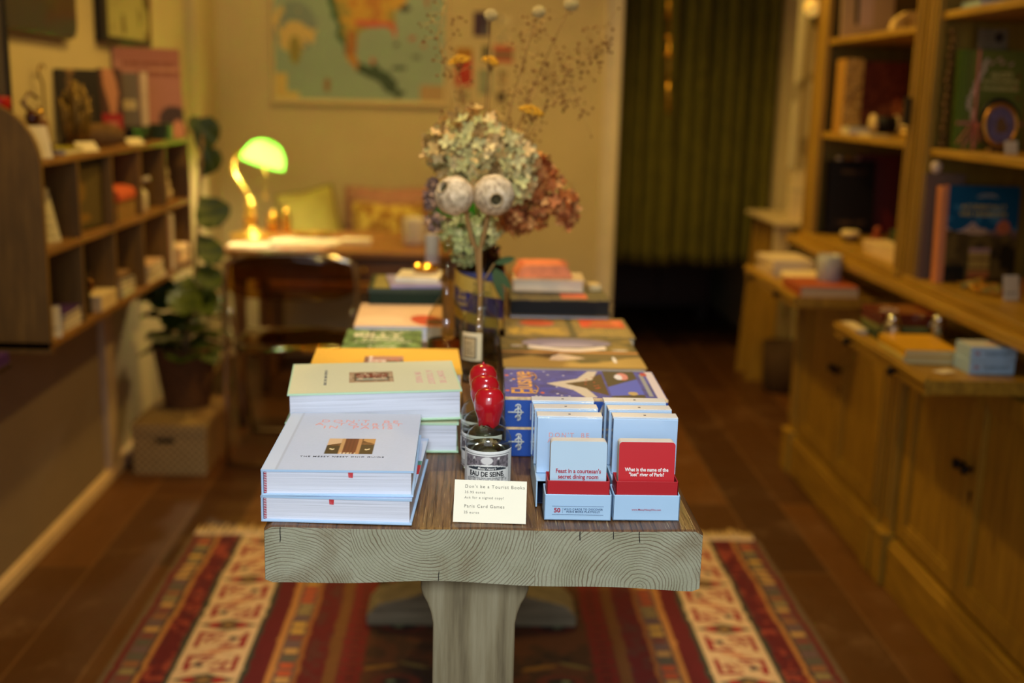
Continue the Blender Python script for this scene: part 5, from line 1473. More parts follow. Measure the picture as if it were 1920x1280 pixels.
# ================================================================ DESK CORNER
M_desk = wood((120, 76, 34), (186, 132, 70), 'X', 4, .4, 10, .12, mid=(156, 106, 52))
dk = thing('writing_desk', 'honey coloured wooden writing desk against the back of the shop', 'desk', (-.38, 4.95, 0))
MB().box(-1.02, .05, 4.60, 5.30, .735, .76).build('desktop', M_desk, dk, .004, rel=True)
MB().box(-.98, .01, 4.64, 4.66, .63, .735).box(-.98, .01, 5.24, 5.26, .63, .735).box(-.98, -.96, 4.66, 5.24, .63, .735).box(-.01, .01, 4.66, 5.24, .63, .735).build('apron', wood((90, 56, 26), (136, 92, 46), 'X', 4, .5, 10), dk, .002, rel=True)
MB().box(-.62, -.25, 4.628, 4.64, .645, .72).build('drawer', wood((96, 60, 28), (140, 94, 48), 'X', 4, .5, 10), dk, .002, rel=True)
MB().ball(-.435, 4.615, .683, .012).build('knob', brs, dk.children[-1])
kn = dk.children[-1].children[0]
kn.location = -Vector((-.38, 4.95, 0))
for x in (-.955, -.015):
    for y in (4.68, 5.22): MB().lathe([(.018, 0), (.022, .1), (.026, .45), (.024, .5), (.030, .55), (.030, .63)], 16, 0, Matrix.Translation((x, y, 0))).build('leg', wood((90, 56, 26), (136, 92, 46), 'Z', 4, .5, 10), dk, rel=True)
# banker's lamp
def shade_mat():
    m, nt, bs = base('green_cased_glass')
    bs.inputs['Base Color'].default_value = c(60, 200, 20); bs.inputs['Roughness'].default_value = .15
    tr = nt.nodes.new('ShaderNodeBsdfTranslucent'); tr.inputs[0].default_value = (.52, 1.0, .42, 1)
    ms = nt.nodes.new('ShaderNodeMixShader'); ms.inputs[0].default_value = .8
    nt.links.new(bs.outputs[0], ms.inputs[1]); nt.links.new(tr.outputs[0], ms.inputs[2])
    nt.links.new(ms.outputs[0], nt.nodes['Material Output'].inputs[0]); return m
lp = thing('desk_lamp', 'brass banker lamp with glowing green glass shade on the desk', 'lamp', (-.965, 5.0, .76))
M_brass = mat((236, 190, 96), .28, .75, var=.08)
MB().lathe([(.002, 0), (.085, 0), (.092, .006), (.088, .014), (.062, .020), (.045, .030), (.03, .036), (.014, .05), (.012, .075), (.02, .08), (.026, .096), (.02, .112), (.010, .118)], 40).build('base', M_brass, lp)
MB().lathe([(.012, .112), (.018, .12), (.022, .134), (.018, .148), (.010, .154)], 28).build('knuckle', M_brass, lp)
MB().lathe([(.010, .15), (.014, .156), (.015, .166), (.010, .176)], 24, 0, Matrix.Translation((-.004, 0, 0))).build('finial_ring', M_brass, lp)
pts = [(-.004, 0, .165), (-.02, 0, .20), (-.048, 0, .245), (-.066, 0, .275), (-.072, 0, .305), (-.066, 0, .338), (-.050, 0, .362), (-.030, 0, .372)]
sp_ = []
for i in range(len(pts) - 1):
    for t in (0, .34, .67): sp_.append(Vector(pts[i]).lerp(Vector(pts[i + 1]), t))
sp_.append(Vector(pts[-1])); MB().tube(sp_, .0085, 12).build('arm', M_brass, lp)
# shade: half dome tilted down to the right
n, k_ = 36, 12; vs_, fs = [], []
for side, rr_ in ((0, 1.0), (1, .965)):
    for i in range(k_ + 1):
        a = PI / 2 * i / k_
        for j in range(n):
            w = 2 * PI * j / n; r_ = math.sin(a) ** .92
            vs_.append((.094 * rr_ * r_ * math.cos(w), .078 * rr_ * r_ * math.sin(w), .105 * rr_ * math.cos(a)))
S = (k_ + 1) * n
for i in range(k_):
    for j in range(n):
        j2 = (j + 1) % n
        fs.append((i * n + j, i * n + j2, (i + 1) * n + j2, (i + 1) * n + j)); fs.append((S + i * n + j, S + (i + 1) * n + j, S + (i + 1) * n + j2, S + i * n + j2))
for j in range(n):
    j2 = (j + 1) % n; fs.append((k_ * n + j, k_ * n + j2, S + k_ * n + j2, S + k_ * n + j))
SM = Matrix.Translation((.055, 0, .318)) @ Matrix.Rotation(R(17), 4, 'Y')
MB().add(vs_, fs, 0, True, SM).build('shade', shade_mat(), lp)
MB().ball(0, 0, .055, .014, None, .02, 12, 0, SM).build('bulb', mat((255, 224, 160), .4, emis=14.0, var=0), lp)
MB().tube([(.066, 0, .33), (.067, 0, .18)], .0012, 5).ball(.067, 0, .176, .005).build('pull_chain', M_brass, lp)
pl = light('banker_lamp_bulb', 'POINT', (-.965 + .060, 5.0, .76 + .350), 16.0, (1.0, .78, .42), .018)
# papers and things on the desk
Zd = .7605
def paper(X, Y):
    img = flat((240, 228, 200))(X, Y)
    return put(img, ((Y * 70 % 1) < .18) & (X > .02) & (X < .17), (170, 150, 130))
o = thing('open_notebook', 'open white spiral notebook lying in the lamp light', 'notebook', (-.690, 4.835, Zd), R(-4))
MB().box(-.13, .13, -.09, .09, 0, .010).build('pages', pages_mat((238, 224, 196)), o, .001)
mb = MB()
for k in range(22): mb.tube([(-.12 + k * .0114, .088, .004), (-.12 + k * .0114, .098, .008), (-.12 + k * .0114, .088, .013)], .0012, 5)
mb.build('spiral', mat((70, 60, 54), .4, .5), o)
slab('loose_sheet', .20, .15, .0006, paper, Matrix.Translation((-.15, -.12, .0115)) @ Matrix.Rotation(R(5), 4, 'Z'), o, .004)
o = thing('magazine', 'red and cream magazine at the front edge of the desk', 'magazine', (-.70, 4.665, Zd), R(2))
MB().box(-.105, .105, -.05, .045, 0, .005).build('pages', pages_mat((230, 216, 190)), o)
slab('cover', .21, .095, .0006, lambda X, Y: put(flat((226, 130, 96))(X, Y), (fbm(X, Y, 40, 3) > .5), (230, 200, 170)), Matrix.Translation((-.105, -.05, .0058)), o, .004)
o = thing('paper_sheet', 'white sheet of paper at the foot of the lamp', 'paper', (-.915, 4.76, Zd), R(8))
slab('sheet', .17, .13, .0006, flat((246, 234, 208), .01), Matrix.Translation((-.095, -.065, .0008)), o, .01)
o = thing('gold_dish', 'shallow gilt oval dish behind the open notebook', 'dish', (-.71, 5.03, Zd))
MB().lathe([(.03, 0), (.072, .010), (.082, .026), (.078, .026), (.066, .012), (.002, .005)], 32, sx=1.1, sy=.7).build('dish', mat((230, 190, 100), .25, .8), o)
o = thing('card_stack', 'small stack of white cards on the middle of the desk', 'cards', (-.490, 4.86, Zd), R(4))
MB().box(-.062, .062, -.045, .045, 0, .020).build('cards', pages_mat((244, 230, 200)), o, .002)
o = thing('ceramic_cup', 'pale grey white canister at the right end of the desk', 'canister', (-.245, 4.86, Zd))
MB().lathe([(.036, 0), (.046, .004), (.049, .02), (.050, .105), (.047, .113), (.03, .118), (.002, .118)], 36).build('body', mat((208, 200, 196), .4, var=.04), o)
MB().lathe([(.0502, .10), (.0505, .103), (.0505, .108)], 36, cap=False).build('rim', mat((230, 222, 214), .35), o)
for i, (x, y, r_, h) in enumerate(((-1.0, 5.17, .028, .10), (-.90, 5.19, .03, .085), (-.835, 5.16, .018, .11))):
    o = thing('brass_pot', ('small round brass pot left behind the lamp', 'broad brass pot behind the lamp base', 'slim brass pot right behind the lamp')[i], 'pot', (x, y, Zd))
    MB().lathe([(r_ * .6, 0), (r_, h * .2), (r_, h * .7), (r_ * .7, h * .85), (r_ * .8, h)], 24).build('pot', mat((200, 150, 60), .25, .9), o)
    MB().ball(0, 0, h + r_ * .25, r_ * .35).build('knob', M_brass, o)
# bench with cushions behind the desk
bn = thing('bench', 'low wooden bench along the back wall behind the desk', 'bench', (-.45, 5.7, 0))
MB().box(-1.05, .25, 5.48, 5.93, .44, .48).build('seat', M_desk, bn, .004, rel=True)
for x in (-1.0, .20): MB().box(x - .025, x + .025, 5.5, 5.9, 0, .44).build('leg', M_desk, bn, .003, rel=True)
def cushion(label, w, h, t, loc, rot, m, sub=None):
    o = thing('cushion', label, 'cushion', loc)
    n = 22; vs_, fs = [], []
    def sh_(u, v, s_):
        x = (u - .5) * w; z = (v - .5) * h; e = max(0, (1 - abs(2 * u - 1) ** 3.2)) * max(0, (1 - abs(2 * v - 1) ** 3.2))
        pull = 1 - .07 * (1 - abs(2 * u - 1)) ; pull2 = 1 - .07 * (1 - abs(2 * v - 1))
        return (x * pull2 / 1.0, s_ * t / 2 * e ** .6, z * pull + h / 2)
    for s_ in (-1, 1):
        for j in range(n + 1):
            for i in range(n + 1): vs_.append(sh_(i / n, j / n, s_))
    S = (n + 1) ** 2
    for j in range(n):
        for i in range(n):
            a = j * (n + 1) + i; fs.append((a, a + 1, a + n + 2, a + n + 1)); fs.append((a + S, a + n + 1 + S, a + n + 2 + S, a + 1 + S))
    M = Matrix.Rotation(R(rot[2]), 4, 'Z') @ Matrix.Rotation(R(rot[0]), 4, 'X') @ Matrix.Rotation(R(rot[1]), 4, 'Y')
    MB().add(vs_, fs, 0, True, M).build('cover', m, o)
    pr_ = [sh_(u, 0, 0) for u in [i / 10 for i in range(10)]] + [sh_(1, v, 0) for v in [i / 10 for i in range(10)]] + [sh_(1 - u, 1, 0) for u in [i / 10 for i in range(10)]] + [sh_(0, 1 - v, 0) for v in [i / 10 for i in range(10)]]
    MB().tube(pr_, .006, 6, 0, M, closed=True).build('piping', sub or m, o)
    return o
def fabric(a, b, sc=18, thr=.5):
    m, nt, bs = base('printed_fabric'); n = noise(nt, coords(nt), sc, 4, .6)
    nt.links.new(ramp(nt, n, [(thr - .04, c(*a)), (thr + .04, c(*b))]), bs.inputs['Base Color']); bs.inputs['Roughness'].default_value = .9
    bump(nt, noise(nt, coords(nt), 300, 2), .3, .002, bs); return m
cushion('dusty pink cushion in the middle of the bench', .44, .44, .14, (-.43, 5.80, .485), (-8, 0, 0), mat((176, 128, 112), .9, var=.1, bmp=.3))
cushion('pale green cushion leaning at the left of the pink one', .28, .42, .13, (-.735, 5.62, .513), (-12, -12, 10), mat((178, 168, 92), .9, var=.1, bmp=.3), mat((110, 96, 44), .9))
cushion('small yellow cushion with a brown floral print in front of the pink one', .35, .38, .12, (-.42, 5.60, .485), (-12, 0, -3), fabric((206, 176, 88), (150, 104, 46)))
cushion('bright green cushion at the right end of the bench', .26, .40, .13, (-.135, 5.60, .512), (-10, 10, -12), mat((16, 112, 24), .8, var=.1))
# ================================================================ CHAIR (folding, smoked clear plastic)
M_smoke = thin_glass((214, 186, 126), .08, 1.6)
M_chr = mat((210, 200, 186), .12, 1.0, var=.03)
ch = thing('folding_chair', 'smoky transparent plastic folding chair with chrome frame at the desk', 'chair', (-.66, 4.25, 0))
# local: front of chair faces +y (the desk); back towards the viewer
def curved(name, x0, x1, z0, z1, y, bow, t, rr_=.06, M=None, mat_=M_smoke):
    n, m_ = 24, 10; vs_, fs = [], []
    for s_ in (0, 1):
        for j in range(m_ + 1):
            v = j / m_
            for i in range(n + 1):
                u = i / n; z = z0 + (z1 - z0) * v
                e = max(0, abs(2 * v - 1) - .45) / .55; inset = rr_ * (1 - math.sqrt(max(0, 1 - e * e)))
                x = (x0 + inset) + ((x1 - inset) - (x0 + inset)) * u
                vs_.append((x, y - bow * (1 - (2 * u - 1) ** 2) + s_ * t, z))
    S = (n + 1) * (m_ + 1)
    for j in range(m_):
        for i in range(n):
            a = j * (n + 1) + i; fs.append((a, a + 1, a + n + 2, a + n + 1)); fs.append((a + S, a + n + 1 + S, a + n + 2 + S, a + 1 + S))
    for i in range(n):
        fs.append((i, i + S, i + 1 + S, i + 1)); a = m_ * (n + 1) + i; fs.append((a, a + 1, a + 1 + S, a + S))
    for j in range(m_):
        a = j * (n + 1); fs.append((a, a + n + 1, a + n + 1 + S, a + S)); a += n; fs.append((a, a + S, a + n + 1 + S, a + n + 1))
    return MB().add(vs_, fs, 0, True, M).build(name, mat_, ch)
curved('backrest', -.232, .232, .645, .805, -.10, .035, .007)
curved('seat', -.225, .225, -.20, .20, 0, .012, .007, .09, Matrix.Translation((0, .06, .45)) @ Matrix.Rotation(R(-88), 4, 'X'))
bow = []
for i in range(13):
    a = PI * i / 12; bow.append((-.240 * math.cos(a) if abs(math.cos(a)) < .999 else (-.24 if i == 0 else .24), -.10, .735 + .072 * math.sin(a) ** .5 if 0 < i < 12 else .70))
MB().tube([(-.24, -.14, .02), (-.24, -.13, .35), (-.24, -.10, .64)] + bow + [(.24, -.10, .64), (.24, -.13, .35), (.24, -.14, .02)], .0105, 10).build('back_frame', M_chr, ch)
for s_ in (-1, 1):
    MB().tube([(s_ * .226, .30, .012), (s_ * .226, .08, .35), (s_ * .226, -.09, .60)], .009, 10).build('leg', M_chr, ch)
    MB().lathe([(.030, -.006), (.033, 0), (.030, .006)], 24, 0, Matrix.Translation((s_ * .236, -.075, .478)) @ Matrix.Rotation(PI / 2, 4, 'Y')).build('hinge', M_chr, ch)
MB().tube([(-.226, .30, .016), (.226, .30, .016)], .009).build('stretcher', M_chr, ch)
MB().tube([(-.24, -.14, .016), (.24, -.14, .016)], .0105).build('stretcher', M_chr, ch)
MB().tube([(-.225, .24, .455), (-.225, -.05, .448), (.225, -.05, .448), (.225, .24, .455), (-.225, .24, .455)], .008).build('seat_frame', M_chr, ch)
# ================================================================ PLANT ON ITS BOX
def weave(a, b, s1=55, s2=55, rough=.8):
    m, nt, bs = base('woven_fibre'); tc = nt.nodes.new('ShaderNodeTexCoord'); sp = nt.nodes.new('ShaderNodeSeparateXYZ'); nt.links.new(tc.outputs['Object'], sp.inputs[0])
    xx = math_(nt, 'ADD', sp.outputs[0], sp.outputs[1])
    w1 = math_(nt, 'SINE', math_(nt, 'MULTIPLY', xx, s1 * 2 * PI)); w2 = math_(nt, 'SINE', math_(nt, 'MULTIPLY', sp.outputs[2], s2 * 2 * PI))
    p = math_(nt, 'ADD', math_(nt, 'MULTIPLY', math_(nt, 'MULTIPLY', w1, w2), .5), .5)
    col = ramp(nt, p, [(.15, c(*a)), (.75, c(*b))]); col = mix(nt, col, c(*a), math_(nt, 'MULTIPLY', noise(nt, coords(nt), 25, 3), .5))
    nt.links.new(col, bs.inputs['Base Color']); bs.inputs['Roughness'].default_value = rough; bump(nt, p, .8, .004, bs); return m
sb = thing('woven_box', 'pale woven lidded storage box with a hand slot on the floor', 'box', (-1.105, 4.235, 0))
M_wv = weave((120, 90, 48), (206, 172, 112), 38, 38)
MB().box(-.12, -.04, -.205, -.197, 0, .15).box(.03, .145, -.205, -.197, 0, .15).box(-.04, .03, -.205, -.197, 0, .118).box(-.04, .03, -.205, -.197, .138, .15)\
  .box(-.12, .145, .197, .205, 0, .15).box(-.12, -.112, -.197, .197, 0, .15).box(.137, .145, -.197, .197, 0, .15).box(-.112, .137, -.197, .197, 0, .006).build('body', M_wv, sb)
MB().box(-.124, .149, -.209, .209, .150, .192).build('lid', M_wv, sb, .004)
MB().box(-.05, .04, -.1965, -.190, .11, .147).build('slot_shade', mat((16, 10, 6), .9), sb)  # near-black plate behind the opening stands in for the shade inside the box
pt = thing('fiddle_leaf_fig', 'fiddle leaf fig in a dark rope basket standing on the woven box', 'potted plant', (-1.09, 4.30, .192))
outp = [(.072, 0), (.08, .004), (.098, .10), (.112, .20), (.118, .235), (.112, .24), (.106, .225), (.09, .21)]
n = 40; mb = MB()
for k in range(19):
    z = .008 + k * .0125; r_ = .078 + (z / .24) * .038
    mb.tube([(r_ * math.cos(2 * PI * i / 30) , r_ * math.sin(2 * PI * i / 30), z + .0012 * math.sin(i * 1.3 + k)) for i in range(30)], .0068, 6, closed=True)
mb.lathe([(.07, .001), (.078, .01), (.108, .22)], 32, 0, cap=True)
mb.build('basket', mat((104, 66, 32), .85, var=.3, scale=90), pt)
MB().lathe([(.1, .205), (.103, .21), (.05, .214), (.002, .216)], 24).build('soil', mat((44, 28, 16), .95), pt)
rg = random.Random(5); fo = MB(); st = MB()
M_leaf, nt, bs = base('fiddle_leaf'); nz_ = noise(nt, coords(nt), 18, 3)
nt.links.new(ramp(nt, nz_, [(.3, c(44, 62, 10)), (.7, c(82, 98, 22))]), bs.inputs['Base Color']); bs.inputs['Roughness'].default_value = .5
def bigleaf(mb, base_, tip, wid, up, fold=.25, curl=.25):
    b_, t_ = Vector(base_), Vector(tip); ax = t_ - b_; L = ax.length; ax.normalize(); sd = ax.cross(Vector(up)).normalized(); nr = sd.cross(ax).normalized()
    V, F = [], []; n = 12
    for i in range(n + 1):
        u = i / n; w = wid * (math.sin(PI * min(1, u ** 1.25 * .97 + .02)) ** .6 * (.82 + .3 * u)) if u < 1 else .001
        ce = b_ + ax * (L * u) - nr * (curl * L * u * u)
        for q in (-1, -.5, 0, .5, 1): V.append(tuple(ce + sd * w * q + nr * (abs(q) ** 1.3 * w * fold + .006 * math.sin(u * 17 + q * 3))))
    for i in range(n):
        for q in range(4): a = i * 5 + q; F.append((a, a + 1, a + 6, a + 5))
    mb.add(V, F, 0, True)
stems = [((.0, 0, .2), (.02, -.02, .30), (.03, -.02, .40)), ((-.02, .02, .2), (.04, .03, .5), (.085, .03, 1.04))]
for s_ in stems:
    cv = []
    for i in range(2):
        for t in (0, .25, .5, .75): cv.append(Vector(s_[i]).lerp(Vector(s_[i + 1]), t))
    cv.append(Vector(s_[2])); st.tube(cv, .0075, 8)
for k in range(26):
    a = k * 2.4; h = .20 + .011 * k; L = rg.uniform(.14, .20); r0 = .015
    b_ = Vector((r0 * math.cos(a) + .01, r0 * math.sin(a) - .01, h)); el = rg.uniform(-.25, .40)
    t_ = b_ + Vector((math.cos(a) * math.cos(el) * L, math.sin(a) * math.cos(el) * L, math.sin(el) * L + .01))
    t_.x = max(-.17, min(.145, t_.x)); t_.z = min(t_.z, .50)
    bigleaf(fo, b_, t_, rg.uniform(.048, .068), (0, 0, 1))
for (b_, t_, w) in (((.07, .03, .88), (.14, .02, .98), .045), ((.08, .03, .96), (.115, .02, 1.10), .05), ((.07, .03, .80), (.15, .0, .70), .07), ((.06, .03, .66), (.14, -.02, .56), .05), ((.085, .03, 1.02), (.05, .02, 1.10), .03),
                   ((.04, .04, .54), (.14, -.02, .47), .05), ((.02, .04, .50), (.0, -.09, .40), .055), ((.0, .03, .44), (-.13, -.03, .42), .06), ((.0, .0, .40), (.14, -.06, .44), .045)):
    bigleaf(fo, b_, t_, w, (.2, -.9, .5), .15, .1)
fo.build('leaves', M_leaf, pt); st.build('stem', mat((150, 116, 74), .7), pt)
# ================================================================ BACK WALL
def mapf(X, Y):
    w, h = .86, .80; u = X / w; v = Y / h          # v=0 at the lower edge
    img = flat((150, 170, 150), .05, 12)(X, Y); n_ = fbm(X, Y, 12, 50); wob = (fbm(X, Y, 16, 70) - .5) * .05
    U = u + wob; V = v + wob * .8
    land = poly(U, V, [(.22, 1.0), (.27, .70), (.30, .62), (.36, .47), (.42, .28), (.50, .18), (.60, .12), (.68, .06), (.74, .02), (.77, .05), (.70, .14), (.62, .20), (.585, .24), (.56, .20), (.50, .24), (.48, .30), (.50, .42), (.58, .46), (.67, .455), (.72, .40), (.725, .47), (.72, .55), (.78, .62), (.83, .70), (.90, .78), (.97, .88), (1.0, 1.0), (.70, 1.0), (.64, .84), (.56, .84), (.5, 1.0)])
    img = put(img, land, (206, 160, 50)); img = put(img, land & (n_ > .56), (188, 128, 36)); img = put(img, land & (n_ < .38), (164, 146, 60))
    img = put(img, land & (np.abs(U - .33 + (V - .62) * .18) < .035) & (V < .95), (58, 96, 52)); img = put(img, land & (U > .5) & (V < .27), (60, 80, 44)); img = put(img, land & (U < .48) & (V > .28) & (V < .42) & (U > .42), (170, 110, 40))
    img = put(img, ell(U, V, .52, .70, .05, .022), (74, 46, 26)); img = put(img, ell(U, V, .43, .88, .06, .05), (176, 116, 40)); img = put(img, ell(U, V, .37, .80, .035, .06), (196, 168, 60))
    img = put(img, land & (np.abs(V - .475) < .018) & (U > .48) & (U < .72), (206, 92, 66)); img = put(img, ell(U, V, .71, .43, .012, .04), (206, 110, 80))
    img = put(img, ell(U, V, .57, .24, .014, .02), (196, 86, 60)); img = put(img, ell(U, V, .64, .97, .08, .09) , (96, 128, 88))
    for (a, b, ra, rb, cl) in ((.74, .21, .045, .016, (70, 88, 66)), (.84, .28, .03, .016, (96, 110, 84)), (.78, .58, .03, .02, (60, 60, 44)), (.82, .40, .02, .012, (180, 90, 60)), (.72, .35, .015, .012, (80, 80, 60)), (.88, .35, .012, .01, (190, 96, 60)), (.30, .08, .02, .05, (150, 112, 60)), (.9, .62, .01, .05, (170, 96, 50))):
        img = put(img, ell(U, V, a, b, ra, rb), cl)
    img = put(img, rect(u, v, 0, .155, .63, 1), (218, 196, 130)); img = put(img, rect(u, v, .02, .135, .66, .93) & ((v * 42 % 1) < .3), (180, 154, 100))
    glb = ell(u, v, .12, .44, .13, .16); img = put(img, glb, (128, 146, 138)); img = put(img, glb & (n_ > .52), (214, 186, 116)); img = put(img, ell(u, v, .12, .30, .035, .09), (150, 140, 56))
    img = put(img, rect(u, v, .0, .07, .0, .16) | rect(u, v, 0, .14, 0, .045), (214, 184, 104)); img = put(img, rect(u, v, .86, 1, 0, .1), (180, 150, 100)); return img
mp = thing('wall_map', 'large coloured wall map of North America in a pale frame', 'map', (-.585, 5.99, 1.34))
slab('printed_map', .86, .80, .002, mapf, FR((-.43, -.006, .012)), mp, .004, painted(.5))
M_fr = mat((222, 200, 146), .5, var=.05)
MB().box(-.445, .445, -.014, .008, -.012, .012).build('lower_rail', M_fr, mp, .003)
MB().box(-.445, .445, -.014, .008, .812, .836).build('upper_rail', M_fr, mp, .003)
MB().box(-.443, -.43, -.012, .008, .012, .812).build('side_rail', M_fr, mp, .002); MB().box(.43, .443, -.012, .008, .012, .812).build('side_rail', M_fr, mp, .002)
cl_ = [('purple and black photo card, upper left of the pinned cards', .03, 1.745, .095, .135, (60, 44, 66), (150, 130, 120)),
       ('grey lettered card, upper right of the pinned cards', .15, 1.765, .075, .06, (214, 200, 160), (84, 82, 80)),
       ('faded landscape card under the grey lettered card', .15, 1.685, .08, .07, (214, 196, 150), (128, 124, 110)),
       ('red and ochre card at the left of the pinned cards', -.055, 1.53, .10, .205, (186, 66, 30), (160, 110, 26)),
       ('small dark green card between the two red ones', .055, 1.60, .05, .09, (96, 88, 54), (60, 64, 42)),
       ('red bordered wide card at the right of the pinned cards', .145, 1.60, .115, .10, (196, 96, 66), (120, 80, 56)),
       ('portrait card with a dark figure under the red bordered card', .148, 1.48, .055, .085, (196, 168, 120), (70, 66, 54)),
       ('pale blue green blank card in the lower row', .055, 1.46, .085, .14, (150, 156, 128), (140, 146, 118)),
       ('white sketch card, lowest on the left of the pinned cards', -.06, 1.385, .085, .07, (200, 180, 130), (140, 128, 96)),
       ('black and white photo card, lowest on the right', .14, 1.385, .06, .07, (110, 92, 60), (60, 50, 36))]
for i, (lb, x, z, w, h, a, b) in enumerate(cl_):
    def pf(X, Y, a=a, b=b, w=w, h=h, i=i):
        img = flat((216, 196, 150))(X, Y); m_ = rect(X, Y, .006, w - .006, .006, h - .006); img = put(img, m_, a)
        if i == 0: return put(put(img, m_ & (X < w * .45), (64, 34, 62)), ell(X, Y, w * .7, h * .25, w * .14, h * .16), (90, 84, 100))
        if i == 3: return put(put(img, m_ & (Y > h * .74), (172, 118, 20)), m_ & (Y < h * .4), (176, 46, 16))
        if i == 5: return put(img, (np.abs(Y - h * .45) < h * .17) & m_, (128, 108, 78))
        return put(img, m_ & (fbm(X, Y, 50, 30 + i) > .52), b)
    o = thing('pinned_card', lb, 'card', (x - w / 2, YB - .0035, z - h / 2)); slab('card', w, h, .001, pf, FR((0, 0, 0)), o, .004, painted(.6))
    MB().ball(w / 2, -.002, h - .008, .003).build('pin', brs, o)
# ================================================================ RIGHT SIDE: base cabinets, counter, trays, hutch
M_pz = wood((140, 104, 22), (184, 142, 38), 'Z', 5, .5, 12, .15, mid=(166, 126, 30))
M_py = wood((144, 106, 24), (192, 148, 42), 'Y', 5, .45, 12, .15, mid=(170, 128, 32))
M_iron = mat((30, 20, 14), .35, .6)
CX = 1.27
def moulding(mb, x, y0, y1, z0, z1, d): mb.box(x - d, x, y0, y1, z0, z1)
def cabinet(label, y0, y1, group=None):
    o = thing('base_cabinet', label, 'cabinet', (CX + .2, (y0 + y1) / 2, 0))
    MB().box(CX, XR - .002, y0, y1, .0, .748).box(1.37, XR - .002, y0, y1, .748, .83).build('carcass', M_pz, o, .002, rel=True)
    MB().box(CX - .032, CX, y0 + .09, y1 - .09, 0, .135).box(CX - .024, CX, y0 + .09, y1 - .09, .135, .15).build('plinth', M_py, o, .004, rel=True)
    for a, b in ((y0, y0 + .085), (y1 - .085, y1)):
        mb = MB().box(CX - .045, CX, a, b, 0, .15).box(CX - .050, CX, a - .0, b, .15, .163).box(CX - .022, CX, a + .008, b - .008, .163, .745)
        mb.box(CX - .030, CX, a + .02, a + .03, .20, .70).box(CX - .030, CX, b - .03, b - .02, .20, .70)
        mb.build('pilaster', M_pz, o, .004, rel=True)
    ym = (y0 + y1) / 2
    for k, (a, b) in enumerate(((y0 + .09, ym - .002), (ym + .002, y1 - .09))):
        d = .012
        mb = MB().box(CX - d, CX, a, b, .165, .21).box(CX - d, CX, a, b, .69, .742).box(CX - d, CX, a, a + .055, .21, .69).box(CX - d, CX, b - .055, b, .21, .69)
        mb.box(CX - .003, CX, a + .055, b - .055, .21, .69)
        mb.box(CX - .008, CX - .003, a + .055, a + .067, .222, .678).box(CX - .008, CX - .003, b - .067, b - .055, .222, .678).box(CX - .008, CX - .003, a + .055, b - .055, .21, .222).box(CX - .008, CX - .003, a + .055, b - .055, .678, .69)
        dr = mb.build('door', M_pz, o, .0025, rel=True)
        yk = (b - .022) if k == 0 else (a + .022)
        off = parent_world(dr)
        kb = MB().lathe([(.006, 0), (.006, .010), (.013, .017), (.015, .024), (.010, .030), (.001, .031)], 16, 0, Matrix.Translation((CX - d, yk, .515)) @ Matrix.Rotation(-PI / 2, 4, 'Y')).build('knob', M_iron, dr, rel=True)
        if k == 0:
            MB().lathe([(.008, 0), (.008, .002)], 14, 0, Matrix.Translation((CX - d, yk - .004, .452)) @ Matrix.Rotation(-PI / 2, 4, 'Y')).box(CX - d - .002, CX - d, yk - .007, yk - .001, .430, .452).build('keyhole_plate', M_iron, dr, rel=True)
    return o
cabinet('yellow ochre wooden base cabinet with two panelled doors, the farther one', 3.215, 4.235)
cabinet('yellow ochre wooden base cabinet with two panelled doors, the nearer one', 2.18, 3.20)
MB_ = MB
cf_ = thing('base_cabinet', 'yellow ochre wooden base cabinet at the near right edge, mostly out of view', 'cabinet', (CX + .2, 1.65, 0))
MB().box(CX, XR - .002, 1.15, 2.165, 0, .748).box(1.37, XR - .002, 1.15, 2.165, .748, .83).build('carcass', M_pz, cf_, .002, rel=True); MB().box(CX - .032, CX, 1.15, 2.165, 0, .135).build('plinth', M_py, cf_, .004, rel=True)
ct = thing('counter', 'long ochre wooden counter top with moulded front edge', 'counter', (1.45, 3.0, .83))
MB().box(1.235, XR - .002, 1.15, 4.43, .862, .888).box(1.300, XR - .002, 1.15, 4.415, .845, .862).box(1.310, XR - .002, 1.15, 4.405, .8302, .845).build('top', M_py, ct, .004, rel=True)
# pull-out trays
def tray(label, y0, y1):
    o = thing('pull_out_tray', label, 'tray', (1.16, (y0 + y1) / 2, .755))
    MB().box(1.045, 1.36, y0, y1, .768, .786).build('shelf_board', M_py, o, .002, rel=True)
    MB().box(1.036, 1.046, y0 - .004, y1 + .004, .752, .796).box(1.030, 1.036, y0 - .006, y1 + .006, .776, .790).build('front_lip', M_py, o, .002, rel=True)
    MB().box(1.046, 1.36, y0 - .006, y0, .756, .790).build('side_lip', M_py, o, .0015, rel=True); MB().box(1.046, 1.36, y1, y1 + .006, .756, .790).build('side_lip', M_py, o, .0015, rel=True)
    for y in (y0 + .16, y1 - .16):
        MB().lathe([(.005, 0), (.005, .008), (.011, .013), (.012, .019), (.007, .024), (.001, .025)], 14, 0, Matrix.Translation((1.031, y, .771)) @ Matrix.Rotation(-PI / 2, 4, 'Y')).build('knob', M_iron, o, rel=True)
    return o
tray('narrow pull out tray beneath the counter, the farther one with white books', 3.55, 4.22)
tray('narrow pull out tray beneath the counter, the nearer one with blue boxes', 2.475, 3.13)
Zt = .7865
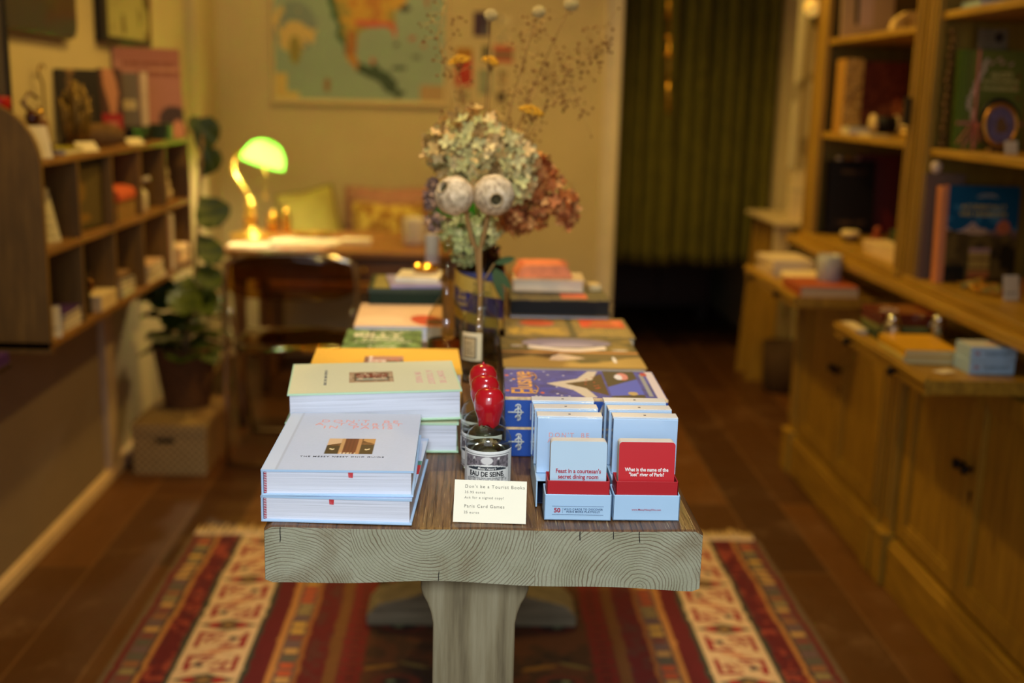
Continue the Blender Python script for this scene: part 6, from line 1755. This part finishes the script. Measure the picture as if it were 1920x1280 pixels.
# farther tray
for i, (col, lb, w, d, x, y, rz) in enumerate((((206, 184, 156), 'cream book at the bottom of the pile on the farther tray', .155, .23, 1.150, 4.09, 2), ((222, 196, 160), 'cream white book second from the bottom on the farther tray', .15, .22, 1.152, 4.085, -3), ((226, 204, 176), 'creamy white book topping the pile on the farther tray', .15, .21, 1.148, 4.10, 3))):
    flatbook(lb, w, d, .019, (x, y, Zt + i * .0193), R(rz), col)
o = thing('folded_linen', 'folded white linen in front of the cream book pile', 'cloth', (1.165, 3.88, Zt), R(4)); MB().box(-.07, .07, -.075, .075, 0, .03).build('fold', mat((236, 212, 170), .85, var=.06, bmp=.3), o, .010, 4)
flatbook('thick book with a rust red cover at the near end of the farther tray', .19, .21, .034, (1.152, 3.672, Zt), R(0), (176, 84, 46), (216, 190, 150))
o = thing('paper_cup', 'pale blue grey candle tumbler standing on the rust red book', 'tumbler', (1.190, 3.715, Zt + .0345)); MB().lathe([(.038, 0), (.040, .003), (.040, .084), (.037, .085), (.036, .010), (.002, .008)], 32).build('glass', mat((176, 176, 178), .4, var=.05), o)
MB().lathe([(.0405, .02), (.0405, .065)], 8, cap=False).build('label', mat((214, 190, 170), .6), o)
# nearer tray
flatbook('yellow notebook pile bottom on the nearer tray', .135, .20, .017, (1.120, 2.745, Zt), R(-3), (216, 196, 110), (222, 204, 150), name='notebook', cat='notebook')
flatbook('bright yellow notebook on top of another on the nearer tray', .133, .195, .017, (1.120, 2.745, Zt + .0175), R(-1), (226, 168, 20), (230, 208, 150), name='notebook', cat='notebook')
def cb(lb, loc, rz):
    o = thing('card_box', lb, 'card box', loc, rz)
    MB().box(-.055, .055, -.042, .042, 0, .0315).build('box', M_bl, o, .0008)
    slab('top_print', .106, .080, .0002, lambda X, Y: put(put(flat((206, 208, 214))(X, Y), rect(X, Y, .05, .085, .03, .045), (214, 150, 150)), rect(X, Y, .03, .06, .05, .056), (150, 150, 170)), Matrix.Translation((-.053, -.040, .0318)), o, .003)
    text('50', .011, FR((-.038, -.0424, .016)), T_redtxt, o, 'number', .03); text('WILD CARDS TO DISCOVER\nPARIS MORE PLAYFULLY', .0052, FR((.010, -.0424, .016)), T_navy, o, 'slogan', .01, line=.95)
cb('pale blue card box, lower of two at the end of the nearer tray', (1.222, 2.595, Zt), R(2)); cb('pale blue card box, upper of two at the end of the nearer tray', (1.225, 2.598, Zt + .0322), R(0))
o = thing('price_card', 'small white price slip lying before the blue card boxes', 'card', (1.120, 2.575, Zt), R(30)); slab('paper', .05, .03, .0006, flat((238, 222, 200)), Matrix.Translation((-.025, -.015, .0008)), o, .005)
o = thing('gift_box', 'dark green box under the brown one at the far end of the nearer tray', 'box', (1.170, 2.995, Zt), R(-2)); MB().box(-.085, .085, -.075, .075, 0, .030).build('base', mat((44, 66, 32), .5), o, .001); MB().box(-.086, .086, -.076, .076, .024, .036).build('lid', mat((112, 116, 60), .5), o, .001)
o = thing('gift_box', 'glossy red brown box stacked on the dark green box', 'box', (1.172, 3.00, Zt + .0365), R(2)); MB().box(-.085, .083, -.07, .07, 0, .026).build('base', mat((104, 40, 22), .3, coat=.5), o, .001)
lid = MB().box(-.086, .084, -.071, .071, .026, .034).build('lid', mat((120, 44, 24), .25, coat=.6), o, .001)
MB().tube([(-.045 + .024 * math.cos(a), -.02 + .018 * math.sin(a), .0346) for a in [i * PI / 8 for i in range(16)]], .0015, 5, closed=True).build('emblem', mat((226, 206, 170), .4), o)
flatbook('white book beneath the green box corner at the far end of the nearer tray', .034, .12, .012, (1.064, 3.055, Zt), R(0), (236, 216, 180))
M_sil = mat((220, 214, 204), .12, 1.0, var=.05)
for i, (x, y, lb) in enumerate(((1.105, 2.885, 'faceted silver shaker at the front of the nearer tray'), (1.225, 2.885, 'faceted silver shaker nearer the cabinet on the nearer tray'))):
    o = thing('silver_shaker', lb, 'shaker', (x, y, Zt))
    n = 12; V, F = [], []; pr_ = [(.020, 0), (.024, .008), (.026, .03), (.024, .05), (.017, .060), (.015, .062)]
    for j, (r_, z) in enumerate(pr_):
        for k in range(n): a = 2 * PI * (k + .5 * (j % 2)) / n; V.append((r_ * math.cos(a), r_ * math.sin(a), z))
    for j in range(len(pr_) - 1):
        for k in range(n):
            k2 = (k + 1) % n
            if j % 2 == 0: F += [(j * n + k, j * n + k2, (j + 1) * n + k), (j * n + k2, (j + 1) * n + k2, (j + 1) * n + k)]
            else: F += [(j * n + k, (j + 1) * n + k2, (j + 1) * n + k), (j * n + k, j * n + k2, (j + 1) * n + k2)]
    F += [tuple(range(n))[::-1], tuple((len(pr_) - 1) * n + k for k in range(n))]
    MB().add(V, F).build('body', M_sil, o)
    MB().lathe([(.016, .062), (.017, .066), (.014, .074), (.004, .079)], 20).build('cap', M_sil, o)
o = thing('trinket_tray', 'dark lacquer dish under the second shaker, behind the yellow notebooks', 'dish', (1.165, 2.880, Zt)); 
MB().lathe([(.004, 0), (.02, 0), (.028, .010), (.026, .010), (.018, .004), (.002, .003)], 24).build('dish', mat((50, 24, 16), .25, coat=.5), o)
# ---------------------------------------------------------------- hutches
HX = 1.30
def hutch(label, y0, y1, shelves):
    o = thing('hutch', label, 'display cabinet', (1.48, (y0 + y1) / 2, .888))
    z0, z1 = .8885, 2.75
    MB().box(HX, XR - .003, y0, y0 + .018, z0, z1).build('side_panel', M_pz, o, .002, rel=True); MB().box(HX, XR - .003, y1 - .018, y1, z0, z1).build('side_panel', M_pz, o, .002, rel=True)
    MB().box(HX - .014, HX + .008, y0, y0 + .07, z0, z1).box(HX - .020, HX - .014, y0 + .018, y0 + .030, z0 + .02, z1).box(HX - .020, HX - .014, y0 + .042, y0 + .052, z0 + .02, z1).build('stile', M_pz, o, .002, rel=True)
    MB().box(HX - .014, HX + .008, y1 - (.13 if y1 > 4 else .07), y1, z0, z1).box(HX - .020, HX - .014, y1 - .052, y1 - .040, z0 + .02, z1).box(HX - .020, HX - .014, y1 - .030, y1 - .020, z0 + .02, z1).build('stile', M_pz, o, .002, rel=True)
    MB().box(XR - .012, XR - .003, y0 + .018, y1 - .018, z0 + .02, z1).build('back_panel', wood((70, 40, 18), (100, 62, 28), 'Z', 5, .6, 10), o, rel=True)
    MB().box(HX - .025, XR - .012, y0 + .018, y1 - .018, z0, z0 + .022).build('bottom_board', M_py, o, .003, rel=True)
    for z in shelves: MB().box(HX + .0, XR - .012, y0 + .018, y1 - .018, z - .022, z).build('shelf_board', M_py, o, .003, rel=True)
    MB().box(HX - .03, XR - .003, y0 - .0, y1, z1, z1 + .05).build('cornice', M_py, o, .006, rel=True)
    return o
ha = hutch('tall ochre open display cabinet on the counter, the farther one', 3.335, 4.405, (1.292, 1.628, 2.02, 2.4))
hb = hutch('tall ochre open display cabinet on the counter, the nearer one', 2.18, 3.312, (1.280, 1.655, 2.03, 2.4))
hl = thing('cabinet_latch', 'small black iron latch on the post between the display cabinets', 'latch', (HX - .0205, 3.375, 1.375)); MB().box(-.014, 0, -.018, .014, -.035, .045).build('plate', M_iron, hl, .002)
z0 = .911
# bottom shelf of the farther hutch
def blackbk(X, Y):
    img = flat((16, 10, 8))(X, Y); return put(img, (rect(X, Y, .05, .14, .225, .24) | rect(X, Y, .03, .15, .035, .05)) & (fbm(X, Y, 200, 3) > .45), (96, 70, 44))
panel_stand('book', 'black book standing at the far end of the farther cabinet', 'book', .18, .275, .03, (1.435, 4.27, z0), R(4), blackbk, (14, 9, 7), 5)
panel_stand('book', 'dark red book standing behind the black one', 'book', .16, .30, .022, (1.545, 4.315, z0), R(-6), flat((96, 12, 8)), (90, 10, 8), 3)
for i in range(2): flatbook(('lower', 'upper')[i] + ' white book of the flat pair beside the cabinet post', .15, .32, .020, (1.40, 3.63, z0 + i * .0205), R(-1 + 2 * i), (226, 196, 150))
o = thing('gift_box', 'small dark green box on the pair of white books', 'box', (1.445, 3.70, z0 + .0415)); MB().box(-.045, .045, -.06, .06, 0, .028).build('base', mat((26, 48, 20), .5), o, .001); MB().box(-.046, .046, -.061, .061, .028, .038).build('lid', mat((34, 58, 26), .5), o, .001)
o = thing('wax_dish', 'round cream soap in a dark dish near the front of the farther cabinet', 'dish', (1.365, 4.05, z0)); MB().lathe([(.02, 0), (.03, .006), (.034, .02), (.03, .02), (.002, .008)], 24).build('dish', mat((90, 60, 30), .4), o); MB().lathe([(.004, .009), (.030, .0205), (.034, .024), (.034, .036), (.026, .040), (.002, .041)], 24).build('soap', mat((232, 206, 150), .5), o)
o = thing('red_ornament', 'small rust red carved ornament before the dark red book', 'ornament', (1.42, 3.93, z0)); MB().ball(0, 0, .022, .024, .03, .022).ball(.0, .0, .052, .014, .016, .018).tube([(0, 0, .05), (-.02, -.02, .03), (-.035, -.02, .01)], .006).build('body', mat((150, 62, 26), .5, var=.3), o)
for k in range(3):
    o = thing('trinket', ('white porcelain trinket', 'amber glass trinket', 'small pink trinket')[k] + ' sitting on top of the black book', 'trinket', (1.385 + .035 * k, 4.315, z0 + .2755)); 
    MB().ball(0, 0, .008, .012, .016, .008).build('body', mat(((216, 196, 180), (200, 130, 50), (200, 150, 130))[k], .3), o)
# middle shelf (z 1.292)
zA = 1.2925
def floral(X, Y):
    img = flat((136, 56, 26))(X, Y); n_ = fbm(X, Y, 90, 25); img = put(img, n_ > .56, (168, 76, 36)); img = put(img, (Y < .07 + .05 * (X / .17)) & (n_ > .42), (206, 112, 54)); return img
o = panel_stand('book', 'book with a dark red floral cover and golden patterned spine', 'book', .19, .255, .03, (1.492, 4.20, zA), R(6), floral, (96, 36, 16), 3)
o = panel_stand('patterned_box', 'golden floral patterned slipcase beside the dark red floral book', 'box', .062, .26, .12, (1.355, 4.12, zA), R(-2), lambda X, Y: put(put(flat((176, 128, 44))(X, Y), fbm(X, Y, 110, 33) > .56, (206, 160, 80)), fbm(X, Y, 90, 35) < .36, (120, 80, 24)), (176, 128, 50), 1)
flatbook('white card box with a turquoise label on the middle shelf', .075, .09, .024, (1.348, 4.045, zA), R(0), (206, 190, 160)); 
o = thing('turquoise_label', 'turquoise label card lying on the white card box', 'card', (1.346, 4.04, zA + .0243), R(0)); slab('card', .06, .05, .001, flat((86, 156, 140)), Matrix.Translation((-.03, -.025, .0012)), o, .006)
o = thing('thread_spool', 'black spool with cream wooden ends lying on the middle shelf', 'spool', (1.442, 4.02, zA + .036)); Mx = Matrix.Rotation(PI / 2, 4, 'Y')
MB().lathe([(.028, -.036), (.028, .036)], 28, 0, Mx).build('thread', mat((18, 10, 8), .7), o)
for s_ in (-1, 1): MB().lathe([(.0355, s_ * .036), (.0355, s_ * .047)] if s_ > 0 else [(.0355, -.047), (.0355, -.036)], 28, 0, Mx).build('end_disc', mat((206, 176, 124), .6), o)
o = thing('shell_dish', 'cream shell shaped dish beside the black spool', 'dish', (1.42, 3.72, zA)); MB().ball(0, 0, .016, .03, .04, .016).build('shell', mat((226, 186, 96), .5), o); MB().ball(-.01, 0, .036, .02, .03, .008).build('rim', mat((220, 190, 130), .5), o)
flatbook('white slip of card at the front edge of the middle shelf', .08, .08, .006, (1.355, 3.86, zA), R(10), (232, 214, 150))
# upper shelf (z 1.628)
zU = 1.6285
o = panel_stand('picture_card', 'cream picture card with a dark green bar at the far end of the upper shelf', 'card', .20, .26, .006, (1.43, 4.25, zU), R(6), lambda X, Y: put(put(flat((206, 170, 120))(X, Y), rect(X, Y, .05, .065, .05, .26), (40, 48, 22)), rect(X, Y, .065, .12, .045, .26), (222, 186, 156)), (200, 166, 118), 5)
o = thing('wooden_letter_block', 'pale carved stone block with an arch on the upper shelf', 'block', (1.455, 3.93, zU)); MB().prism([(-.06, 0), (-.02, 0), (-.018, .04), (-.005, .055), (.008, .04), (.01, 0), (.075, 0), (.075, .078), (-.01, .075), (-.045, .05)], -.02, .03).build('block', mat((206, 170, 100), .7, var=.2, scale=60), o, .002)
o = thing('dried_bouquet', 'brown dried grass bundle on the upper shelf by the post', 'dried plants', (1.52, 3.70, zU)); rg = random.Random(8); mb = MB()
for k in range(120):
    a = rg.uniform(0, 2 * PI); r_ = rg.uniform(0, .07); mb.tube([(r_ * .2 * math.cos(a), r_ * .2 * math.sin(a), 0), (r_ * math.cos(a) * .7, r_ * math.sin(a) * .7, .09), (r_ * math.cos(a) * 1.2, r_ * math.sin(a) * 1.2, rg.uniform(.15, .28))], [.0015, .0013, .0008], 4)
mb.build('grasses', mat((150, 100, 44), .8, var=.3), o); MB().lathe([(.03, 0), (.034, .01), (.03, .06), (.036, .07)], 20).build('jar', mat((110, 70, 36), .4), o)
o = thing('shell_garland', 'string of white shells hanging beside the cabinet post', 'garland', (1.335, 3.44, zU)); mb = MB()
for k in range(7): mb.ball(.004 * math.sin(k * 2), .006 * math.cos(k * 3), .016 + .034 * k, .012, .010, .014, 8)
mb.build('shells', mat((226, 206, 176), .5), o); MB().tube([(0, 0, 0.001), (0, 0, .28)], .001, 5).build('string', M_stem2, o)
# nearer hutch, bottom shelf
def wes(X, Y):
    w, h = .205, .27; u = X / w; v = Y / h; img = flat((16, 84, 120), .05, 20)(X, Y); img = put(img, (v < .80) & (fbm(X, Y, 16, 3) > .6), (60, 120, 150))
    n_ = fbm(X, Y, 40, 13); ridge = .60 - .10 * np.abs(np.sin(u * 7 + .6)) ; img = put(img, (v < ridge + .03) & (v > .45), (150, 116, 106)); img = put(img, (v < ridge) & (v > .44), (120, 88, 76)); img = put(img, (np.abs(v - ridge - .01) < .018) & (u < .45), (206, 176, 160))
    img = put(img, v < .54 - .08 * u + (n_ - .5) * .06, (84, 66, 32)); img = put(img, (v < .5) & (n_ > .56), (112, 90, 44)); img = put(img, (v < .40) & (n_ < .4), (44, 36, 20)); img = put(img, ell(u, v, .42, .53, .17, .035), (196, 160, 130)); img = put(img, (v < .18) & (u < .3), (30, 30, 24))
    b = rect(u, v, .34, .64, .04, .36); img = put(img, b, (206, 168, 80)); img = put(img, b & (v > .30), (178, 140, 130)); img = put(img, b & ((np.abs(v - .14) < .012) | (np.abs(v - .24) < .008)), (110, 60, 34)); img = put(img, b & (v > .16) & (v < .30) & ((u * 26 % 1) < .35) & ((v * 30 % 1) < .6), (90, 60, 30)); img = put(img, b & (v < .12), (190, 110, 60))
    img = put(img, ell(u, v, .80, .575, .095, .075), (206, 116, 74)); return img
o = panel_stand('book', 'large blue travel photo book with a hotel on a hillside, spine salmon pink', 'book', .205, .27, .03, (1.435, 3.140, z0), R(2), wes, (206, 130, 90), 4, res=.0018, rough=.3)
Ty = mat((222, 190, 50), .5, var=.03); T4 = Matrix.Rotation(-R(4), 4, 'X')
text('ACCIDENTALLY', .0165, T4 @ FR((0, -.0004, .213)), Ty, o, 'title', .015, spacing=1.12); text('WES ANDERSON', .0165, T4 @ FR((0, -.0004, .193)), Ty, o, 'title', .015, spacing=1.12)
text('3', .018, T4 @ FR((.0615, -.0004, .155)), mat((110, 60, 40), .6), o, 'seal_number', .01); text('PHOTOS FROM\nAROUND THE WORLD', .006, T4 @ FR((.01, -.0004, .245)), Tc, o, 'lettering', .0)
MB().box(-.1245, -.1035, -.001, .033, 0, .27, 0, T4).build('broad_spine', mat((222, 140, 92), .5, var=.04), o, .001)
o = panel_stand('slipcase', 'tall grey slipcase standing behind the blue travel book', 'box', .11, .30, .030, (1.340, 3.198, z0), R(1), flat((112, 88, 74)), (104, 82, 72), 1)
o = thing('hanging_bauble', 'small white porcelain bauble on top of the grey slipcase', 'bauble', (1.312, 3.214, z0 + .3015)); MB().ball(0, 0, .016, .016, .014, .018).build('ball', mat((214, 190, 170), .4), o)
o = thing('jewellery_heap', 'heap of gold chains and green stones at the front of the nearer cabinet', 'jewellery', (1.395, 3.00, z0 + .002)); rg = random.Random(12); mb = MB(); mb2 = MB()
for k in range(90):
    a = rg.uniform(0, 2 * PI); r_ = .075 * math.sqrt(rg.random()); hh = .030 * (1 - r_ / .08); z = rg.uniform(0.004, max(.006, hh))
    if k % 3: 
        M_ = Matrix.Translation((r_ * math.cos(a) * .8, r_ * math.sin(a) * 1.3, z + .003)) @ Matrix.Rotation(rg.uniform(0, 1.2), 4, (rg.random(), rg.random(), .1)); mb.tube([(.009 * math.cos(t), .007 * math.sin(t), 0) for t in [i * PI / 5 for i in range(10)]], .0019, 5, 0, M_, closed=True)
    else: mb2.ball(r_ * math.cos(a) * .8, r_ * math.sin(a) * 1.3, z + .003, rg.uniform(.004, .008), None, None, 6)
mb.build('chains', brs, o)['kind'] = 'stuff'; mb2.build('stones', mat((124, 118, 48), .15, var=.4, scale=50, coat=.6), o)['kind'] = 'stuff'
cardt('folded white price card beside the gold jewellery heap', .045, .065, (1.40, 2.86, z0), R(8), 12, lines=1)
o = thing('wire_easel', 'little rust red wire stand at the right edge of the nearer cabinet', 'stand', (1.43, 2.835, z0)); MB().tube([(-.015, 0, .003), (-.015, .0, .06), (.02, .0, .065), (.02, 0, .003), (-.015, -.02, .003)], .0025, 6).build('wire', mat((140, 50, 20), .4), o)
# green story book with ribbon, oval frame
zN = 1.2805
def green_b(X, Y):
    w, h = .185, .27; img = flat((112, 118, 36))(X, Y); img = put(img, X < .022, (104, 122, 28)); img = put(img, (X > .019) & (X < .022), (50, 66, 20)); rg_ = np.random.RandomState(3)
    for k in range(26):
        t = k / 26; x = .050 - .018 * math.sin(t * 5) + rg_.uniform(-.006, .006); y = .07 + .18 * t; img = put(img, ell(X, Y, x, y, .0055, .0045), (222, 190, 160))
    for x, y in ((.085, .235), (.105, .245), (.14, .232), (.115, .236)): img = put(img, ell(X, Y, x, y, .008, .004, .6), (206, 160, 130))
    for x, y in ((.165, .2), (.16, .17), (.168, .14), (.162, .11), (.155, .04)): img = put(img, ell(X, Y, x, y, .006, .005), (130, 34, 20))
    return img
gbk = panel_stand('book', 'green story book with white blossom cover tied with a pink ribbon', 'book', .185, .27, .03, (1.432, 3.165, zN), R(2), green_b, (62, 88, 26), 4, res=.0022)
Tgold = mat((240, 214, 130), .5)
text("ALICE'S", .019, T4 @ FR((.022, -.0004, .205)), Tgold, gbk, 'title', .02, shear=.2); text("ADVENTURES IN", .0135, T4 @ FR((.022, -.0004, .187)), Tgold, gbk, 'title', .02); text("WONDERLAND", .0145, T4 @ FR((.022, -.0004, .168)), Tgold, gbk, 'title', .02)
M_rib = mat((226, 130, 116), .5)
rb = thing('pink_ribbon', 'pink ribbon tied in a bow around the green story book', 'ribbon', (1.432, 3.165, zN)); Mr = Matrix.Rotation(R(2), 4, 'Z') @ T4
MB().box(-.048, -.042, -.0035, -.0012, .002, .272, 0, Mr).box(-.096, .094, -.0035, -.0012, .070, .076, 0, Mr).build('bands', M_rib, rb)
mb = MB()
for s_, L, dz in ((-1, .055, -.055), (1, .03, -.05)):
    mb.tube([(-.045, -.006, .073), (-.045 + s_ * L * .5, -.018, .073 + dz * .3), (-.045 + s_ * L, -.022, .073 + dz), (-.045 + s_ * L * .4, -.020, .073 + dz * .9), (-.045, -.007, .072)], [.0015, .0018, .002, .0018, .0015], 5)
mb.tube([(-.045, -.007, .072), (-.075, -.02, .03), (-.085, -.03, .004)], .0014, 5).tube([(-.045, -.007, .072), (-.04, -.02, .03), (-.055, -.028, .006)], .0014, 5)
mb.build('bow', M_rib, rb)
o = thing('oval_frame', 'small oval gilt frame with a lilac picture in front of the green book', 'frame', (1.41, 3.045, zN)); T12 = Matrix.Rotation(-R(8), 4, 'X') @ Matrix.Translation((0, 0, .012))
def oval(rx, rz_, y0_, y1_, cz): return [(rx * math.cos(2 * PI * i / 40), cz + rz_ * math.sin(2 * PI * i / 40)) for i in range(40)]
MB().prism(oval(.0545, .068, 0, 0, .066), .006, .012, 'Y', 0, T12).build('black_backing', mat((20, 12, 8), .5), o, .002)
V = []; 
MB().tube([(.044 * math.cos(2 * PI * i / 40), 0, .06 + .054 * math.sin(2 * PI * i / 40)) for i in range(40)], .006, 8, 0, T12, closed=True).build('gilt_rim', mat((190, 134, 50), .35, .6, var=.2), o)
MB().prism(oval(.041, .051, 0, 0, .060), .0015, .005, 'Y', 0, T12).build('picture', mat((116, 98, 124), .6, var=.3, scale=60), o)
MB().prism([(-.012, .04), (.014, .04), (.02, .055), (.01, .075), (0, .085), (-.012, .07)], .0, .0014, 'Y', 0, T12).build('posy', mat((120, 84, 40), .7, var=.4, scale=200), o)
MB().box(-.03, .03, -.008, .02, 0, .010).build('foot', mat((120, 84, 40), .4), o, .002)
cardt('small white price card on the shelf in front of the oval frame', .036, .034, (1.40, 2.955, zN), R(4), 12, lines=0)
o = panel_stand('print_card', 'grey card with a dark tree picture above the green book', 'card', .085, .055, .003, (1.435, 3.215, zN + .275), R(2), lambda X, Y: put(put(flat((130, 116, 88))(X, Y), ell(X, Y, .06, .032, .013, .014), (48, 36, 24)), ((Y * 120 % 1) < .3) & (X < .042) & (X > .008), (90, 78, 58)), (120, 106, 80), 3)
bx('riser', -.05, .06, .004, .02, -.275, .001, mat((70, 44, 20), .6), o)
o = thing('bead_strand', 'strand of dark beads hanging inside the nearer cabinet by the post', 'beads', (1.333, 3.245, zN)); mb = MB()
for k in range(15): mb.ball(.003 * math.sin(k * 2.1), 0, .012 + .022 * k, .009, .008, .010, 6)
mb.build('beads', mat((120, 84, 34), .5, var=.5, scale=40), o)
o = thing('gold_figurine', 'small gilt figurine at the right end of the shelf with the green book', 'figurine', (1.49, 2.93, zN)); MB().lathe([(.012, 0), (.014, .01), (.006, .02), (.012, .035), (.005, .05), (.008, .058), (.001, .066)], 16).build('figure', brs, o)
flatbook('pale blue box lid on the top shelf of the nearer cabinet', .09, .12, .02, (1.375, 3.14, 1.6555), 0, (150, 170, 170))
# ================================================================ FAR RIGHT CORNER: console, hanging cloth, round lamp
o = thing('console_table', 'pale narrow console table in the far right corner beside the curtain', 'table', (1.53, 5.55, 0))
MB().box(1.415, XR - .005, 5.25, 5.85, .83, .85).build('top', mat((206, 186, 150), .5), o, .003, rel=True)
for yy in (5.60, 5.80): MB().prism([(1.41, 0), (1.54, 0), (1.555, .83), (1.455, .83)], yy, yy + .025, 'Y').build('leg', M_pz, o, .002, rel=True)
MB().box(1.425, 1.50, 5.30, 5.32, .70, .83).build('bracket', mat((206, 186, 150), .5), o, .002, rel=True)
for i, (x, y, w, h, t) in enumerate(((1.58, 5.50, .08, .22, .10), (1.545, 5.40, .07, .13, .08))):
    o2 = thing('white_box', ('tall white box on the console table', 'short grey white box on the console table')[i], 'box', (x, y, .8505)); MB().box(-w / 2, w / 2, -t / 2, t / 2, 0, h).build('body', mat((220, 200, 166), .5), o2, .002); MB().box(-w / 2 - .001, w / 2 + .001, -t / 2 - .001, t / 2 + .001, h, h + .02).build('lid', mat((200, 184, 156), .5), o2, .002)
o = thing('wicker_basket', 'dark wicker basket under the pale console table', 'basket', (1.555, 5.42, 0)); MB().lathe([(.09, 0), (.10, .01), (.115, .24), (.108, .24), (.095, .02), (.002, .012)], 28).build('body', weave((40, 24, 12), (84, 54, 28)), o)
def cloth_f(X, Y):
    img = flat((196, 184, 150))(X, Y); n_ = fbm(X, Y, 9, 60); img = put(img, n_ > .60, (150, 136, 104)); img = put(img, ell(X, Y, .11, .66, .035, .05, .6), (70, 56, 40)); img = put(img, ell(X, Y, .14, .40, .03, .03), (84, 70, 50)); img = put(img, ell(X, Y, .05, .95, .04, .06), (196, 130, 90)); return img
o = thing('hanging_cloth', 'pale printed cloth hanging on the right wall before the doorway', 'cloth', (1.525, 5.2, 1.10))
slab('cloth', .22, 1.30, .003, cloth_f, frame((-.09, 0, 0), (1, .25, 0), (0, 0, 1)), o, .008, painted(.85), bend=lambda X, Y: .012 * np.sin(X * 50 + .4 * np.sin(Y * 5)))
MB().tube([(-.11, -.005, 1.302), (.13, .055, 1.302)], .007).build('hanging_rod', M_py, o)
o = thing('globe_lamp', 'small glowing yellow glass globe on the post of the farther cabinet', 'lamp', (1.262, 4.40, 1.745))
MB().ball(0, 0, 0, .030, None, .034, 16).build('globe', mat((240, 196, 96), .3, emis=.45, var=.1), o); MB().lathe([(.016, .030), (.018, .036), (.012, .055), (.004, .058)], 18).tube([(0, 0, .055), (0, .0, .068), (.019, 0, .070)], .004).build('fitting', M_brass, o)
# ================================================================ groups for repeated things

for key, phrase in (('red wax seal', 'wax sealed bottles in a row'), ('open card game', 'open card games at the table front'), ('blue box lid', 'upturned lids under the card boxes'),
                    ('globe flower', 'white globe flowers in the bouquet'), ('yarrow head', 'golden yarrow in the bouquet'), ('gypsophila spray', 'gypsophila sprays in the bouquet'),
                    ('poppy head', 'poppy heads in the apothecary bottle'), ('hydrangea', 'hydrangeas in the bouquet'), ('pinned cards', 'cards pinned to the back wall'),
                    ('purple and white paperback', 'paperbacks in the nearest lower pigeonhole'), ('base cabinet', 'ochre base cabinets'), ('pull out tray', 'pull out trays under the counter'),
                    ('display cabinet on the counter', 'ochre display cabinets'), ('silver shaker', 'silver shakers on the nearer tray'), ('brass pot', 'brass pots behind the lamp'), ('pale blue hardback', 'pale blue guide books'),
                    ('cream book with green edges', 'cream guide books'), ('mustard yellow hardback', 'yellow guide books'), ('thick blue novel', 'blue novels'), ('on the bench', 'cushions on the bench'), ('pale blue card box, ', 'card boxes on the nearer tray')):
    hits = [o for o in bpy.data.objects if o.parent is None and key in str(o.get('label', ''))]
    if len(hits) > 1:
        for o in hits:
            if not o.get('group'): o['group'] = phrase
